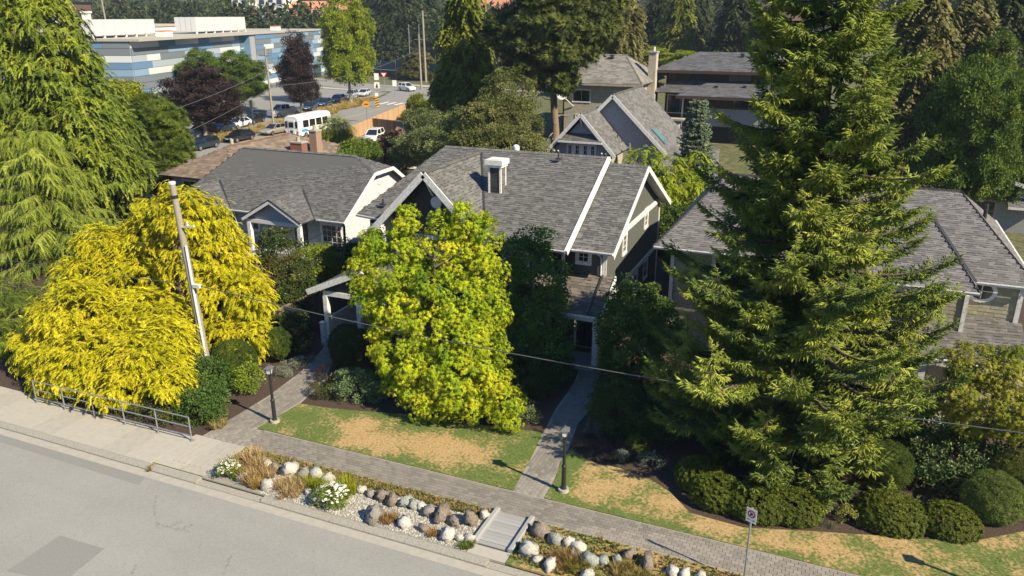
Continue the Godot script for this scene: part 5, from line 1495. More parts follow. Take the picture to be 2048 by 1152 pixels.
func striped_building() -> void:
	# footprint corner c, long face running back along u, short face along w
	var c := V(-107.0, 0, -96.0)
	var u := V(-0.322, 0, -0.947)
	var w := V(-0.947, 0, 0.322)
	var top := 12.0
	var h := thing("striped_building", "long flat-roofed building clad in blue, grey and white striped panels", "building")
	var tones := [paint(0.13, 0.23, 0.38, 0.4), paint(0.36, 0.42, 0.49, 0.4), paint(0.60, 0.62, 0.64, 0.4), paint(0.17, 0.20, 0.23, 0.4), paint(0.23, 0.34, 0.47, 0.4)]
	var b := MB.new()
	b.obox(c, u * 45.0, w * 60.0, V(0, top, 0))
	b.obox(c + u * 45.02 - w * 1.5, u * 55.0, w * 61.0, V(0, top, 0))
	part(h, "core", b.done(), M.grey_wall)
	part(h, "roof_deck", box_from(c + V(0, top, 0) - u * 0.4 - w * 1.9, u * 101.0, w * 62.0, V(0, 0.35, 0)), M.concrete)
	# panels: rows of uneven lengths, a little proud of the core
	var made := 0
	for face in [[c - u * 0.03, w, 30.0, -u], [c - w * 0.03, u, 43.0, -w], [c + u * 48.0 - w * 1.56, u, 52.0, -w]]:
		var o: Vector3 = face[0]
		var ax: Vector3 = face[1]
		var out: Vector3 = face[3]
		var rows := 11
		for j in rows:
			var x := 0.0
			var y := top - (j + 1) * top / rows
			var last := -1
			while x < face[2]:
				var l: float = minf([6.0, 9.0, 12.0, 4.5][rng.randi() % 4], face[2] - x)
				var k: int = [2, 0, 3, 4, 1][(j * 2 + rng.randi() % 3) % 5]
				if k == last: k = (k + 1) % 5
				last = k
				var m := MB.new()
				m.obox(o + ax * (x + 0.03) + V(0, y + 0.03, 0), ax * (l - 0.06), V(0, top / rows - 0.06, 0), out * (0.12 + 0.02 * (k % 2)))
				part(h, "panel", m.done(), tones[k])
				made += 1
				x += l
	# glazed slot between the two wings
	var gl := part(h, "glazed_slot", box_from(c + u * 43.3 - w * 0.06, u * 4.4, V(0, top, 0), -w * 0.05), M.sky_glass)
	for i in 5:
		part(gl, "mullion", box_from(c + u * 43.3 - w * 0.12 + V(0, 2.3 * i, 0), u * 4.4, V(0, 0.15, 0), -w * 0.05), M.white)
	part(h, "end_wall", box_from(c + u * 45.0 - w * 1.6, w * 1.55, V(0, top, 0), -u * 0.06), tones[0])
	# ground floor openings under the far wing
	for i in 4:
		part(h, "window", box_from(c + u * (62.0 + 8.0 * i) - w * 1.72, u * 6.0, V(0, 3.4, 0), -w * 0.05), M.glass)
	# rooftop plant screens
	for e in [[2.0, 7.0, 20.0, 5.0, 2.45], [37.0, 6.0, 25.0, 4.5, 2.75]]:
		var s := Node3D.new()
		s.name = "plant_screen"
		h.add_child(s, true)
		var o2: Vector3 = c + u * e[0] + w * e[1] + V(0, top + 0.8, 0)
		part(s, "housing", box_from(o2, u * e[2], w * e[3], V(0, e[4], 0)), M.trim_grey)
		for i in 6:
			part(s, "screen_panel", box_from(o2 + u * (e[2] / 6.0 * i + 0.08) - w * 0.1, u * (e[2] / 6.0 - 0.16), V(0, e[4], 0), w * 0.08), M.screen)
		for i in 4:
			part(s, "screen_panel", box_from(o2 + w * (e[3] / 4.0 * i + 0.05) - u * 0.1, w * (e[3] / 4.0 - 0.1), V(0, e[4], 0), u * 0.08), M.screen)
		for i in 7:
			part(s, "leg", box_from(o2 + u * (e[2] / 6.0 * i) - V(0, 0.8, 0), u * 0.3, w * 0.3, V(0, 0.8, 0)), M.white)
	for p in [[14.0, 1.2], [6.0, 24.0], [74.0, 3.0]]:
		var un := part(h, "roof_unit", box_from(c + u * p[0] + w * p[1] + V(0, top + 0.35, 0), u * 3.0, w * 1.6, V(0, 0.8, 0)), M.white)
		part(un, "unit_lid", box_from(c + u * p[0] + w * p[1] + V(0, top + 1.15, 0), u * 3.0, w * 1.6, V(0, 0.25, 0)), paint(0.55, 0.22, 0.14, 0.8))

func box_from(o: Vector3, x: Vector3, y: Vector3, z: Vector3) -> ArrayMesh:
	var b := MB.new()
	b.obox(o, x, y, z)
	return b.done()

func far_block(called: String, label: String, o: Vector3, turn: float, w: float, d: float, hh: float, wm: Material, roof_m: Material, pitch: float, cols: int, rows: int, balcony := false) -> void:
	var h := thing(called, label, "building", o, turn)
	part(h, "wall", box_mesh(V(0, -6, -d), V(w, hh, 0)), wm)
	if pitch > 0.0:
		var r := MB.new()
		r.prism([V(-0.8, hh, 0.8), V(w + 0.8, hh, 0.8), V(w + 0.8, hh + pitch, -d * 0.5), V(-0.8, hh + pitch, -d * 0.5)], V(0, 0.25, 0))
		r.prism([V(-0.8, hh, -d - 0.8), V(w + 0.8, hh, -d - 0.8), V(w + 0.8, hh + pitch, -d * 0.5), V(-0.8, hh + pitch, -d * 0.5)], V(0, 0.25, 0))
		r.prism([V(0, hh, -0.2), V(0, hh, -d + 0.2), V(0, hh + pitch * 0.97, -d * 0.5)], V(w, 0, 0))
		part(h, "roof", r.done(), roof_m)
	else:
		part(h, "roof", box_mesh(V(-0.3, hh, -d - 0.3), V(w + 0.3, hh + 0.5, 0.3)), roof_m)
	for i in cols:
		for j in rows:
			var x := w * (i + 0.2) / cols
			var y := hh * (j + 0.25) / rows
			var wn := part(h, "window", box_mesh(V(x, y, 0.0), V(x + w * 0.55 / cols, y + hh * 0.5 / rows, 0.12)), M.glass)
			part(wn, "frame", box_mesh(V(x - 0.15, y - 0.2, -0.02), V(x + w * 0.55 / cols + 0.15, y, 0.2)), M.white)
			if balcony and i % 2 == 0:
				part(h, "balcony", box_mesh(V(x - 0.4, y - 0.5, 0.1), V(x + w * 0.55 / cols + 0.4, y + 0.7, 1.4)), M.white if j % 2 else paint(0.4, 0.16, 0.08, 0.8))

func far_buildings() -> void:
	far_block("apartment_block", "white modern apartment block with balconies far beyond the striped building", V(-233.0, 8.5, -262.0), 0.25, 22.0, 14.0, 14.0, M.white, M.trim_grey, 0.0, 6, 4, true)
	far_block("apartment_block", "orange tile roofed apartment house next to the white block", V(-212.0, 9.0, -268.0), 0.25, 26.0, 16.0, 6.5, M.brown, paint(0.50, 0.24, 0.13, 0.9), 5.5, 6, 2)
	far_block("apartment_block", "brown house with red roof showing between the far dark conifers", V(-152.0, 12.0, -296.0), 0.2, 22.0, 14.0, 6.0, M.brown, paint(0.45, 0.20, 0.12, 0.9), 5.0, 4, 2)
	far_block("far_house", "small pale house with dark brown roof beyond the lime hedge trees", V(-27.0, 10.3, -188.0), -0.25, 13.0, 10.0, 4.2, M.stucco, paint(0.10, 0.062, 0.05, 0.9), 3.4, 3, 1)
	far_block("far_house", "white gabled house high on the slope beside the grey pole", V(-24.0, 24.0, -306.0), -0.1, 16.0, 12.0, 7.0, M.stucco, paint(0.16, 0.13, 0.12, 0.9), 5.0, 4, 2)
	far_block("far_house", "pink roofed house below the white gabled house on the slope", V(-30.0, 18.5, -262.0), 0.15, 12.0, 10.0, 4.0, M.stucco, paint(0.42, 0.24, 0.19, 0.9), 3.0, 3, 1)
	far_block("church_hall", "dark brick hall with a white cross behind the striped building", V(-224.0, 4.0, -150.0), 0.33, 26.0, 14.0, 15.0, paint(0.11, 0.07, 0.055, 0.9), M.dark, 0.0, 2, 1)
	var cr := thing("cross", "white cross mounted on the dark brick hall", "cross", V(-206.0, 14.5, -155.6), 0.33)
	part(cr, "upright", box_mesh(V(-0.2, -1.6, 0), V(0.2, 2.0, 0.25)), M.white)
	part(cr, "crosspiece", box_mesh(V(-1.1, 0.6, 0.01), V(1.1, 1.0, 0.26)), M.white)
	far_block("service_wing", "low white flat-roofed annex behind the striped building's plant screens", V(-190.0, 0.0, -128.0), 0.33, 40.0, 20.0, 13.4, M.trim_grey, M.concrete, 0.0, 5, 1)
	for i in 2:
		var st := thing("vent_stack", ["white vent stack nearer the hall on the annex roof", "second white vent stack on the annex roof, closer to the trees"][i], "vent", V(-176.0 + 7.0 * i, 13.8, -138.0 - 2.5 * i), 0.33, "vent stacks on the annex")
		part(st, "shaft", box_mesh(V(-0.7, 0, -0.7), V(0.7, 2.6, 0.7)), M.white)
		part(st, "hood", box_mesh(V(-0.95, 2.6, -0.95), V(0.95, 3.0, 0.95)), M.white)
	var db := thing("blue_container", "blue skip container on the far street behind the rooftop plant", "container", V(-205.0, 7.0, -245.0), 0.3)
	part(db, "box", box_mesh(V(0, 3.0, -2.2), V(9.0, 7.0, 0)), paint(0.03, 0.14, 0.52, 0.5))
	for i in 5:
		part(db, "rib", box_mesh(V(1.6 * i + 0.4, 3.0, 0.0), V(1.6 * i + 0.7, 7.0, 0.12)), paint(0.03, 0.12, 0.45, 0.5))
	far_block("brown_roof_garage", "low building with brown roof beside the white parked SUV", V(-43.6, 0.0, -72.0), 0.35, 9.0, 8.0, 2.6, M.brown, paint(0.24, 0.155, 0.11, 0.95), 2.0, 2, 1)

func ring_at(z: float, yb: float, yl: float, yt: float, wl: float, wt: float, wb: float) -> Array:
	return [V(-wb, yb, z), V(wb, yb, z), V(wl, yl * 0.55 + yb * 0.45, z), V(wl, yl, z), V(wt, yt, z), V(-wt, yt, z), V(-wl, yl, z), V(-wl, yl * 0.55 + yb * 0.45, z)]

func car(label: String, group: String, at: Vector3, turn: float, colour: Color, kind: String, called := "parked_car") -> void:
	# z runs along the car, nose towards +z
	var t := thing(called, label, {"suv": "car", "sedan": "car", "hatch": "car", "pickup": "pickup"}[kind], at, turn, group)
	var p := paint(colour.r, colour.g, colour.b, 0.28)
	p.clearcoat_enabled = true
	p.clearcoat = 0.8
	p.clearcoat_roughness = 0.08
	var tall := 0.26 if kind == "suv" else (0.42 if kind == "pickup" else 0.0)
	var half := 2.35 if kind != "pickup" else 2.95
	var hw := 0.92 if kind != "pickup" else 1.0
	var b := MB.new()
	var belt := 0.92 + tall
	b.loft([ring_at(-half, 0.42, 0.62 + tall, 0.78 + tall, hw * 0.82, hw * 0.74, hw * 0.7), ring_at(-half + 0.18, 0.30, 0.78 + tall, 0.95 + tall, hw * 0.96, hw * 0.84, hw * 0.84), ring_at(-half * 0.55, 0.26, 0.80 + tall, belt, hw, hw * 0.90, hw * 0.9),
		ring_at(half * 0.30, 0.26, 0.80 + tall, belt, hw, hw * 0.90, hw * 0.9), ring_at(half * 0.62, 0.28, 0.72 + tall, belt - 0.08, hw, hw * 0.86, hw * 0.88), ring_at(half - 0.2, 0.30, 0.60 + tall * 0.8, 0.74 + tall, hw * 0.94, hw * 0.78, hw * 0.82), ring_at(half, 0.40, 0.52 + tall * 0.7, 0.60 + tall, hw * 0.78, hw * 0.68, hw * 0.7)])
	part(t, "body", b.done(), p)
	var roof_y := 1.44 + tall * 1.35
	var z0 := -half * 0.86
	var z1 := -half * 0.52
	var z2 := half * 0.02
	var z3 := half * 0.44
	if kind == "suv" or kind == "hatch":
		z0 = -half * 0.95
		z1 = -half * 0.78
	if kind == "pickup":
		z0 = -half * 0.20
		z1 = -half * 0.13
		z2 = half * 0.28
		z3 = half * 0.52
	var ww := hw * 0.86
	var wr := hw * 0.68
	var g := MB.new()
	g.loft([[V(-ww, belt - 0.02, z0), V(ww, belt - 0.02, z0), V(ww * 0.98, belt + 0.01, z0), V(-ww * 0.98, belt + 0.01, z0)], [V(-ww, belt - 0.02, z1), V(ww, belt - 0.02, z1), V(wr, roof_y - 0.03, z1), V(-wr, roof_y - 0.03, z1)], [V(-ww, belt - 0.02, z2), V(ww, belt - 0.02, z2), V(wr, roof_y - 0.02, z2), V(-wr, roof_y - 0.02, z2)], [V(-ww, belt - 0.02, z3), V(ww, belt - 0.02, z3), V(ww * 0.98, belt + 0.01, z3), V(-ww * 0.98, belt + 0.01, z3)]])
	part(t, "window_glass", g.done(), M.car_glass)
	var r := MB.new()
	r.loft([[V(-wr - 0.03, roof_y - 0.05, z1 - 0.08), V(wr + 0.03, roof_y - 0.05, z1 - 0.08), V(wr - 0.1, roof_y + 0.0, z1), V(-wr + 0.1, roof_y + 0.0, z1)], [V(-wr - 0.03, roof_y - 0.05, 0.5 * (z1 + z2)), V(wr + 0.03, roof_y - 0.05, 0.5 * (z1 + z2)), V(wr - 0.1, roof_y + 0.05, 0.5 * (z1 + z2)), V(-wr + 0.1, roof_y + 0.05, 0.5 * (z1 + z2))], [V(-wr - 0.03, roof_y - 0.05, z2 + 0.12), V(wr + 0.03, roof_y - 0.05, z2 + 0.12), V(wr - 0.1, roof_y + 0.01, z2 + 0.04), V(-wr + 0.1, roof_y + 0.01, z2 + 0.04)]])
	part(t, "roof", r.done(), p)
	for s in [-1, 1]:
		part(t, "front_pillar", bar(V(s * ww, belt, z3), V(s * (wr + 0.01), roof_y - 0.02, z2 + 0.1), 0.07, 0.07, Vector3.RIGHT), p)
		part(t, "rear_pillar", bar(V(s * ww, belt, z0), V(s * (wr + 0.01), roof_y - 0.02, z1 - 0.05), 0.10, 0.12, Vector3.RIGHT), p)
		part(t, "middle_pillar", bar(V(s * (ww + 0.005), belt, 0.5 * (z1 + z2) + 0.1), V(s * (wr + 0.02), roof_y - 0.02, 0.5 * (z1 + z2) + 0.05), 0.05, 0.10, Vector3.RIGHT), p)
		part(t, "wing_mirror", box_mesh(V(s * ww - 0.02 if s > 0 else s * ww - 0.18, belt + 0.02, z3 - 0.42), V(s * ww + 0.18 if s > 0 else s * ww + 0.02, belt + 0.15, z3 - 0.28)), p)
		part(t, "headlight", box_mesh(V(s * hw * 0.6 - 0.15, 0.55 + tall * 0.8, half - 0.24), V(s * hw * 0.6 + 0.15, 0.68 + tall * 0.8, half - 0.03)), M.frost)
		part(t, "tail_light", box_mesh(V(s * hw * 0.7 - 0.12, 0.62 + tall, -half + 0.01), V(s * hw * 0.7 + 0.12, 0.80 + tall, -half + 0.12)), M.sign_red)
		for z in [-half * 0.60, half * 0.62]:
			var wh := Node3D.new()
			wh.name = "wheel"
			t.add_child(wh, true)
			var rad := 0.33 + tall * 0.12
			part(wh, "tyre", tube_mesh([V(s * (hw - 0.20), rad, z), V(s * (hw + 0.015), rad, z)], rad, -1.0, 16), M.tyre)
			part(wh, "rim", tube_mesh([V(s * (hw - 0.02), rad, z), V(s * (hw + 0.025), rad, z)], rad * 0.62, -1.0, 12), M.rim)
	if kind == "pickup":
		part(t, "bed_liner", box_mesh(V(-hw * 0.74, belt + 0.005, -half * 0.93), V(hw * 0.74, belt + 0.02, -half * 0.24)), M.dark)
		for s in [-1, 1]:
			part(t, "bed_rail", box_mesh(V(s * hw * 0.82 - 0.08, belt, -half * 0.95), V(s * hw * 0.82 + 0.08, belt + 0.10, -half * 0.2)), p)
		part(t, "bumper", box_mesh(V(-hw * 0.9, 0.55, -half - 0.12), V(hw * 0.9, 0.78, -half + 0.05)), M.rim)
	part(t, "number_plate", box_mesh(V(-0.25, 0.50, half - 0.01), V(0.25, 0.62, half + 0.015)), M.white)

func vehicles() -> void:
	var navy := Color(0.012, 0.022, 0.05)
	var black := Color(0.010, 0.010, 0.014)
	var gp := "cars parked by the striped building"
	car("near black sedan parked at the roadside between dry grass and brown shake roof", gp, V(-74.9, 0.02, -82.8), 0.0, black, "sedan")
	car("beige sedan parked between the leaning street pole and the white bus", gp, V(-74.85, 0.02, -89.9), 0.0, Color(0.30, 0.26, 0.21), "sedan")
	car("dark teal hatchback nose-in behind the shake roof ridge vent", gp, V(-74.6, 0.02, -75.8), 0.05, Color(0.010, 0.022, 0.028), "hatch")
	car("navy SUV under the purple tree closest to the shake roof", gp, V(-82.0, 0.02, -83.3), -0.05, navy, "suv")
	car("dark blue sedan parked between the navy SUV and the white sedan", gp, V(-83.2, 0.02, -88.6), 0.1, Color(0.02, 0.035, 0.07), "sedan")
	car("white sedan parked among navy cars in the tree-lined row", gp, V(-84.2, 0.02, -93.2), 0.1, Color(0.72, 0.72, 0.72), "sedan")
	car("black sedan parked just past the white sedan", gp, V(-85.6, 0.02, -98.2), 0.2, black, "sedan")
	car("white pickup truck with open bed beside the pale tree trunk", gp, V(-86.6, 0.02, -107.0), PI - 0.25 + PI, Color(0.60, 0.61, 0.63), "pickup", "pickup_truck")
	car("dark blue coupe behind the pickup truck's tailgate", gp, V(-88.2, 0.02, -116.0), 0.35, Color(0.02, 0.03, 0.06), "sedan")
	car("navy sedan between the coupe and the lime tree trunk", gp, V(-89.8, 0.02, -122.5), 0.35, navy, "sedan")
	car("navy hatchback half behind the lime tree trunk", gp, V(-91.4, 0.02, -129.0), 0.3, navy, "hatch")
	car("silver grey SUV parked last in the row near the signs", gp, V(-92.6, 0.02, -135.5), 0.3, Color(0.34, 0.36, 0.40), "suv")
	car("white compact car at the end of the row behind the silver SUV", gp, V(-93.6, 0.02, -141.5), 0.3, Color(0.6, 0.6, 0.62), "hatch")
	car("white electric crossover turning at the corner junction", "", V(-91.2, 0.02, -155.0), 1.15, Color(0.74, 0.75, 0.77), "suv", "moving_car")
	car("white SUV parked nose out by the cedar fence", "", V(-57.4, 0.02, -88.5), 0.25, Color(0.74, 0.74, 0.74), "suv")
	# small white coach, its flat back with door towards the camera
	var t := thing("shuttle_bus", "white shuttle bus with rounded roof and blue lettering seen from its back door", "bus", V(-69.3, 0.02, -90.6), PI + 0.02)
	var b := MB.new()
	var rings := []
	for e in [[-3.9, 0.96], [-3.75, 1.0], [3.3, 1.0], [3.7, 0.97], [3.95, 0.86]]:
		var k: float = e[1]
		var q := []
		for a in [[-1.15, 0.45], [1.15, 0.45], [1.18, 1.4], [1.15, 2.55], [0.98, 2.95], [0.6, 3.1], [-0.6, 3.1], [-0.98, 2.95], [-1.15, 2.55], [-1.18, 1.4]]:
			q.append(V(a[0] * k, 0.45 + (a[1] - 0.45) * (0.5 + 0.5 * k), e[0]))
		rings.append(q)
	b.loft(rings)
	part(t, "body", b.done(), M.bus_white)
	for s in [-1, 1]:
		for i in 4:
			var w := MB.new()
			w.obox(V(s * 1.17, 1.5, -2.9 + 1.5 * i), V(0, 0, 1.25), V(s * -0.02, 0.95, 0), V(s * 0.03, 0, 0))
			part(t, "side_window", w.done(), M.car_glass)
		for z in [-2.4, 2.6]:
			var wh := Node3D.new()
			wh.name = "wheel"
			t.add_child(wh, true)
			part(wh, "tyre", tube_mesh([V(s * 0.9, 0.42, z), V(s * 1.2, 0.42, z)], 0.42, -1.0, 16), M.tyre)
			part(wh, "rim", tube_mesh([V(s * 1.16, 0.42, z), V(s * 1.22, 0.42, z)], 0.25, -1.0, 12), M.rim)
		part(t, "tail_window", box_mesh(V(s * 0.82 - 0.14, 1.55, -3.97), V(s * 0.82 + 0.14, 2.4, -3.86)), M.car_glass)
		part(t, "tail_light", box_mesh(V(s * 0.98 - 0.08, 0.8, -3.95), V(s * 0.98 + 0.08, 1.1, -3.85)), M.sign_red)
	var dr := part(t, "back_door", box_mesh(V(-0.52, 0.55, -3.95), V(0.52, 2.55, -3.86)), M.white)
	part(dr, "door_window", box_mesh(V(-0.36, 1.6, -3.99), V(0.36, 2.3, -3.94)), M.car_glass)
	part(dr, "door_window", box_mesh(V(-0.2, 0.8, -3.99), V(0.2, 1.2, -3.94)), M.car_glass)
	for s in [-1, 1]:
		part(t, "blue_lettering", box_mesh(V(s * 1.2 - 0.012, 0.95, -3.3), V(s * 1.2 + 0.012, 1.30, -2.0)), paint(0.06, 0.30, 0.72, 0.4))
	part(t, "bumper", box_mesh(V(-1.1, 0.35, -4.05), V(1.1, 0.6, -3.85)), M.dark)

func back_poles() -> void:
	for e in [[V(-75.9, 0, -91.2), 11.8, -0.25, 0.17, "tall timber pole between the beige sedan and the pickup truck"], [V(-98.8, 0, -177.5), 17.0, -0.3, 0.30, "thick pale timber pole by the white barrier at the bend"], [V(-90.3, 0, -160.0), 12.0, -0.2, 0.24, "shorter timber pole on the near kerb of the bend"], [V(-31.0, 14.0, -215.0), 17.0, 0.4, 0.28, "grey pole on the slope above the brown house roof"], [V(-118.0, 0.5, -203.0), 13.0, 0.0, 0.13, "slim light mast at the sports court corner closest to the lime tree"], [V(-113.0, 0.5, -200.0), 13.0, 0.0, 0.13, "slim light mast at the sports court, second along"], [V(-172.0, 5.0, -245.0), 22.0, -0.6, 0.3, "pole rising beyond the second rooftop plant screen"], [V(-199.0, 3.0, -172.0), 19.0, -0.9, 0.3, "pole with transformer behind the annex by the brick hall"]]:
		var t := thing("street_pole", e[4], "pole", e[0], 0.0, "poles along the back streets")
		part(t, "pole", tube_mesh([V(0, -1, 0), V(e[2], e[1], 0)], e[3], e[3] * 0.7, 8), M.pole if e[3] > 0.14 else M.galv)
		if e[3] > 0.14:
			part(t, "crossarm", bar(V(e[2] - 1.1, e[1] - 1.2, 0), V(e[2] + 1.1, e[1] - 1.2, 0), 0.12, 0.14), M.pole)
	cable("overhead_cable", "pale wire from the roadside pole down towards the pine", V(-75.9, 8.7, -91.2), V(-62.0, 5.2, -40.0), 1.0, 0.035)
	cable("overhead_cable", "lower pale wire from the roadside pole past the purple tree", V(-75.9, 6.2, -91.2), V(-62.0, 1.8, -40.0), 1.0, 0.035)
	cable("overhead_cable", "wire between the roadside pole and the pole at the bend", V(-75.9, 6.5, -91.2), V(-90.3, 9.0, -160.0), 1.6, 0.045)
	cable("overhead_cable", "wire crossing the slope to the grey pole over the far roofs", V(-31.0, 22.0, -215.0), V(-80.0, 20.0, -230.0), 2.0, 0.06)
	# road signs
	for e in [[V(-69.8, 0, -106.0), 3.0, "round", "round orange warning sign on a lamp post beside the cedar fence"], [V(-79.7, 0, -124.6), 1.6, "chevron", "yellow and black striped marker board before the crossing"], [V(-82.2, 0, -128.8), 5.6, "walk", "white pedestrian crossing sign on a tall post"], [V(-92.6, 0, -148.0), 4.4, "yield", "white and red triangular give way sign at the junction"], [V(-80.8, 0, -92.6), 3.9, "disc", "grey backed round sign standing among the parked cars"], [V(-87.0, 0, -143.0), 3.2, "walk", "small white pedestrian sign at the far kerb"]]:
		var t := thing("road_sign", e[3], "sign", e[0], 0.45, "road signs on the back street")
		var hh: float = e[1]
		part(t, "post", tube_mesh([V(0, 0, 0), V(0, hh, 0)], 0.07), M.galv)
		var m := MB.new()
		match e[2]:
			"round", "disc":
				m.tube([V(0, hh - 0.2, 0.08), V(0, hh - 0.2, 0.13)], [0.55, 0.55], 18)
				part(t, "plate", m.done(), paint(0.62, 0.27, 0.03, 0.5) if e[2] == "round" else M.galv)
				if e[2] == "round": part(t, "symbol", box_mesh(V(-0.3, hh - 0.28, 0.131), V(0.3, hh - 0.14, 0.14)), M.sign_black)
			"chevron":
				part(t, "plate", box_mesh(V(-0.32, 0.1, 0.08), V(0.32, 1.9, 0.12)), paint(0.70, 0.45, 0.03, 0.5))
				for i in 4:
					m.prism([V(-0.32, 0.2 + 0.42 * i, 0.121), V(0.32, 0.42 + 0.42 * i, 0.121), V(0.32, 0.62 + 0.42 * i, 0.121), V(-0.32, 0.4 + 0.42 * i, 0.121)], V(0, 0, 0.01))
				part(t, "stripe", m.done(), M.sign_black)
				part(t, "upper_plate", box_mesh(V(-0.3, 2.0, 0.08), V(0.3, 2.6, 0.12)), M.white)
			"walk":
				part(t, "plate", box_mesh(V(-0.42, hh - 1.1, 0.08), V(0.42, hh + 0.1, 0.12)), M.white)
				if hh > 4.0:
					part(t, "lower_plate", box_mesh(V(-0.5, hh - 2.6, 0.08), V(0.5, hh - 1.5, 0.12)), M.white)
					m.prism([V(-0.28, hh - 2.5, 0.121), V(0.0, hh - 1.65, 0.121), V(0.25, hh - 2.5, 0.121), V(0.0, hh - 2.1, 0.121)], V(0, 0, 0.01))
					part(t, "symbol", m.done(), M.sign_black)
			"yield":
				m.prism([V(-0.75, hh, 0.08), V(0.75, hh, 0.08), V(0, hh - 1.2, 0.08)], V(0, 0, 0.03))
				part(t, "plate", m.done(), M.sign_red)
				var m2 := MB.new()
				m2.prism([V(-0.48, hh - 0.15, 0.111), V(0.48, hh - 0.15, 0.111), V(0, hh - 0.92, 0.111)], V(0, 0, 0.01))
				part(t, "inner_plate", m2.done(), M.white)

# ---------------------------------------------------------------- boulders
func rock_mesh(seed_: int) -> ArrayMesh:
	# rounded field stone: a subdivided octahedron pushed about by noise
	var f := FastNoiseLite.new()
	f.seed = seed_
	f.frequency = 0.75
	f.fractal_octaves = 3
	var b := MB.new()
	var n := 7
	var pt := func(d: Vector3) -> Vector3:
		var u: Vector3 = d.normalized()
		var k: float = 1.0 + 0.62 * f.get_noise_3dv(u * 1.5) + 0.10 * f.get_noise_3dv(u * 4.0 + V(9, 2, 5))
		var p: Vector3 = u * k * V(1.0, 0.86, 0.8)
		if p.y < -0.45: p.y = -0.45
		return p
	for sx in [-1, 1]:
		for sy in [-1, 1]:
			for sz in [-1, 1]:
				for i in n:
					for j in n - i:
						var q := func(a: int, c: int) -> Vector3: return V(sx * float(a) / n, sy * float(c) / n, sz * float(n - a - c) / n)
						var p0: Vector3 = (pt as Callable).call(q.call(i, j))
						var p1: Vector3 = (pt as Callable).call(q.call(i + 1, j))
						var p2: Vector3 = (pt as Callable).call(q.call(i, j + 1))
						b.smooth_tri(p0, p1, p2, (p1 - p0).cross(p2 - p0).normalized() * 0.0 + p0.normalized(), p1.normalized(), p2.normalized())
						if i + j < n - 1:
							var p3: Vector3 = (pt as Callable).call(q.call(i + 1, j + 1))
							b.smooth_tri(p1, p3, p2, p1.normalized(), p3.normalized(), p2.normalized())
	return b.done()

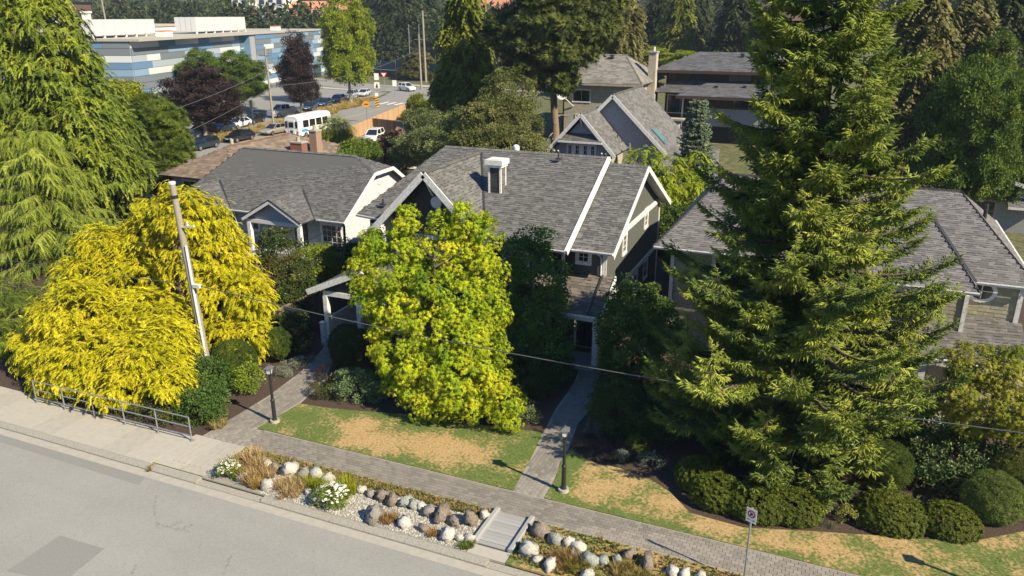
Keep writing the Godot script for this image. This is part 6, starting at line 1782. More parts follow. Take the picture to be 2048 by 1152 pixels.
func build_boulders() -> void:
	rng.seed = 97
	var tex := {}
	tex.white = textured(noise_tex(51, 0.03, [[0.1, 0.28, 0.26, 0.23], [0.45, 0.46, 0.43, 0.385], [0.9, 0.66, 0.63, 0.57]], 6), 0.9, 0.85, 1.5)
	tex.pale = textured(noise_tex(52, 0.03, [[0.1, 0.20, 0.19, 0.175], [0.5, 0.40, 0.385, 0.35], [0.9, 0.55, 0.53, 0.48]], 6), 0.9, 0.9, 1.5)
	tex.grey = textured(noise_tex(53, 0.03, [[0.1, 0.09, 0.085, 0.08], [0.5, 0.22, 0.205, 0.185], [0.9, 0.38, 0.35, 0.31]], 6), 0.9, 0.9, 1.5)
	tex.brown = textured(noise_tex(54, 0.03, [[0.1, 0.075, 0.06, 0.048], [0.5, 0.19, 0.155, 0.125], [0.9, 0.34, 0.29, 0.24]], 6), 0.9, 0.9, 1.5)
	tex.green = textured(noise_tex(55, 0.03, [[0.1, 0.11, 0.125, 0.105], [0.5, 0.25, 0.27, 0.24], [0.9, 0.42, 0.44, 0.40]], 6), 0.9, 0.9, 1.5)
	var words := {"white": "chalk white", "pale": "pale grey", "grey": "mid grey", "brown": "brown grey", "green": "greenish grey"}
	var nth := ["first", "second", "third", "fourth", "fifth", "sixth", "seventh", "eighth", "ninth", "tenth", "eleventh", "twelfth", "thirteenth", "fourteenth", "fifteenth", "sixteenth", "seventeenth", "eighteenth", "nineteenth"]
	var meshes := []
	for k in 6: meshes.append(rock_mesh(60 + k))
	var rows := [
		["in the row along the path", [[-9.53, -20.12, 0.24, "white"], [-9.85, -19.69, 0.36, "brown"], [-10.33, -19.38, 0.26, "brown"], [-10.85, -19.57, 0.34, "brown"], [-11.34, -19.56, 0.27, "grey"], [-11.74, -19.69, 0.22, "white"], [-12.02, -19.69, 0.24, "green"], [-12.33, -19.72, 0.28, "green"], [-12.82, -19.56, 0.30, "brown"], [-13.31, -19.72, 0.29, "brown"], [-13.80, -19.70, 0.20, "grey"], [-14.22, -19.78, 0.22, "pale"], [-15.71, -19.90, 0.23, "pale"], [-16.25, -19.94, 0.32, "pale"], [-16.68, -19.77, 0.32, "grey"], [-17.27, -19.76, 0.38, "white"], [-17.94, -19.73, 0.25, "brown"], [-18.37, -19.76, 0.28, "white"], [-19.01, -19.82, 0.25, "brown"]]],
		["along the kerb", [[-9.48, -18.83, 0.19, "pale"], [-9.76, -18.75, 0.16, "white"], [-10.17, -18.67, 0.32, "white"], [-11.08, -18.71, 0.21, "brown"], [-11.82, -18.70, 0.26, "white"], [-12.93, -18.61, 0.42, "grey"], [-15.83, -18.94, 0.18, "white"], [-17.40, -18.66, 0.30, "pale"], [-18.57, -18.72, 0.24, "pale"]]],
		["on the street sign side", [[-7.50, -18.98, 0.37, "pale"], [-7.51, -20.01, 0.34, "brown"], [-7.08, -18.74, 0.19, "pale"], [-6.90, -19.82, 0.29, "green"], [-6.65, -18.63, 0.27, "white"], [-6.46, -19.83, 0.26, "white"], [-6.14, -19.34, 0.21, "grey"], [-6.11, -19.80, 0.25, "white"], [-5.60, -19.31, 0.30, "green"], [-5.44, -18.64, 0.22, "pale"], [-5.20, -19.46, 0.22, "green"], [-4.80, -19.63, 0.22, "green"], [-4.51, -20.06, 0.26, "brown"], [-3.89, -19.86, 0.31, "brown"], [-3.11, -19.79, 0.25, "white"], [-2.77, -19.80, 0.23, "white"], [-2.30, -19.91, 0.22, "pale"]]]]
	for row in rows:
		for i in row[1].size():
			var e: Array = row[1][i]
			var o := part(self, "boulder", meshes[rng.randi() % 6], tex[e[3]], V(e[0], e[2] * 0.42, e[1]))
			tag(o, "%s boulder, %s from the plank bridge %s" % [words[e[3]], nth[i], row[0]], "boulder", "boulders edging the street bed")
			o.rotation = V(rf(-0.25, 0.25), rf(0, TAU), rf(-0.2, 0.2))
			o.scale = Vector3.ONE * e[2] * 0.92 * V(rf(0.8, 1.3), rf(0.85, 1.25), rf(0.75, 1.1))

# ---------------------------------------------------------------- foliage
func leaf_shape(b: MB, o: Vector3, d: Vector3, s: Vector3, l: float, w: float) -> void:
	# a folded leaf from o along d, s across
	var up := s.cross(d).normalized()
	var tip := o + d * l - up * l * 0.12
	var m := o + d * l * 0.45
	var lft := m - s * w * 0.5 + up * w * 0.14
	var rgt := m + s * w * 0.5 + up * w * 0.14
	b.tri(o, lft, tip, up)
	b.tri(o, tip, rgt, up)

func leaf_clump(n: int, rad: float, l: float, w: float, lift: float, seed_: int) -> ArrayMesh:
	var r := RandomNumberGenerator.new()
	r.seed = seed_
	var b := MB.new()
	for i in n:
		var dir := Vector3(r.randf_range(-1, 1), r.randf_range(-0.7, 1), r.randf_range(-1, 1)).normalized()
		var o := dir * rad * sqrt(r.randf()) * V(1, 0.7, 1)
		var out := (dir + V(0, lift, 0) + V(r.randf_range(-0.6, 0.6), r.randf_range(-0.5, 0.3), r.randf_range(-0.6, 0.6))).normalized()
		var side := out.cross(V(r.randf_range(-0.5, 0.5), 1, r.randf_range(-0.5, 0.5))).normalized()
		var k := r.randf_range(0.72, 1.22)
		var y := r.randf_range(-0.08, 0.10)
		b.colour = Color(k * (1.0 + y), k, k * (1.0 - y))
		leaf_shape(b, o, out, side, l * r.randf_range(0.7, 1.2), w * r.randf_range(0.7, 1.2))
	return b.done()

func star_clump(n: int, rad: float, l: float, seed_: int) -> ArrayMesh:
	# clump of five-pointed maple-like leaves
	var r := RandomNumberGenerator.new()
	r.seed = seed_
	var b := MB.new()
	for i in n:
		var dir := Vector3(r.randf_range(-1, 1), r.randf_range(-0.7, 1), r.randf_range(-1, 1)).normalized()
		var o := dir * rad * sqrt(r.randf()) * V(1, 0.75, 1)
		var face := (dir * 0.7 + V(r.randf_range(-0.5, 0.5), 0.9, r.randf_range(-0.5, 0.5))).normalized()
		var a := face.cross(V(r.randf_range(-1, 1), 0.2, r.randf_range(-1, 1))).normalized()
		var c := face.cross(a)
		var k := r.randf_range(0.75, 1.2)
		var y := r.randf_range(-0.06, 0.10)
		b.colour = Color(k * (1.0 + y), k, k * (1.0 - y))
		for j in 5:
			var t := (j - 2) * 0.95
			var tip := o + (a * cos(t) + c * sin(t)) * l * (1.0 - 0.12 * absf(j - 2)) - face * l * 0.25
			var e0 := o + (a * cos(t - 0.42) + c * sin(t - 0.42)) * l * 0.36
			var e1 := o + (a * cos(t + 0.42) + c * sin(t + 0.42)) * l * 0.36
			b.tri(o, e0, tip, face)
			b.tri(o, tip, e1, face)
	return b.done()

func frond_mesh(l: float, w: float, pairs: int, droop: float, seed_: int, thread := 0.035) -> ArrayMesh:
	# flat drooping spray: a stem along +z with narrow side blades
	var r := RandomNumberGenerator.new()
	r.seed = seed_
	var b := MB.new()
	for i in pairs:
		var t := (i + 0.5) / pairs
		var p := V(0, -droop * l * t * t, l * t)
		var size := w * (1.0 - 0.75 * t) * r.randf_range(0.75, 1.2) + 0.03
		for s in [-1, 1]:
			var d := V(s * r.randf_range(0.75, 1.1), r.randf_range(-0.55, 0.10) - droop * t, r.randf_range(0.5, 0.9)).normalized()
			var k := r.randf_range(0.78, 1.18)
			b.colour = Color(k * 1.02, k, k * 0.95)
			var across := d.cross(V(r.randf_range(-0.3, 0.3), 1, 0)).normalized() * thread * r.randf_range(0.8, 1.3)
			var mid := p + d * size * 0.5
			b.tri(p, mid - across, mid + across, V(0, 1, 0.2))
			b.tri(mid - across, mid + across, p + d * size + V(0, -0.12 * size, 0), V(0, 1, 0.2))
	b.colour = Color(1.05, 1.02, 0.9)
	b.tri(V(-thread, 0, 0), V(thread, 0, 0), V(0, -droop * l * 1.1, l * 1.06), V(0, 1, 0))
	return b.done()

func spindle(b: MB, o: Vector3, d: Vector3, l: float, rad: float) -> void:
	var a := d.cross(V(0.3, 1, 0.2)).normalized()
	var c := d.cross(a)
	var tip := o + d * l
	var m := o + d * l * 0.45
	var p := [m + a * rad, m + c * rad, m - a * rad, m - c * rad]
	for i in 4:
		var j := (i + 1) % 4
		var out: Vector3 = (p[i] + p[j]) * 0.5 - m
		b.tri(o, p[i], p[j], out)
		b.tri(tip, p[i], p[j], out)

func spruce_spray(seed_: int, l := 0.62, shoot := 0.24, rad := 0.032, hang := 0.55) -> ArrayMesh:
	var r := RandomNumberGenerator.new()
	r.seed = seed_
	var b := MB.new()
	b.colour = Color(1.6, 0.95, 0.7)
	b.tri(V(-0.012, 0, 0), V(0.012, 0, 0), V(0, 0.0, l), V(0, 1, 0))
	for i in 8:
		var t := (i + 0.6) / 8.0
		var p := V(0, -0.05 * t, l * t)
		for s in [-1, 1]:
			var d := V(s * r.randf_range(0.5, 1.0), r.randf_range(-0.35, 0.35), r.randf_range(0.5, 1.1)).normalized()
			if r.randf() < hang: d = (d + V(0, r.randf_range(-1.3, -0.5), 0)).normalized()
			var k := r.randf_range(0.75, 1.2)
			b.colour = Color(k, k, k)
			spindle(b, p, d, shoot * (1.15 - 0.45 * t) * r.randf_range(0.8, 1.25), rad * r.randf_range(0.85, 1.2))
	b.colour = Color(1.2, 1.2, 1.0)
	spindle(b, V(0, -0.05, l * 0.9), V(r.randf_range(-0.2, 0.2), 0.12, 1).normalized(), shoot, rad)
	return b.done()

func tuft_mesh(n: int, l: float, w: float, spread_: float, seed_: int) -> ArrayMesh:
	# needles or blades rising from one point
	var r := RandomNumberGenerator.new()
	r.seed = seed_
	var b := MB.new()
	for i in n:
		var a := r.randf() * TAU
		var s := spread_ * sqrt(r.randf())
		var d := V(cos(a) * s, 1.0, sin(a) * s).normalized()
		var side := V(-sin(a), 0, cos(a)) * w
		var k := r.randf_range(0.7, 1.25)
		b.colour = Color(k, k, k * 0.95)
		var ll := l * r.randf_range(0.6, 1.15)
		var m := d * ll * 0.55
		var tip := d * ll + V(cos(a), -0.35, sin(a)) * ll * 0.25 * s
		var o := V(cos(a), 0, sin(a)) * l * 0.05
		b.tri(o - side * 0.6, o + side * 0.6, m + side, V(cos(a), 0.5, sin(a)))
		b.tri(o - side * 0.6, m + side, m - side, V(cos(a), 0.5, sin(a)))
		b.tri(m - side, m + side, tip, V(cos(a), 0.5, sin(a)))
	return b.done()

func leaf_mat(rough: float, through: float) -> StandardMaterial3D:
	var m := StandardMaterial3D.new()
	m.albedo_color = Color.WHITE
	m.vertex_color_use_as_albedo = true
	m.roughness = rough
	m.metallic_specular = 0.35
	if through > 0.0:
		m.backlight_enabled = true
		m.backlight = Color(through, through, through)
	return m

func make_foliage_meshes() -> void:
	M.leaf = leaf_mat(0.55, 0.72)
	M.needle = leaf_mat(0.62, 0.35)
	M.glossy_leaf = leaf_mat(0.38, 0.45)
	foliage.star = star_clump(11, 0.30, 0.12, 1)
	foliage.leaf = leaf_clump(18, 0.34, 0.17, 0.11, 0.2, 2)
	foliage.small = leaf_clump(26, 0.22, 0.085, 0.055, 0.25, 3)
	foliage.tiny = leaf_clump(40, 0.16, 0.045, 0.032, 0.35, 4)
	foliage.big = leaf_clump(22, 0.85, 0.42, 0.30, 0.2, 5)
	foliage.far_leaf = leaf_clump(30, 0.42, 0.17, 0.12, 0.2, 18)
	foliage.fern = leaf_clump(24, 0.36, 0.24, 0.06, -0.25, 6)
	foliage.gold = frond_mesh(0.27, 0.15, 8, 0.75, 7, 0.019)
	foliage.cedar = frond_mesh(0.50, 0.26, 9, 0.9, 8, 0.034)
	foliage.far_cedar = frond_mesh(1.25, 0.72, 6, 0.8, 9, 0.14)
	foliage.feather = frond_mesh(0.80, 0.20, 14, 0.75, 10, 0.017)
	foliage.spruce = spruce_spray(11, 0.58, 0.30, 0.027, 0.8)
	foliage.blue = spruce_spray(12, 0.5, 0.17, 0.035, 0.2)
	foliage.pine = tuft_mesh(26, 0.34, 0.012, 1.3, 13)
	foliage.far_pine = tuft_mesh(20, 0.95, 0.06, 1.5, 14)
	foliage.grass = tuft_mesh(34, 0.55, 0.010, 0.75, 15)
	foliage.blade = tuft_mesh(14, 0.07, 0.006, 0.9, 16)
	foliage.needle_ball = tuft_mesh(22, 0.07, 0.007, 1.5, 17)

func pick_tint(tints: Array, k: float) -> Color:
	# tints: two or three linear colours
	var t := clampf(k, 0.0, 0.999) * (tints.size() - 1)
	var i := int(t)
	return tints[i].lerp(tints[i + 1], t - i)

var patch := FastNoiseLite.new()

var tight := false
var gaps := 0.24

func crown(parent: Node3D, lobes: Array, key: String, material: Material, tints: Array, boughs: float, bough_r: float, per: int, size: float, droop: float, floor_y := 0.05, fill := 0.25, called := "crown") -> void:
	# foliage in boughs over the shells of the lobes [x, y, z, rx, ry, rz]
	var spots := []
	var cols := []
	var gap_scale := 0.9 / maxf(bough_r, 0.2)
	var eye := V(0, 16, 0) - parent.position
	patch.seed = 12
	patch.frequency = 0.35
	for li in lobes.size():
		var e: Array = lobes[li]
		var c := V(e[0], e[1], e[2])
		var rad := V(e[3], e[4], e[5])
		var area := 4.0 * PI * pow((pow(rad.x * rad.y, 1.6) + pow(rad.x * rad.z, 1.6) + pow(rad.y * rad.z, 1.6)) / 3.0, 1.0 / 1.6)
		var n := int(area * boughs)
		for i in int(n * (1.0 + fill)):
			var dir := V(rng.randfn(), rng.randfn(), rng.randfn()).normalized()
			var inner := i >= n
			var k := rf(0.45, 0.78) if inner else (rf(0.97, 1.01) + 0.05 * patch.get_noise_3dv((c + dir * rad) * 1.2) if tight else rf(0.82, 1.06) + 0.16 * patch.get_noise_3dv((c + dir * rad) * 2.4))
			var p := c + dir * rad * k
			if p.y < floor_y: continue
			var nrm := (dir / rad).normalized()
			if not tight and patch.get_noise_3dv(p * gap_scale + V(40, 7, 19)) < -gaps: continue
			if not inner:
				if nrm.dot((eye - p).normalized()) < -0.35 and rng.randf() < 0.5: continue
				var buried := false
				for lj in lobes.size():
					if lj == li: continue
					var f: Array = lobes[lj]
					if ((p - V(f[0], f[1], f[2])) / V(f[3], f[4], f[5])).length() < 0.80:
						buried = true
						break
				if buried: continue
			var hue := 0.5 + 0.55 * patch.get_noise_3dv(p * 1.3)
			for j in per:
				var a := rng.randf() * TAU
				var q := p + (V(cos(a), rf(-0.5, 0.5), sin(a)) + nrm * rf(-0.4, 0.6)) * bough_r * sqrt(rng.randf())
				if q.y < floor_y: continue
				var b: Basis
				var s := size * rf(0.7, 1.25)
				if droop > -0.5:
					var out := (nrm * V(1, 0.45, 1) + V(rf(-0.9, 0.9), rf(-0.35, 0.35) - droop * 0.35, rf(-0.9, 0.9))).normalized()
					var x := V(0, 1, 0).cross(out)
					if x.length() < 0.1: x = Vector3.RIGHT
					x = x.normalized()
					b = Basis(x, out.cross(x), out)
				else:
					var yv := (nrm * 0.8 + V(0, 0.5, 0) + V(rf(-0.3, 0.3), 0, rf(-0.3, 0.3))).normalized()
					var xv := yv.cross(V(cos(a), 0.1, sin(a))).normalized()
					b = Basis(xv, yv, xv.cross(yv))
				spots.append(Transform3D(b.scaled_local(Vector3.ONE * s), q))
				var t := pick_tint(tints, hue + rf(-0.30, 0.30))
				var lum := rf(0.80, 1.2)
				cols.append(Color(t.r * lum, t.g * lum, t.b * lum))
	var o := scatter(foliage[key], spots, cols, material)
	o.name = called
	o.set_meta("kind", "stuff")
	parent.add_child(o, true)

func trunk(parent: Node3D, lobes: Array, rad: float, material: Material, lean := Vector3.ZERO, base := Vector3.ZERO) -> void:
	var top := 0.0
	var mid := Vector3.ZERO
	for e in lobes:
		top = maxf(top, e[1] + e[4] * 0.6)
		mid += V(e[0], 0, e[2]) / lobes.size()
	var b := MB.new()
	var pts := []
	var rr := []
	for i in 6:
		var t := i / 5.0
		pts.append(base.lerp(V(mid.x, top * 0.82, mid.z), t) + V(0.12 * sin(t * 7.0) * rad * 4.0, (-0.15 if i == 0 else 0.0), 0.1 * cos(t * 5.0) * rad * 4.0))
		rr.append(lerpf(rad, rad * 0.18, t) * (1.25 if i == 0 else 1.0))
	b.tube(pts, rr, 9)
	part(parent, "trunk", b.done(), material)
	for e in lobes:
		var y0: float = clampf(e[1] - e[4] * 1.1, top * 0.12, top * 0.8)
		var t := y0 / top
		var p0: Vector3 = base.lerp(V(mid.x, top, mid.z), t)
		var p2 := V(e[0], e[1] + e[4] * 0.1, e[2])
		if p0.distance_to(p2) < 0.8: continue
		var p1 := p0.lerp(p2, 0.5) + V(0, p0.distance_to(p2) * -0.06, 0)
		part(parent, "limb", tube_mesh([p0, p1, p2], rad * 0.32, rad * 0.08, 6), material)

func lobe_tree(called: String, label: String, lobes: Array, base: Vector3, rad: float, key: String, material: Material, tints: Array, boughs: float, bough_r: float, per: int, size: float, droop: float, bark: Material = null, fill := 0.25, category := "tree", group := "") -> Node3D:
	# lobes in world coordinates
	rng.seed = hash(label)
	var t := thing(called, label, category, base, 0.0, group)
	var own := []
	for e in lobes:
		own.append([e[0] - base.x, e[1] - base.y, e[2] - base.z, e[3], e[4], e[5]])
	trunk(t, own, rad, bark if bark else M.bark)
	crown(t, own, key, material, tints, boughs, bough_r, per, size, droop, 0.05, fill)
	return t

func spruce_tree(called: String, label: String, base: Vector3, height: float, reach: float, low: float, key: String, tints: Array, size: float, step: float, sweep: float, power := 0.8, per_whorl := 7, spacing := 0.24, oval := Vector2.ONE, towers := 0.0) -> Node3D:
	rng.seed = hash(label)
	# whorled branches that sag and lift again at the tips, hung with sprays
	var t := thing(called, label, "tree", base)
	var tb := MB.new()
	tb.tube([V(0, -0.2, 0), V(0, height * 0.5, 0), V(0, height, 0)], [reach * 0.060, reach * 0.036, 0.03], 10)
	part(t, "trunk", tb.done(), M.bark)
	var wood := MB.new()
	var spots := []
	var cols := []
	var y := low
	patch.seed = 31
	patch.frequency = 0.5
	while y < height - 0.25:
		var f := (y - low) / (height - low)
		var most := reach * pow(1.0 - f, power) + 0.12
		var count := per_whorl + (2 if f < 0.35 else (-2 if f > 0.55 and towers > 0.0 else 0))
		for k in count:
			var a := TAU * (k + rf(-0.35, 0.35)) / count + y * 2.4
			var l := most * (rf(0.55, 1.18) if towers > 0.0 else rf(0.68, 1.15)) / Vector2(cos(a) / oval.x, sin(a) / lerpf(oval.y, 1.0 if towers > 0.0 else oval.y, smoothstep(0.06, 0.16, f) * (1.0 - smoothstep(0.34, 0.52, f)))).length()
			var yy := y + rf(-0.5, 0.5) * step
			var dir := V(cos(a), 0, sin(a))
			var pts := []
			var sag := sweep * l * rf(0.6, 1.3)
			var lift := rf(0.5, 1.2)
			var origin := V(0, yy, 0)
			for i in 7:
				var s := i / 6.0
				pts.append(origin + dir * l * s + V(0, -sag * sin(s * PI * 0.72) + sag * lift * s * s * s, 0))
			if l > 0.8: wood.tube(pts, [0.022 * l, 0.019 * l, 0.016 * l, 0.013 * l, 0.010 * l, 0.007 * l, 0.004 * l], 5, false)
			var n := int(l * 0.82 / spacing) + 2
			var hue := 0.5 + rf(-0.25, 0.25)
			for i in n:
				var s := 0.16 + 0.84 * (i + rf(0.0, 1.0)) / n
				if s > 1.0: s = 1.0
				var q: float = s * 5.999
				var qi := int(q)
				var p: Vector3 = pts[qi].lerp(pts[qi + 1], q - qi)
				var fwd: Vector3 = (pts[qi + 1] - pts[qi]).normalized()
				for side in [-1, 1, 0]:
					if side == 0 and i < n - 2 and rng.randf() < 0.45: continue
					var out := fwd.rotated(Vector3.UP, side * rf(0.6, 1.15))
					out = (out + V(rf(-0.15, 0.15), rf(-0.30, 0.10) + (0.25 if s > 0.9 else 0.0), rf(-0.15, 0.15))).normalized()
					var x := V(0, 1, 0).cross(out).normalized()
					var b := Basis(x, out.cross(x), out)
					var sz := size * rf(0.75, 1.2) * (1.12 - 0.35 * s)
					spots.append(Transform3D(b.scaled_local(V(sz, sz, sz)), p))
					var c := pick_tint(tints, hue + rf(-0.2, 0.2) + 0.25 * (s - 0.7))
					var lum := rf(0.82, 1.18)
					cols.append(Color(c.r * lum, c.g * lum, c.b * lum))
			if rng.randf() < towers and l > 1.6 and f < 0.8:
				# the branch end turns up into a small leader hung round with sprays
				var th := rf(0.7, 1.7)
				var o2: Vector3 = pts[5]
				wood.tube([o2, o2 + V(0, th * 0.5, 0) + dir * 0.15, o2 + V(0, th, 0) + dir * 0.2], [0.03, 0.02, 0.006], 5, false)
				var m := int(th * 15.0)
				for i in m:
					var g := float(i) / m
					var w := rf(0, TAU)
					var out := V(cos(w), rf(-0.35, 0.05) + 0.9 * g * g, sin(w)).normalized()
					var x := V(0, 1, 0).cross(out).normalized()
					var sz := size * (1.05 - 0.62 * g) * rf(0.8, 1.15)
					spots.append(Transform3D(Basis(x, out.cross(x), out).scaled_local(V(sz, sz, sz)), o2 + V(0, th * g, 0) + dir * 0.18 * g))
					var c := pick_tint(tints, hue + 0.25 + rf(-0.2, 0.2))
					cols.append(c)
		y += step * (1.0 - 0.35 * f)
	part(t, "branches", wood.done(), M.bark, Vector3.ZERO, "stuff")
	var o := scatter(foliage[key], spots, cols, M.needle)
	o.name = "crown"
	o.set_meta("kind", "stuff")
	t.add_child(o, true)
	return t
const GOLD_TOP := [[-34.05, 4.63, -27.20, 1.49, 1.21, 1.34], [-34.35, 3.35, -26.00, 1.67, 1.30, 1.50], [-31.87, 3.18, -27.60, 2.31, 1.74, 2.08], [-26.01, 2.72, -28.20, 1.09, 1.22, 0.98], [-25.23, 1.11, -27.20, 0.97, 0.90, 0.87], [-29.62, 2.27, -25.00, 2.14, 1.37, 1.93], [-29.42, 6.69, -28.20, 1.35, 1.27, 1.22], [-31.55, 5.03, -28.80, 2.19, 1.99, 1.98], [-29.39, 4.15, -29.00, 2.30, 2.11, 2.07], [-33.11, 4.04, -27.80, 1.94, 1.73, 1.74], [-27.80, 2.60, -28.60, 1.90, 1.96, 1.71], [-26.66, 1.11, -27.60, 1.44, 1.18, 1.30], [-31.53, 1.66, -29.00, 2.66, 2.33, 2.40], [-32.98, 2.54, -26.60, 2.16, 1.73, 1.95], [-29.51, 0.20, -28.00, 1.72, 1.23, 1.54], [-32.28, 6.32, -28.60, 0.77, 0.95, 0.69], [-28.38, 6.36, -29.00, 0.75, 1.03, 0.67], [-30.76, 7.24, -28.60, 0.60, 0.77, 0.54]]
const GOLD_LOW := [[-31.87, 2.44, -23.60, 2.24, 1.70, 2.01], [-33.47, 1.12, -23.00, 1.79, 1.48, 1.61], [-29.98, 1.38, -22.60, 2.50, 1.52, 2.25], [-27.05, 1.53, -22.60, 1.87, 1.41, 1.69], [-25.09, 1.25, -21.90, 1.02, 0.74, 0.92], [-27.51, 1.00, -21.70, 1.63, 0.81, 1.47], [-31.24, 0.57, -21.90, 1.60, 0.85, 1.44], [-26.97, 1.99, -23.60, 1.35, 1.16, 1.21]]
const SWEETGUM := [[-16.60, 7.46, -27.90, 0.43, 0.88, 0.38], [-16.98, 6.48, -27.70, 0.73, 0.88, 0.66], [-18.11, 6.40, -27.50, 0.65, 0.80, 0.58], [-18.43, 5.51, -27.30, 0.65, 0.76, 0.59], [-17.05, 5.46, -27.30, 0.94, 0.93, 0.85], [-15.21, 7.40, -28.30, 0.51, 0.70, 0.46], [-15.89, 6.10, -27.90, 0.77, 0.88, 0.69], [-14.24, 7.56, -28.50, 0.63, 1.04, 0.57], [-13.53, 7.26, -28.70, 0.55, 1.00, 0.49], [-14.67, 6.19, -28.10, 0.97, 1.09, 0.88], [-13.36, 5.85, -28.30, 0.72, 1.09, 0.64], [-15.37, 4.78, -27.30, 1.19, 1.09, 1.07], [-13.92, 4.63, -27.70, 1.10, 1.04, 0.99], [-16.89, 4.02, -26.90, 1.12, 1.06, 1.01], [-18.25, 4.44, -27.10, 0.70, 0.90, 0.63], [-12.73, 4.28, -27.90, 0.63, 1.00, 0.57], [-15.33, 3.41, -26.70, 1.27, 1.13, 1.14], [-13.68, 3.23, -26.70, 1.21, 1.07, 1.09], [-12.73, 3.00, -27.10, 0.83, 1.07, 0.75], [-16.60, 2.67, -26.30, 1.07, 1.01, 0.96], [-15.43, 1.88, -25.90, 1.10, 1.00, 0.99], [-13.78, 1.96, -25.90, 1.16, 1.02, 1.04], [-12.39, 1.90, -26.10, 0.90, 0.97, 0.81], [-11.43, 1.38, -25.70, 0.68, 0.70, 0.62], [-12.91, 1.17, -25.50, 0.90, 0.71, 0.81], [-14.54, 0.84, -25.50, 1.04, 0.73, 0.94], [-16.20, 1.27, -25.90, 0.73, 0.66, 0.65], [-11.04, 0.73, -25.80, 0.49, 0.46, 0.44], [-17.74, 3.38, -27.00, 0.74, 0.90, 0.67]]
const DOGWOOD := [[-13.17, 5.09, -32.60, 1.13, 1.09, 1.02], [-12.13, 4.29, -32.40, 1.08, 1.20, 0.97], [-13.38, 3.18, -32.20, 1.38, 1.35, 1.24], [-11.82, 2.55, -31.80, 1.17, 1.25, 1.05], [-12.41, 1.59, -31.40, 1.41, 1.09, 1.27], [-11.33, 1.35, -31.20, 0.93, 0.95, 0.83], [-13.60, 1.76, -31.80, 0.96, 1.23, 0.86], [-12.75, 6.06, -32.80, 0.61, 0.53, 0.55]]
const DARKTREE := [[-7.94, 3.38, -33.20, 1.29, 1.00, 1.16], [-8.31, 2.38, -32.40, 1.01, 1.18, 0.91], [-6.97, 2.45, -32.80, 1.14, 1.29, 1.03], [-7.47, 1.61, -31.60, 1.26, 1.11, 1.13], [-6.38, 1.47, -31.80, 0.89, 0.92, 0.80], [-8.23, 1.26, -31.40, 0.59, 0.70, 0.53]]
const JMAPLE := [[5.47, 4.14, -29.80, 1.16, 0.73, 1.04], [6.37, 4.10, -29.60, 1.05, 0.99, 0.94], [5.13, 3.36, -29.00, 0.97, 0.82, 0.87], [6.20, 3.19, -28.80, 1.12, 0.89, 1.01], [5.44, 2.64, -28.60, 0.79, 0.50, 0.71], [6.90, 3.04, -28.80, 0.86, 0.80, 0.77]]
const VIBURNUM := [[-27.74, 3.89, -32.60, 1.09, 1.12, 0.98], [-27.94, 2.45, -31.60, 1.35, 1.39, 1.22], [-26.59, 2.44, -32.20, 1.30, 1.26, 1.17], [-26.45, 1.21, -30.80, 1.38, 1.23, 1.24], [-27.44, 1.21, -30.40, 0.96, 1.09, 0.86]]
const YELLOWSHRUB := [[-28.33, 1.98, -36.50, 1.44, 0.93, 1.30], [-28.95, 1.48, -35.80, 1.04, 0.80, 0.94], [-27.66, 1.82, -36.80, 0.84, 0.68, 0.76]]
const YARDMASS := [[-27.23, 1.84, -38.00, 1.10, 1.07, 0.99]]
const CEDAR_A := [[-53.90, 18.27, -40.00, 2.42, 2.49, 2.18], [-53.19, 15.01, -39.50, 3.30, 2.87, 2.97], [-54.68, 11.98, -38.80, 3.89, 2.92, 3.50], [-51.15, 12.05, -39.20, 2.78, 2.69, 2.50], [-55.26, 8.20, -38.00, 3.95, 2.96, 3.55], [-50.31, 8.74, -38.60, 3.32, 2.70, 2.99], [-53.27, 5.21, -37.40, 4.28, 2.94, 3.86], [-48.54, 6.13, -38.20, 2.79, 2.51, 2.51], [-54.85, 1.56, -36.60, 4.01, 3.00, 3.60]]
const CEDAR_B := [[-52.81, 12.12, -43.00, 1.12, 1.30, 1.01], [-51.83, 10.01, -42.60, 1.79, 1.69, 1.61], [-50.67, 7.55, -42.20, 2.16, 1.92, 1.95], [-53.61, 6.27, -42.00, 2.29, 1.96, 2.06], [-49.53, 5.11, -41.60, 2.05, 1.91, 1.84], [-51.61, 3.16, -41.00, 2.64, 2.14, 2.38]]
const LIMETREE := [[-64.33, 8.75, -56.00, 1.63, 1.18, 1.47], [-65.34, 7.58, -55.50, 1.93, 1.49, 1.73], [-63.48, 7.61, -56.00, 1.15, 1.19, 1.04]]
const LEFTLOW := [[-40.72, 0.37, -25.50, 1.63, 1.40, 1.47], [-37.44, 0.20, -23.60, 1.02, 1.18, 0.91], [-43.95, 0.38, -27.50, 1.74, 1.20, 1.57], [-38.77, 0.20, -23.20, 1.28, 1.31, 1.15]]
const PINE := [[-56.80, 7.65, -52.00, 1.94, 1.55, 1.75], [-55.12, 6.84, -52.20, 1.59, 1.54, 1.43], [-57.46, 5.25, -51.60, 2.14, 1.65, 1.93], [-54.33, 4.79, -51.60, 1.58, 1.54, 1.42], [-56.10, 2.99, -51.00, 2.31, 1.65, 2.08], [-53.86, 2.49, -51.00, 1.23, 1.36, 1.11]]
const YELLOWBACK := [[-13.36, 5.93, -56.50, 1.18, 0.98, 1.06], [-11.93, 5.02, -57.00, 1.48, 1.29, 1.33], [-13.21, 4.27, -55.50, 1.02, 1.35, 0.92], [-10.66, 3.91, -57.50, 1.34, 1.30, 1.20], [-11.86, 3.46, -55.50, 1.45, 1.05, 1.31], [-9.95, 5.38, -59.00, 0.67, 1.16, 0.61]]
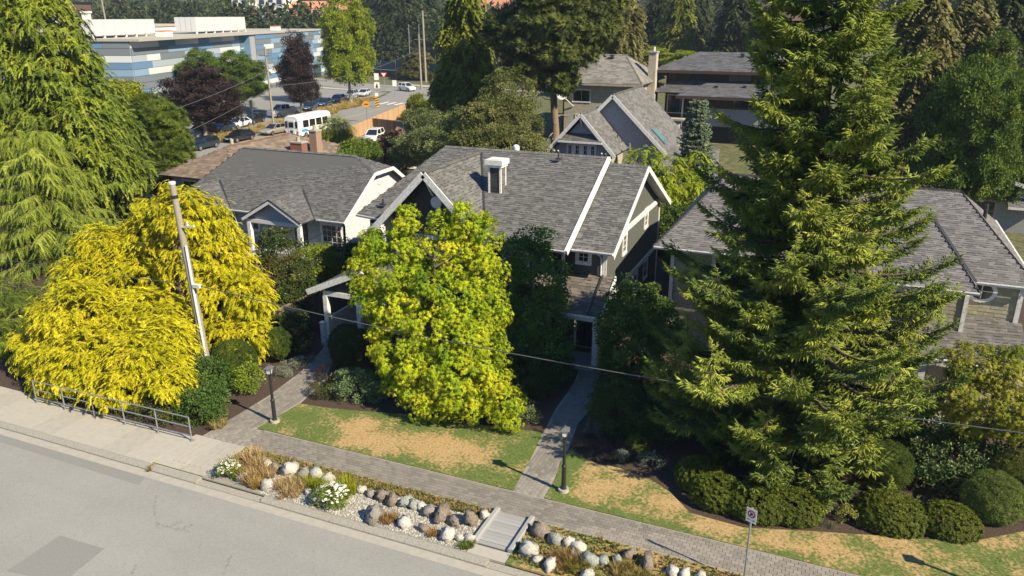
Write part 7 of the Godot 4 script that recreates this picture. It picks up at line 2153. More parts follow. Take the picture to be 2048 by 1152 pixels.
const MIDSHRUB := [[-28.21, 9.21, -66.00, 2.24, 2.22, 2.02], [-28.85, 7.01, -62.00, 2.16, 2.14, 1.95], [-26.23, 7.02, -63.00, 1.99, 2.22, 1.79], [-26.33, 5.73, -60.00, 2.76, 1.46, 2.48], [-23.57, 5.48, -59.50, 1.39, 1.01, 1.25], [-29.35, 5.54, -60.00, 1.70, 1.32, 1.53]]
const MIDSHRUB2 := [[-39.26, 5.50, -70.00, 2.02, 1.56, 1.82], [-36.00, 4.27, -66.00, 2.39, 1.67, 2.15], [-39.36, 3.43, -67.00, 1.97, 1.32, 1.77], [-34.58, 5.51, -68.00, 1.74, 1.99, 1.56], [-32.07, 4.64, -62.00, 1.78, 1.10, 1.60]]
const PURPLESHRUB := [[-44.11, 2.91, -72.00, 1.49, 1.32, 1.34], [-44.14, 2.41, -70.00, 1.15, 0.97, 1.04]]
const GREENSHRUB := [[-44.52, 3.25, -66.00, 2.10, 0.82, 1.89], [-44.38, 2.97, -64.00, 1.47, 0.60, 1.32]]
const BUSHHEDGE := [[-61.55, 1.64, -86.00, 1.83, 1.75, 1.65], [-61.58, 0.86, -85.50, 1.96, 1.21, 1.77]]
const CORNERHEDGE := [[-63.21, 0.62, -112.00, 2.74, 1.16, 2.47], [-62.89, 1.77, -114.00, 1.79, 1.01, 1.61], [-67.46, 2.00, -118.00, 1.35, 1.22, 1.22], [-57.14, 1.09, -105.00, 1.50, 1.39, 1.35]]
const FAR := [
	["cedar", -38.6, -79.0, 20.9, 3.5, "tall golden green cedar rising behind the dark house beside the bare-trunked pine"],
	["cedar", -48.2, -92.0, 10.6, 2.2, "slim cedar at the foot of the tall golden green one"],
	["olive", -33.3, -118.0, 22.1, 4.4, "olive conifer behind the stucco house roof"],
	["dark", -40.8, -128.0, 24.2, 5.7, "dark conifer standing directly behind the bare-trunked pine"],
	["cedar", -35.3, -175.0, 21.9, 4.2, "bright cedar standing behind the lime hedge trees"],
	["dark", -42.3, -185.0, 21.3, 4.5, "dark conifer between the olive conifer and the bright cedar"],
	["dark", -35.6, -200.0, 22.7, 3.6, "narrow dark conifer next to the bright cedar"],
	["broad", -12.0, -125.0, 16.7, 3.6, "green broadleaf tree glimpsed behind the top of the great spruce"],
	["dark", -21.9, -170.0, 22.5, 5.5, "dark tree above the brown house roof"],
	["purple", -10.5, -105.0, 12.8, 2.0, "purple leaved tree between the brown house and the great spruce"],
	["olive", 4.8, -72.0, 19.2, 3.7, "tall olive brown conifer behind the great spruce"],
	["olive", 9.2, -86.0, 19.0, 3.7, "second olive conifer between the tall one and the dark corner conifer"],
	["broad", 6.5, -70.0, 12.0, 2.3, "green tree low behind the spruce between the olive conifers"],
	["broad", 11.1, -84.0, 14.7, 3.6, "broad bright crown above the timber fence beyond the garage"],
	["broad", 7.9, -66.0, 13.0, 3.2, "broad bright green tree behind the great spruce"],
	["broad", 11.5, -70.0, 11.8, 2.6, "bright green tree at the picture edge above the timber fence"],
	["dark", 13.6, -95.0, 20.1, 3.0, "very dark conifer in the far corner above the green trees"],
	["lime", -39.5, -140.0, 10.5, 4.9, "flat topped lime tree over the stucco house roof"],
	["lime", -34.4, -145.0, 10.7, 5.4, "flat topped lime tree beside the stucco chimney"],
	["lime", -27.1, -140.0, 10.3, 4.3, "flat topped lime tree above the brown house eave"],
	["purple", -81.0, -83.0, 9.8, 5.2, "large purple plum tree shading the navy cars"],
	["purple", -83.0, -107.0, 13.3, 4.0, "sparse purple tree with pale trunk beside the pickup truck"],
	["broad", -108.2, -112.0, 10.3, 4.5, "round green street tree behind the large purple plum"],
	["broad", -98.5, -110.0, 10.1, 5.0, "broad green street tree between the two purple trees"],
	["lime", -86.9, -127.0, 20.7, 5.1, "tall lime green tree at the end of the car row"],
	["olive", -105.4, -186.0, 7.6, 4.7, "autumn tinged tree by the sports court fence"],
	["dark", -141.2, -235.0, 29.7, 9.6, "dark grey green conifer behind the sports court"],
	["dark", -140.3, -250.0, 28.8, 8.0, "tall dark conifer next to the court parasol"],
	["dark", -171.1, -265.0, 29.9, 9.4, "dark conifer behind the tall lime tree"],
	["broad", -180.7, -225.0, 14.4, 6.8, "dusty green tree in front of the white apartment block"],
	["olive", -173.7, -230.0, 19.1, 4.4, "thin brown green tree before the orange roof"],
	["broad", -200.0, -235.0, 12.6, 5.4, "low dark tree beside the blue container"],
	["dark", -272.6, -270.0, 24.0, 8.2, "dark conifer beyond the first rooftop plant screen"],
	["broad", -297.1, -280.0, 18.1, 11.4, "hazy green tree beyond the annex"],
	["broad", -274.0, -290.0, 20.2, 10.5, "hazy lime tree beyond the blue container"],
	["olive", -292.2, -260.0, 22.0, 10.7, "dusty green tree behind the annex vents"],
	["purple", -302.0, -255.0, 17.9, 4.7, "dark red tree beside the vent stacks"],
	["broad", -275.6, -310.0, 24.8, 11.9, "green tree far beyond the pole and container"],
	["cedar", -58.4, -110.0, 7.3, 2.0, "small cedar beside the corner hedge"],
	["broad", -32.3, -210.0, 13.0, 5.0, "green tree beside the grey pole on the slope"],
	["dark", -50.9, -145.0, 22.0, 4.6, "shadowed conifer in the gap behind the pine"],
]

# ---------------------------------------------------------------- trees of the gardens
func build_trees() -> void:
	var gold := [Color(0.36, 0.37, 0.010), Color(0.56, 0.52, 0.012), Color(0.66, 0.58, 0.03)]
	gaps = 0.30
	lobe_tree("golden_cypress", "large golden yellow cypress with layered sprays behind the utility pole", GOLD_TOP, V(-28.0, 0, -26.0), 0.28, "gold", M.leaf, gold, 10.0, 0.26, 8, 1.0, 0.6)
	lobe_tree("golden_cypress", "low spreading golden cypress overhanging the steel railing", GOLD_LOW, V(-30.0, 0, -23.0), 0.22, "gold", M.leaf, gold, 10.0, 0.26, 8, 1.0, 0.6)
	gaps = 0.16
	lobe_tree("sweetgum_tree", "bright yellow green sweetgum tree in front of the dark house", SWEETGUM, V(-14.8, 0, -26.9), 0.17, "star", M.leaf, [Color(0.13, 0.25, 0.012), Color(0.38, 0.48, 0.014), Color(0.66, 0.63, 0.03)], 7.5, 0.30, 4, 0.95, -1.0, M.bark, 0.15)
	gaps = 0.22
	lobe_tree("dogwood_tree", "dark green dogwood beside the porch roof of the dark house", DOGWOOD, V(-12.3, 0, -32.0), 0.10, "leaf", M.leaf, [Color(0.07, 0.15, 0.03), Color(0.12, 0.23, 0.04), Color(0.19, 0.30, 0.06)], 5.0, 0.26, 3, 0.9, -1.0, M.pale_bark, 0.2)
	lobe_tree("dogwood_tree", "round olive green dogwood beside the entrance walk, in shade", DARKTREE, V(-7.8, 0, -32.2), 0.11, "leaf", M.leaf, [Color(0.07, 0.125, 0.022), Color(0.12, 0.19, 0.035), Color(0.18, 0.25, 0.05)], 6.0, 0.24, 3, 0.85, -1.0, M.bark, 0.2)
	lobe_tree("maple_tree", "small maple turning yellow and russet in front of the cream house", JMAPLE, V(6.0, 0, -29.2), 0.10, "star", M.leaf, [Color(0.15, 0.21, 0.016), Color(0.30, 0.32, 0.03), Color(0.46, 0.40, 0.09)], 10.0, 0.22, 3, 0.8, -1.0, M.bark, 0.2)
	lobe_tree("laurel_tree", "small dark laurel tree between the golden cypress and the garden porch", VIBURNUM, V(-27.0, 0, -31.4), 0.12, "leaf", M.glossy_leaf, [Color(0.025, 0.05, 0.014), Color(0.055, 0.085, 0.02), Color(0.16, 0.12, 0.03)], 8.0, 0.24, 3, 0.75, -1.0, M.bark, 0.2)
	lobe_tree("cedar_tree", "huge green cedar filling the top corner beyond the golden cypress", CEDAR_A, V(-53.5, 0, -39.0), 0.6, "cedar", M.needle, [Color(0.06, 0.10, 0.012), Color(0.16, 0.215, 0.020), Color(0.32, 0.36, 0.032)], 4.0, 0.5, 5, 1.1, 0.9)
	lobe_tree("cedar_tree", "younger pointed cedar beside the huge one, before the striped building", CEDAR_B, V(-51.5, 0, -42.2), 0.3, "cedar", M.needle, [Color(0.06, 0.095, 0.012), Color(0.13, 0.18, 0.02), Color(0.22, 0.26, 0.03)], 4.0, 0.5, 4, 1.2, 0.7)
	var weep := [Color(0.11, 0.17, 0.018), Color(0.26, 0.33, 0.04), Color(0.44, 0.51, 0.085)]
	spruce_tree("deodar_tree", "pale weeping deodar, taller of two, with drooping feathery branches behind the golden cypress", V(-46.9, 0, -34.0), 9.6, 4.6, 0.8, "feather", weep, 1.0, 0.62, -0.06, 0.75, 8, 0.26)
	spruce_tree("deodar_tree", "pale weeping deodar, lower of two, next to the huge green cedar", V(-50.4, 0, -35.0), 8.9, 4.2, 0.8, "feather", weep, 1.0, 0.62, -0.06, 0.75, 8, 0.26)
	gaps = 0.2
	lobe_tree("conifer_shrub", "green weeping conifer at the end of the steel railing", LEFTLOW, V(-40.0, 0, -24.5), 0.15, "feather", M.needle, [Color(0.06, 0.10, 0.012), Color(0.14, 0.19, 0.02), Color(0.25, 0.28, 0.03)], 5.0, 0.4, 4, 1.0, 0.7)
	lobe_tree("lime_shrub_tree", "small lime green tree in front of the striped building", LIMETREE, V(-64.5, 0, -55.8), 0.16, "leaf", M.leaf, [Color(0.20, 0.25, 0.02), Color(0.34, 0.36, 0.02)], 5.0, 0.35, 3, 1.3, -1.0)
	lobe_tree("pine_tree", "bushy dark green pine beside the bungalow roof", PINE, V(-56.0, 0, -51.5), 0.22, "pine", M.needle, [Color(0.045, 0.075, 0.008), Color(0.095, 0.14, 0.014), Color(0.17, 0.21, 0.02)], 7.0, 0.34, 4, 1.35, -1.0)
	lobe_tree("cypress_tree", "yellow green feathery tree behind the dark house gable end", YELLOWBACK, V(-12.2, 0, -56.5), 0.16, "gold", M.leaf, [Color(0.16, 0.24, 0.015), Color(0.31, 0.38, 0.02), Color(0.42, 0.45, 0.03)], 6.0, 0.35, 4, 1.3, 0.4)
	lobe_tree("willow_thicket", "tall grey green thicket growing behind the dark house ridge", MIDSHRUB, V(-26.0, 0, -61.5), 0.2, "leaf", M.leaf, [Color(0.08, 0.11, 0.025), Color(0.16, 0.18, 0.045), Color(0.26, 0.25, 0.09)], 4.0, 0.4, 3, 1.0, -1.0)
	lobe_tree("apple_thicket", "rounded grey green fruit tree between the two roofs", MIDSHRUB2, V(-37.0, 0, -66.5), 0.2, "leaf", M.leaf, [Color(0.09, 0.13, 0.04), Color(0.17, 0.21, 0.07), Color(0.27, 0.29, 0.12)], 4.0, 0.4, 3, 1.0, -1.0)
	lobe_tree("plum_shrub", "dark purple plum shrub beside the white parked SUV", PURPLESHRUB, V(-44.1, 0, -71.0), 0.1, "leaf", M.leaf, [Color(0.05, 0.022, 0.020), Color(0.10, 0.05, 0.04)], 5.0, 0.4, 3, 1.2, -1.0)
	lobe_tree("green_shrub", "low bright green shrub over the bungalow ridge", GREENSHRUB, V(-44.4, 0, -65.0), 0.1, "leaf", M.leaf, [Color(0.09, 0.15, 0.018), Color(0.17, 0.24, 0.025)], 5.0, 0.4, 3, 1.1, -1.0)
	lobe_tree("clipped_shrub", "dense yellow green clipped shrub beside the shuttle bus", BUSHHEDGE, V(-61.6, 0, -85.8), 0.12, "feather", M.leaf, [Color(0.17, 0.23, 0.016), Color(0.27, 0.31, 0.022)], 7.0, 0.35, 3, 1.2, 0.6)
	lobe_tree("corner_shrub", "mixed yellow green shrubs at the far end of the cedar fence", CORNERHEDGE, V(-62.5, 0, -112.0), 0.12, "leaf", M.leaf, [Color(0.12, 0.17, 0.02), Color(0.28, 0.30, 0.03)], 4.5, 0.4, 3, 1.4, -1.0)
	lobe_tree("yellow_shrub", "yellow green rounded shrub below the bungalow porch", YELLOWSHRUB, V(-28.5, 0, -36.3), 0.10, "leaf", M.leaf, [Color(0.12, 0.18, 0.014), Color(0.24, 0.29, 0.02)], 8.0, 0.25, 3, 0.8, -1.0, null, 0.2, "shrub")
	lobe_tree("dark_shrub", "dark glossy shrub under the bungalow window corner", YARDMASS, V(-27.2, 0, -38.0), 0.08, "leaf", M.glossy_leaf, [Color(0.025, 0.06, 0.014), Color(0.05, 0.09, 0.02)], 8.0, 0.25, 3, 0.8, -1.0, null, 0.2, "shrub")
	spruce_tree("great_spruce", "great spruce with hanging branchlets towering in front of the cream house", V(-0.75, 0, -28.2), 21.0, 5.2, 0.7, "spruce", [Color(0.045, 0.085, 0.018), Color(0.14, 0.19, 0.028), Color(0.36, 0.395, 0.055)], 1.20, 0.62, 0.17, 0.68, 7, 0.23, Vector2(1.04, 0.74), 0.45)
	spruce_tree("blue_spruce", "slender blue green spruce standing before the brown house", V(-10.8, 0, -62.5), 9.9, 2.1, 0.6, "blue", [Color(0.085, 0.125, 0.070), Color(0.16, 0.205, 0.125), Color(0.24, 0.285, 0.18)], 1.15, 0.42, 0.05, 0.85, 7, 0.26)
	# pine with a long bare trunk behind the dark house
	var t := thing("tall_pine", "dark spreading pine with long bare reddish trunk behind the carriage house", "tree", V(-27.0, 0, -74.0))
	part(t, "trunk", tube_mesh([V(0, -0.2, 0), V(0.3, 5, 0), V(-0.1, 10, 0), V(0.1, 20, 0)], 0.48, 0.22, 9), textured(noise_tex(35, 0.05, [[0.1, 0.10, 0.07, 0.05], [0.5, 0.24, 0.17, 0.12], [0.9, 0.36, 0.27, 0.20]], 5), 0.8, 1.0, 3.0))
	for i in 26:
		var a := rf(0, TAU)
		var y := rf(2.5, 12.0)
		var l := rf(0.8, 2.6)
		part(t, "bare_branch", tube_mesh([V(0.1, y, 0), V(cos(a) * l * 0.6, y - 0.1, sin(a) * l * 0.6), V(cos(a) * l, y + rf(-0.5, 0.4), sin(a) * l)], 0.055, 0.015, 5), M.pale_bark)
	var pl := []
	for e in [[-1.5, 13.0, 0.5, 3.2, 1.5, 2.8], [1.6, 12.8, 0.2, 2.4, 1.3, 2.4], [3.6, 15.0, -0.6, 2.4, 1.4, 2.4], [-3.6, 14.6, -0.2, 3.2, 2.0, 2.8], [0.3, 15.6, 0.4, 4.0, 2.2, 3.2], [3.4, 17.2, -0.4, 3.2, 2.0, 3.0], [0.4, 18.6, 0, 3.6, 2.4, 3.0], [-2.4, 11.0, 0.8, 1.9, 1.1, 1.8], [1.0, 9.9, 0.6, 1.4, 0.8, 1.4]]:
		pl.append(e)
	crown(t, pl, "far_pine", M.needle, [Color(0.032, 0.052, 0.012), Color(0.085, 0.11, 0.022), Color(0.18, 0.20, 0.04)], 3.2, 0.7, 6, 0.58, -1.0)

func shrub(called: String, label: String, lobes: Array, key: String, material: Material, tints: Array, boughs: float, bough_r: float, per: int, size: float, droop := -1.0, group := "", fill := 0.1) -> Node3D:
	rng.seed = hash(label)
	var e: Array = lobes[0]
	var t := thing(called, label, "shrub", V(e[0], 0, e[2]), 0.0, group)
	var own := []
	for q in lobes:
		own.append([q[0] - e[0], q[1], q[2] - e[2], q[3], q[4], q[5]])
	var b := MB.new()
	for q in own:
		b.tube([V(q[0] * 0.3, -0.1, q[2] * 0.3), V(q[0] * 0.8, q[1] * 0.7, q[2] * 0.8), V(q[0], q[1] + q[4] * 0.4, q[2])], [0.05, 0.035, 0.015], 6)
	part(t, "stem", b.done(), M.bark)
	crown(t, own, key, material, tints, boughs, bough_r, per, size, droop, 0.03, fill)
	return t

func build_shrubs() -> void:
	var box_t := [Color(0.040, 0.075, 0.012), Color(0.075, 0.12, 0.016), Color(0.13, 0.18, 0.02)]
	var heath := [Color(0.06, 0.085, 0.008), Color(0.095, 0.12, 0.010), Color(0.14, 0.165, 0.014)]
	# sheared shapes by the lawn
	tight = true
	shrub("clipped_hedge", "long low clipped hedge curving under the great spruce beside the lawn", [[-2.4, 0.35, -24.1, 1.0, 0.62, 0.75], [-1.2, 0.4, -23.9, 1.1, 0.62, 0.7], [-0.1, 0.4, -24.2, 1.0, 0.6, 0.7], [-3.2, 0.35, -25.0, 0.9, 0.6, 0.8]], "needle_ball", M.needle, heath, 150.0, 0.05, 2, 1.1)
	shrub("clipped_mound", "larger of two clipped heath mounds at the lawn edge", [[3.0, 0.30, -25.1, 1.05, 0.78, 0.85]], "needle_ball", M.needle, heath, 160.0, 0.05, 2, 1.1, -1.0, "clipped mounds at the lawn edge")
	shrub("clipped_mound", "smaller clipped heath mound tapering towards the boxwood ball", [[4.75, 0.22, -25.5, 0.92, 0.66, 0.75]], "needle_ball", M.needle, heath, 160.0, 0.05, 2, 1.1, -1.0, "clipped mounds at the lawn edge")
	shrub("boxwood_ball", "round clipped boxwood ball beside the two heath mounds", [[6.15, 0.72, -26.9, 0.92, 0.86, 0.88]], "tiny", M.leaf, [Color(0.08, 0.14, 0.025), Color(0.14, 0.20, 0.04), Color(0.23, 0.28, 0.07)], 100.0, 0.04, 2, 0.58, -1.0, "clipped boxwood balls")
	shrub("boxwood_ball", "larger clipped boxwood ball behind the round one at the picture edge", [[7.2, 0.9, -28.2, 1.1, 1.0, 1.0]], "tiny", M.leaf, [Color(0.07, 0.11, 0.02), Color(0.15, 0.18, 0.03), Color(0.24, 0.24, 0.06)], 100.0, 0.04, 2, 0.58, -1.0, "clipped boxwood balls")
	shrub("boxwood_ball", "clipped round bush half under the spruce branch tips", [[2.9, 0.9, -27.4, 0.8, 0.85, 0.75]], "tiny", M.leaf, box_t, 100.0, 0.04, 2, 0.58, -1.0, "clipped boxwood balls")
	shrub("boxwood_ball", "big dark clipped ball beside the west walk in the tree shade", [[-20.0, 1.0, -28.2, 1.15, 1.05, 1.05]], "tiny", M.leaf, [Color(0.035, 0.06, 0.012), Color(0.06, 0.09, 0.016)], 100.0, 0.04, 2, 0.58, -1.0, "clipped boxwood balls")
	shrub("boxwood_ball", "clipped ball leaning behind the big dark one near the garden porch", [[-21.0, 0.9, -29.0, 0.9, 0.95, 0.8]], "tiny", M.leaf, [Color(0.035, 0.06, 0.012), Color(0.06, 0.09, 0.016)], 100.0, 0.04, 2, 0.58, -1.0, "clipped boxwood balls")
	shrub("boxwood_ball", "clipped green dome at the foot of the utility pole", [[-24.6, 0.95, -25.2, 1.05, 0.95, 0.95]], "tiny", M.leaf, box_t, 100.0, 0.04, 2, 0.58, -1.0, "clipped boxwood balls")
	shrub("boxwood_ball", "small clipped cube-like boxwood behind the dome by the west walk", [[-24.0, 1.0, -27.6, 0.62, 0.72, 0.6]], "tiny", M.leaf, box_t, 100.0, 0.04, 2, 0.58, -1.0, "clipped boxwood balls")
	tight = false
	shrub("euonymus_bush", "bright glossy bush next to the west walk lamp", [[-23.3, 0.62, -24.5, 0.62, 0.62, 0.6]], "small", M.glossy_leaf, [Color(0.10, 0.17, 0.015), Color(0.22, 0.28, 0.02)], 18.0, 0.14, 2, 0.8)
	shrub("rose_bush", "leafy green rose bush spilling through the end of the railing", [[-24.2, 0.7, -22.4, 1.1, 0.8, 0.9], [-23.3, 0.55, -21.7, 0.9, 0.65, 0.8], [-25.3, 0.6, -22.0, 0.9, 0.7, 0.8], [-24.6, 0.9, -23.5, 1.0, 0.8, 0.8]], "small", M.leaf, [Color(0.045, 0.10, 0.018), Color(0.09, 0.16, 0.028), Color(0.15, 0.21, 0.04)], 13.0, 0.18, 2, 1.15)
	shrub("bramble_bush", "tangle of bramble under the golden cypress behind the railing", [[-27.2, 0.25, -21.2, 1.5, 0.5, 0.6], [-29.6, 0.25, -21.1, 1.5, 0.45, 0.5], [-25.2, 0.3, -20.9, 1.0, 0.45, 0.45]], "small", M.leaf, [Color(0.04, 0.06, 0.015), Color(0.10, 0.12, 0.02), Color(0.22, 0.17, 0.05)], 9.0, 0.2, 2, 1.0)
	shrub("rhododendron_bush", "large dark rhododendron at the corner of the garden porch fence", [[-24.6, 1.0, -28.9, 1.15, 1.05, 1.0], [-25.3, 0.8, -28.0, 0.7, 0.8, 0.7]], "leaf", M.glossy_leaf, [Color(0.020, 0.045, 0.012), Color(0.045, 0.085, 0.018)], 12.0, 0.22, 2, 0.72)
	shrub("silver_groundcover", "pale silvery edging plants along the west walk", [[-22.9, 0.15, -26.6, 0.4, 0.26, 0.9], [-22.9, 0.15, -27.9, 0.35, 0.24, 0.8]], "tiny", M.leaf, [Color(0.16, 0.19, 0.13), Color(0.30, 0.33, 0.26)], 18.0, 0.1, 2, 0.9)
	shrub("variegated_shrub", "white edged leafy shrub at the shaded corner of the big lawn", [[-18.6, 0.5, -25.9, 0.95, 0.65, 0.75], [-17.7, 0.5, -26.2, 0.7, 0.6, 0.6]], "small", M.leaf, [Color(0.10, 0.17, 0.055), Color(0.20, 0.28, 0.13)], 15.0, 0.16, 2, 0.95)
	shrub("low_shrub", "low olive shrub beside the west walk and the variegated one", [[-19.9, 0.38, -25.4, 0.6, 0.45, 0.5]], "tiny", M.leaf, [Color(0.06, 0.075, 0.02), Color(0.10, 0.11, 0.03)], 22.0, 0.1, 2, 0.8)
	shrub("barberry_shrub", "dark reddish barberry behind the low olive shrub", [[-20.4, 0.4, -26.4, 0.55, 0.5, 0.5]], "tiny", M.leaf, [Color(0.045, 0.02, 0.02), Color(0.08, 0.04, 0.035)], 20.0, 0.1, 2, 0.8)
	shrub("hydrangea_shrub", "shaded hydrangea hedge between sweetgum trunk and garden porch", [[-19.0, 0.7, -29.4, 1.2, 0.9, 0.8], [-17.2, 0.7, -29.8, 1.3, 0.9, 0.8], [-16.0, 0.6, -27.9, 1.0, 0.7, 0.9]], "small", M.leaf, [Color(0.03, 0.055, 0.014), Color(0.06, 0.095, 0.022)], 10.0, 0.18, 2, 1.1)
	shrub("azalea_shrub", "broad dark azalea hedge along the entrance walk below the dogwood", [[-11.6, 0.8, -29.4, 1.2, 0.95, 1.2], [-12.8, 0.7, -28.4, 1.2, 0.8, 1.0], [-11.2, 0.7, -30.9, 0.9, 0.9, 1.0], [-13.4, 0.8, -30.2, 1.2, 0.9, 1.0]], "small", M.leaf, [Color(0.030, 0.065, 0.015), Color(0.055, 0.105, 0.022), Color(0.09, 0.14, 0.03)], 12.0, 0.18, 2, 1.1)
	shrub("hydrangea_shrub", "pale green small leaved shrub at the corner of the entrance walk", [[-10.7, 0.35, -26.9, 0.5, 0.42, 0.45], [-11.5, 0.35, -26.6, 0.45, 0.4, 0.4]], "small", M.leaf, [Color(0.13, 0.18, 0.06), Color(0.22, 0.27, 0.12)], 18.0, 0.12, 2, 0.8)
	shrub("azalea_shrub", "round dark green azalea opposite it across the entrance walk", [[-7.0, 0.8, -27.9, 1.25, 0.95, 1.1], [-5.6, 0.7, -27.6, 1.0, 0.8, 0.9], [-7.6, 0.7, -29.3, 0.8, 0.8, 0.8]], "small", M.leaf, [Color(0.030, 0.060, 0.014), Color(0.055, 0.10, 0.02), Color(0.085, 0.13, 0.03)], 12.0, 0.18, 2, 1.05)
	shrub("heather_mat", "dark purple groundcover mat beside the entrance walk", [[-7.3, 0.08, -25.9, 0.8, 0.2, 0.7], [-6.4, 0.08, -25.6, 0.7, 0.18, 0.6]], "tiny", M.leaf, [Color(0.016, 0.014, 0.018), Color(0.035, 0.03, 0.034)], 22.0, 0.1, 2, 0.8)
	shrub("lavender_clump", "silver grey lavender clump in the shaded bed by the lamp", [[-6.25, 0.2, -25.35, 0.22, 0.3, 0.22]], "tiny", M.leaf, [Color(0.16, 0.19, 0.15), Color(0.26, 0.30, 0.24)], 34.0, 0.06, 2, 0.7)
	shrub("lavender_clump", "wider silver grey clump farther along the shaded bed", [[-5.1, 0.2, -25.5, 0.5, 0.28, 0.35]], "tiny", M.leaf, [Color(0.13, 0.17, 0.13), Color(0.20, 0.25, 0.20)], 26.0, 0.08, 2, 0.7)
	shrub("lavender_clump", "blue grey clump beside the walk behind the purple mat", [[-7.8, 0.3, -26.8, 0.35, 0.35, 0.35]], "tiny", M.leaf, [Color(0.10, 0.14, 0.11), Color(0.17, 0.21, 0.17)], 26.0, 0.08, 2, 0.7)
	shrub("euonymus_bush", "small bright green bush in the shaded bed by the entrance walk", [[-5.9, 0.3, -26.2, 0.42, 0.36, 0.4]], "tiny", M.leaf, [Color(0.09, 0.13, 0.012), Color(0.14, 0.19, 0.018)], 26.0, 0.08, 2, 0.8)
	shrub("euonymus_bush", "small yellow variegated bush in the bark mulch between hedge and mounds", [[1.75, 0.22, -24.75, 0.36, 0.32, 0.34]], "small", M.leaf, [Color(0.26, 0.28, 0.05), Color(0.42, 0.40, 0.12)], 36.0, 0.08, 2, 0.5)
	shrub("euonymus_bush", "grey green little bush touching the yellow variegated one", [[1.15, 0.18, -24.9, 0.26, 0.26, 0.26]], "small", M.leaf, [Color(0.16, 0.20, 0.10), Color(0.28, 0.30, 0.16)], 36.0, 0.08, 2, 0.5)
	shrub("rhododendron_bush", "glossy rhododendron between the mounds and the maple", [[4.9, 0.9, -28.2, 1.2, 0.9, 0.9], [3.9, 0.7, -28.8, 0.9, 0.8, 0.8]], "leaf", M.glossy_leaf, [Color(0.035, 0.075, 0.025), Color(0.08, 0.13, 0.04), Color(0.16, 0.18, 0.05)], 13.0, 0.22, 2, 0.7)
	shrub("rhododendron_bush", "deep green rhododendron mass under the spruce beside the porch of the cream house", [[3.0, 0.8, -30.6, 1.4, 1.0, 1.1], [4.6, 0.7, -31.4, 1.2, 0.9, 1.0], [1.6, 0.7, -29.2, 1.0, 0.9, 0.9]], "leaf", M.glossy_leaf, [Color(0.025, 0.06, 0.016), Color(0.05, 0.10, 0.02)], 9.0, 0.24, 2, 0.8)
	shrub("laurel_hedge", "tall green laurel hedge in the gap between the dark and cream houses", [[-8.6, 1.4, -48.5, 1.0, 1.7, 1.3], [-8.4, 1.3, -51.0, 1.2, 1.6, 1.5], [-9.0, 1.6, -53.5, 1.6, 1.9, 1.4], [-7.4, 1.3, -52.4, 1.3, 1.5, 1.3], [-10.5, 1.6, -53.0, 1.4, 1.7, 1.2]], "leaf", M.leaf, [Color(0.04, 0.08, 0.014), Color(0.09, 0.15, 0.025), Color(0.17, 0.22, 0.04)], 6.0, 0.3, 3, 0.95)
	shrub("laurel_hedge", "leafy hedge behind the carriage house drive and blue spruce", [[-7.0, 1.2, -60.0, 1.8, 1.6, 1.2], [-4.2, 1.2, -60.5, 1.8, 1.5, 1.2], [-1.4, 1.3, -61.0, 1.8, 1.6, 1.2], [1.6, 1.2, -61.5, 1.8, 1.5, 1.2], [4.6, 1.3, -62.0, 1.8, 1.6, 1.2]], "leaf", M.leaf, [Color(0.04, 0.08, 0.014), Color(0.09, 0.15, 0.025), Color(0.17, 0.22, 0.04)], 5.0, 0.3, 3, 1.05)
	shrub("rhododendron_bush", "dark rhododendron behind the maple beside the cream house porch steps", [[7.6, 0.9, -30.6, 1.2, 1.0, 1.0], [8.6, 0.9, -29.2, 1.1, 1.0, 1.0], [6.6, 0.6, -31.4, 0.9, 0.7, 0.8]], "leaf", M.glossy_leaf, [Color(0.03, 0.07, 0.02), Color(0.06, 0.12, 0.03)], 9.0, 0.24, 2, 0.8)
	shrub("weed_tuft", "small grey green weed in the bark mulch", [[1.2, 0.08, -24.15, 0.22, 0.12, 0.2]], "tiny", M.leaf, [Color(0.10, 0.13, 0.07), Color(0.15, 0.18, 0.10)], 30.0, 0.06, 2, 0.8)
	# street bed: daisies, ornamental grasses
	daisies("leafy clump of white daisies beside the dropped kerb ramp", V(-19.25, 0, -18.78), 0.42, 0.62, 70)
	daisies("taller clump of white daisies in the middle of the gravel bed", V(-14.75, 0, -18.78), 0.60, 0.75, 120)
	grass_clump("tawny ornamental grass behind the daisies at the ramp", V(-18.95, 0, -19.35), 0.62, 1.25, [Color(0.42, 0.29, 0.13), Color(0.58, 0.43, 0.22)], 30)
	grass_clump("tawny grass sprawling over the boulders in front of the ramp daisies", V(-18.1, 0, -18.95), 0.55, 1.0, [Color(0.42, 0.29, 0.13), Color(0.56, 0.42, 0.22)], 26)
	grass_clump("dry pale grass in the bed midway to the tall daisies", V(-16.6, 0, -18.9), 0.62, 0.85, [Color(0.40, 0.29, 0.13), Color(0.54, 0.41, 0.22)], 24)
	grass_clump("yellow green sedge next to the pale boulders", V(-15.95, 0, -19.55), 0.36, 0.85, [Color(0.25, 0.28, 0.015), Color(0.40, 0.40, 0.02)], 16)
	grass_clump("bright yellow green sedge behind the tall daisies", V(-14.75, 0, -19.35), 0.48, 1.15, [Color(0.25, 0.28, 0.015), Color(0.42, 0.42, 0.02)], 22)
	grass_clump("orange tinted grass tuft in front of the ramp boulders", V(-17.75, 0, -18.6), 0.26, 0.7, [Color(0.38, 0.27, 0.03), Color(0.52, 0.38, 0.05)], 10)
	grass_clump("russet dry tuft against the big flat boulder", V(-12.4, 0, -18.72), 0.30, 0.6, [Color(0.30, 0.17, 0.06), Color(0.42, 0.27, 0.12)], 14)
	grass_clump("small russet tuft near the white boulder by the bridge", V(-10.75, 0, -18.6), 0.2, 0.45, [Color(0.34, 0.20, 0.07), Color(0.45, 0.30, 0.13)], 9)
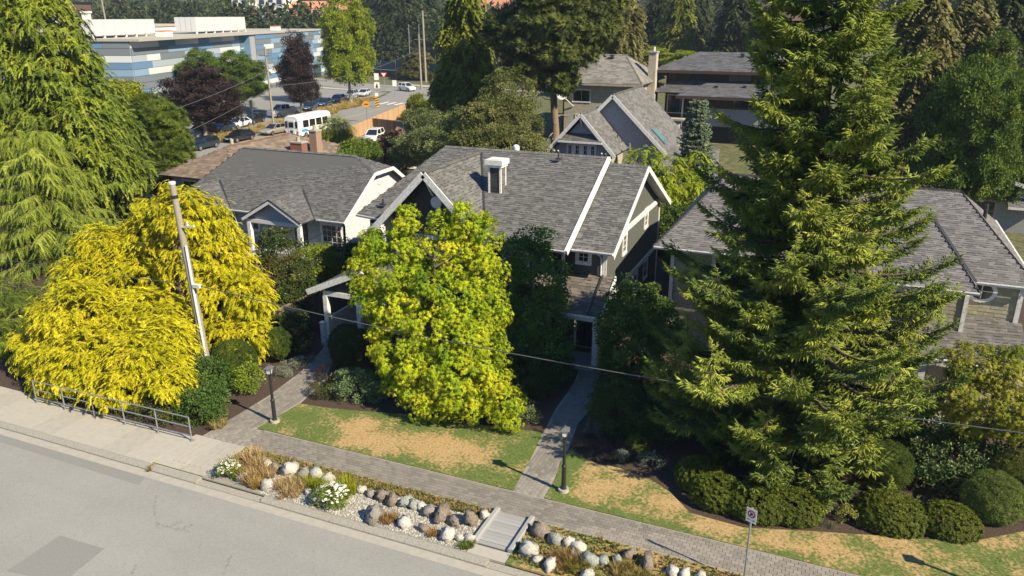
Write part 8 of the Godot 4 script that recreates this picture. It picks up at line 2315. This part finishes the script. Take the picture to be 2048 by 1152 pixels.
	grass_clump("weed tuft growing in the gutter joint by the ramp", V(-22.35, -0.1, -18.05), 0.16, 0.4, [Color(0.30, 0.22, 0.04), Color(0.36, 0.30, 0.06)], 8)
	grass_clump("green weeds at the bridge corner by the kerb", V(-9.45, 0, -18.55), 0.22, 0.5, [Color(0.10, 0.16, 0.02), Color(0.17, 0.23, 0.03)], 10)
	grass_clump("red brown grass among the boulders just past the bridge", V(-6.35, 0, -18.95), 0.42, 0.8, [Color(0.22, 0.13, 0.05), Color(0.36, 0.24, 0.10)], 18)
	grass_clump("olive grass mound beside the green grey boulder", V(-5.9, 0, -19.0), 0.36, 0.7, [Color(0.18, 0.16, 0.03), Color(0.30, 0.26, 0.06)], 14)
	grass_clump("straw coloured grass in the verge below the brown boulder", V(-4.4, 0, -19.2), 0.45, 0.75, [Color(0.24, 0.18, 0.05), Color(0.36, 0.29, 0.10)], 18)
	grass_clump("green and straw grass by the kerb end of the boulder row", V(-3.6, 0, -18.9), 0.5, 0.7, [Color(0.14, 0.14, 0.03), Color(0.28, 0.24, 0.07)], 18)
	grass_clump("dry grass around the last pale boulders near the sign", V(-2.2, 0, -19.3), 0.5, 0.6, [Color(0.28, 0.21, 0.08), Color(0.40, 0.30, 0.13)], 16)
	grass_clump("tawny grass at the foot of the rose bush by the railing end", V(-22.3, 0, -21.4), 0.35, 0.8, [Color(0.36, 0.27, 0.11), Color(0.48, 0.38, 0.18)], 12)
	var dry := [Color(0.36, 0.24, 0.08), Color(0.52, 0.37, 0.13), Color(0.48, 0.40, 0.10)]
	for e in [[V(-77.2, 0, -79.5), 1.3, "dry golden grass strip between the black sedan and purple tree"], [V(-78.0, 0, -87.0), 1.5, "dry golden grass strip between the beige sedan and white sedan"], [V(-80.2, 0, -99.0), 1.6, "golden verge grass below the pickup truck"], [V(-82.0, 0, -108.5), 1.7, "golden verge grass at the foot of the pale trunk"], [V(-84.6, 0, -119.5), 1.7, "golden verge grass beside the lime tree"], [V(-87.8, 0, -131.0), 1.6, "verge planting in front of the silver SUV"]]:
		grass_clump(e[2], e[0], e[1], 2.0, dry, 60, 4.0)
	rng.seed = 99
	# fine grass standing on the lawns and verges, following the dry patches
	var spots := []
	var cols := []
	for lawn in [LAWN_A, LAWN_B]:
		var q := ring2(lawn)
		var n := 0
		while n < 9000:
			var p := Vector2(rf(-20.6, 9.0), rf(-27.0, -21.95))
			n += 1
			if not Geometry2D.is_point_in_polygon(p, q): continue
			var k := smoothstep(0.2, 0.66, dryness(p.x, p.y) + rf(-0.25, 0.25))
			var c := Color(0.10, 0.145, 0.022).lerp(Color(0.42, 0.29, 0.125), k)
			var l := rf(0.75, 1.25)
			spots.append(Transform3D(Basis(Vector3.UP, rf(0, TAU)).scaled(Vector3.ONE * rf(0.3, 0.55)), V(p.x, 0.028, p.y)))
			cols.append(Color(c.r * l, c.g * l, c.b * l))
	for i in 5200:
		var x := rf(-19.8, 3.5)
		if x > -9.4 and x < -7.9: continue
		var z := rf(-20.55, -20.05) if x < -9.0 else rf(-20.55, -18.4)
		var k := smoothstep(0.2, 0.7, 0.5 + rf(-0.45, 0.45))
		var c := Color(0.11, 0.15, 0.025).lerp(Color(0.40, 0.28, 0.12), k)
		spots.append(Transform3D(Basis(Vector3.UP, rf(0, TAU)).scaled(V(1.3, rf(0.8, 2.4), 1.3)), V(x, 0.012, z)))
		cols.append(c)
	var gm := scatter(foliage.blade, spots, cols, M.leaf)
	gm.name = "grass"
	add_child(gm)
	tag(gm, "short lawn grass, burnt tan in patches, along the brick path", "grass", "", "stuff")

func daisies(label: String, at: Vector3, rad: float, high: float, n: int) -> void:
	rng.seed = hash(label)
	var t := thing("daisy_clump", label, "flowers", at, 0.0, "daisy clumps in the street bed")
	crown(t, [[0, high * 0.42, 0, rad, high * 0.5, rad]], "small", M.leaf, [Color(0.10, 0.16, 0.02), Color(0.20, 0.27, 0.03)], 26.0, 0.10, 2, 0.62, -1.0, 0.02, 0.3, "foliage")
	var fl := MB.new()
	for i in 8:
		var a := TAU * i / 8
		fl.colour = Color(0.80, 0.80, 0.76)
		fl.poly([V(0, 0.005, 0), V(cos(a - 0.33) * 0.04, 0.008, sin(a - 0.33) * 0.04), V(cos(a) * 0.055, 0.0, sin(a) * 0.055), V(cos(a + 0.33) * 0.04, 0.008, sin(a + 0.33) * 0.04)], Vector3.UP)
	fl.colour = Color(0.60, 0.36, 0.02)
	fl.lathe(Vector3.ZERO, [[0.017, 0.006], [0.0, 0.017]], 6)
	var mesh := fl.done()
	for i in n:
		var a := rf(0, TAU)
		var k := sqrt(rng.randf())
		var p := V(cos(a) * rad * k, high * (0.98 - 0.45 * k * k) + rf(-0.06, 0.05), sin(a) * rad * k)
		var o := part(t, "flower", mesh, M.tint, p)
		o.rotation = V(rf(-0.6, 0.6), rf(0, 3), rf(-0.6, 0.6))

func grass_clump(label: String, at: Vector3, rad: float, size: float, tints: Array, n: int, stretch := 1.0) -> void:
	rng.seed = hash(label)
	var t := thing("grass_clump", label, "grass clump", at, 0.0)
	var a := []
	var b := []
	for k in 2:
		var spots := []
		var cols := []
		for i in n:
			var w := rf(0, TAU)
			var q := sqrt(rng.randf()) * rad
			var s := size * rf(0.65, 1.15)
			spots.append(Transform3D(Basis(Vector3.UP, rf(0, TAU)).scaled(V(s, s * (1.0 if k == 0 else 0.6), s)), V(cos(w) * q, 0, sin(w) * q * stretch)))
			var c := pick_tint(tints, rng.randf())
			cols.append(c)
		var o := scatter(foliage.grass, spots, cols, M.leaf)
		o.name = ["plumes", "blades"][k]
		o.set_meta("kind", "stuff")
		t.add_child(o, true)

# ---------------------------------------------------------------- trees farther off: one of each kind, then copies
func far_proto(kind: String) -> Node3D:
	rng.seed = hash(kind)
	gaps = {"purple": 0.02, "lime": 0.12, "broad": 0.12}.get(kind, 0.2)
	var t := Node3D.new()
	var h := 18.0
	var lobes := []
	match kind:
		"cedar", "dark", "olive":
			for i in 9:
				var f := i / 8.0
				var y := 2.2 + 14.6 * f
				var rr := 4.3 * pow(1.0 - f, 0.72) + 0.55
				lobes.append([rf(-0.5, 0.5) * rr * 0.5, y, rf(-0.5, 0.5) * rr * 0.5, rr, 1.9, rr])
			var tn: Array = {"cedar": [Color(0.06, 0.085, 0.010), Color(0.15, 0.18, 0.018), Color(0.27, 0.28, 0.03)], "dark": [Color(0.020, 0.034, 0.012), Color(0.045, 0.065, 0.020), Color(0.085, 0.10, 0.035)], "olive": [Color(0.06, 0.065, 0.018), Color(0.13, 0.13, 0.04), Color(0.21, 0.18, 0.065)]}[kind]
			trunk(t, lobes, 0.42, M.bark)
			crown(t, lobes, "far_cedar", M.needle, tn, 2.6, 0.8, 4, 0.95, 0.8)
		_:
			for e in [[0, 14.5, 0, 3.0, 3.0, 3.0], [-2.6, 11.5, 0.5, 3.2, 3.0, 3.0], [2.6, 11.0, -0.3, 3.3, 3.2, 3.1], [0.2, 9.0, 1.6, 3.8, 3.2, 3.4], [-2.8, 7.0, 0.4, 3.0, 2.4, 3.0], [2.9, 6.6, 0.4, 3.0, 2.4, 3.0], [0, 5.6, -1.0, 3.4, 2.0, 3.4]]:
				lobes.append(e)
			var tn: Array = {"broad": [Color(0.05, 0.095, 0.014), Color(0.11, 0.175, 0.02), Color(0.19, 0.24, 0.03)], "lime": [Color(0.12, 0.18, 0.012), Color(0.23, 0.29, 0.016), Color(0.34, 0.36, 0.025)], "purple": [Color(0.018, 0.012, 0.013), Color(0.045, 0.026, 0.026), Color(0.10, 0.062, 0.052)]}[kind]
			trunk(t, lobes, 0.34, M.pale_bark)
			crown(t, lobes, "big", M.leaf, tn, 1.9, 0.7, 4, 0.72, -1.0, 0.3, 0.4)
	return t

func build_far_trees() -> void:
	var protos := {}
	for e in FAR:
		var kind: String = e[0]
		if not protos.has(kind): protos[kind] = far_proto(kind)
		var t: Node3D = protos[kind].duplicate()
		var called: String = {"cedar": "cedar_tree", "dark": "conifer_tree", "olive": "conifer_tree", "broad": "street_tree", "lime": "lime_tree", "purple": "plum_tree"}[kind]
		t.name = numbered(called)
		add_child(t)
		tag(t, e[5], "tree")
		var y := terr(e[1], e[2])
		t.position = V(e[1], y, e[2])
		var tall: float = (e[3] - y) / 17.8
		var wide: float = e[4] / (4.6 if kind in ["cedar", "dark", "olive"] else 5.9)
		t.rotation.y = rf(0, TAU)
		t.scale = V(wide, tall, wide)
	for k in protos: protos[k].free()
	rng.seed = 98
	# the wooded hillside that closes the view
	var spots := []
	var cols := []
	var greens := [Color(0.022, 0.036, 0.014), Color(0.055, 0.075, 0.025), Color(0.11, 0.125, 0.04)]
	var n := 0
	while n < 5200:
		var a := rf(-1.0, 0.32)
		var d := rf(255.0, 560.0)
		var x := sin(a) * d
		var z := -cos(a) * d
		n += 1
		var s := rf(6.0, 12.0)
		var hh := rf(5.0, 17.0)
		spots.append(Transform3D(Basis(Vector3.UP, rf(0, TAU)).scaled(V(s, s * 1.1, s)), V(x, terr(x, z) + hh, z)))
		cols.append(pick_tint(greens, rng.randf() * 0.75 + 0.25 * patch.get_noise_2d(x * 0.05, z * 0.05)))
	var w := scatter(foliage.far_leaf, spots, cols, M.needle)
	w.name = "woods"
	add_child(w)
	tag(w, "distant wooded hillside closing the view behind the far roofs", "woods", "", "stuff")
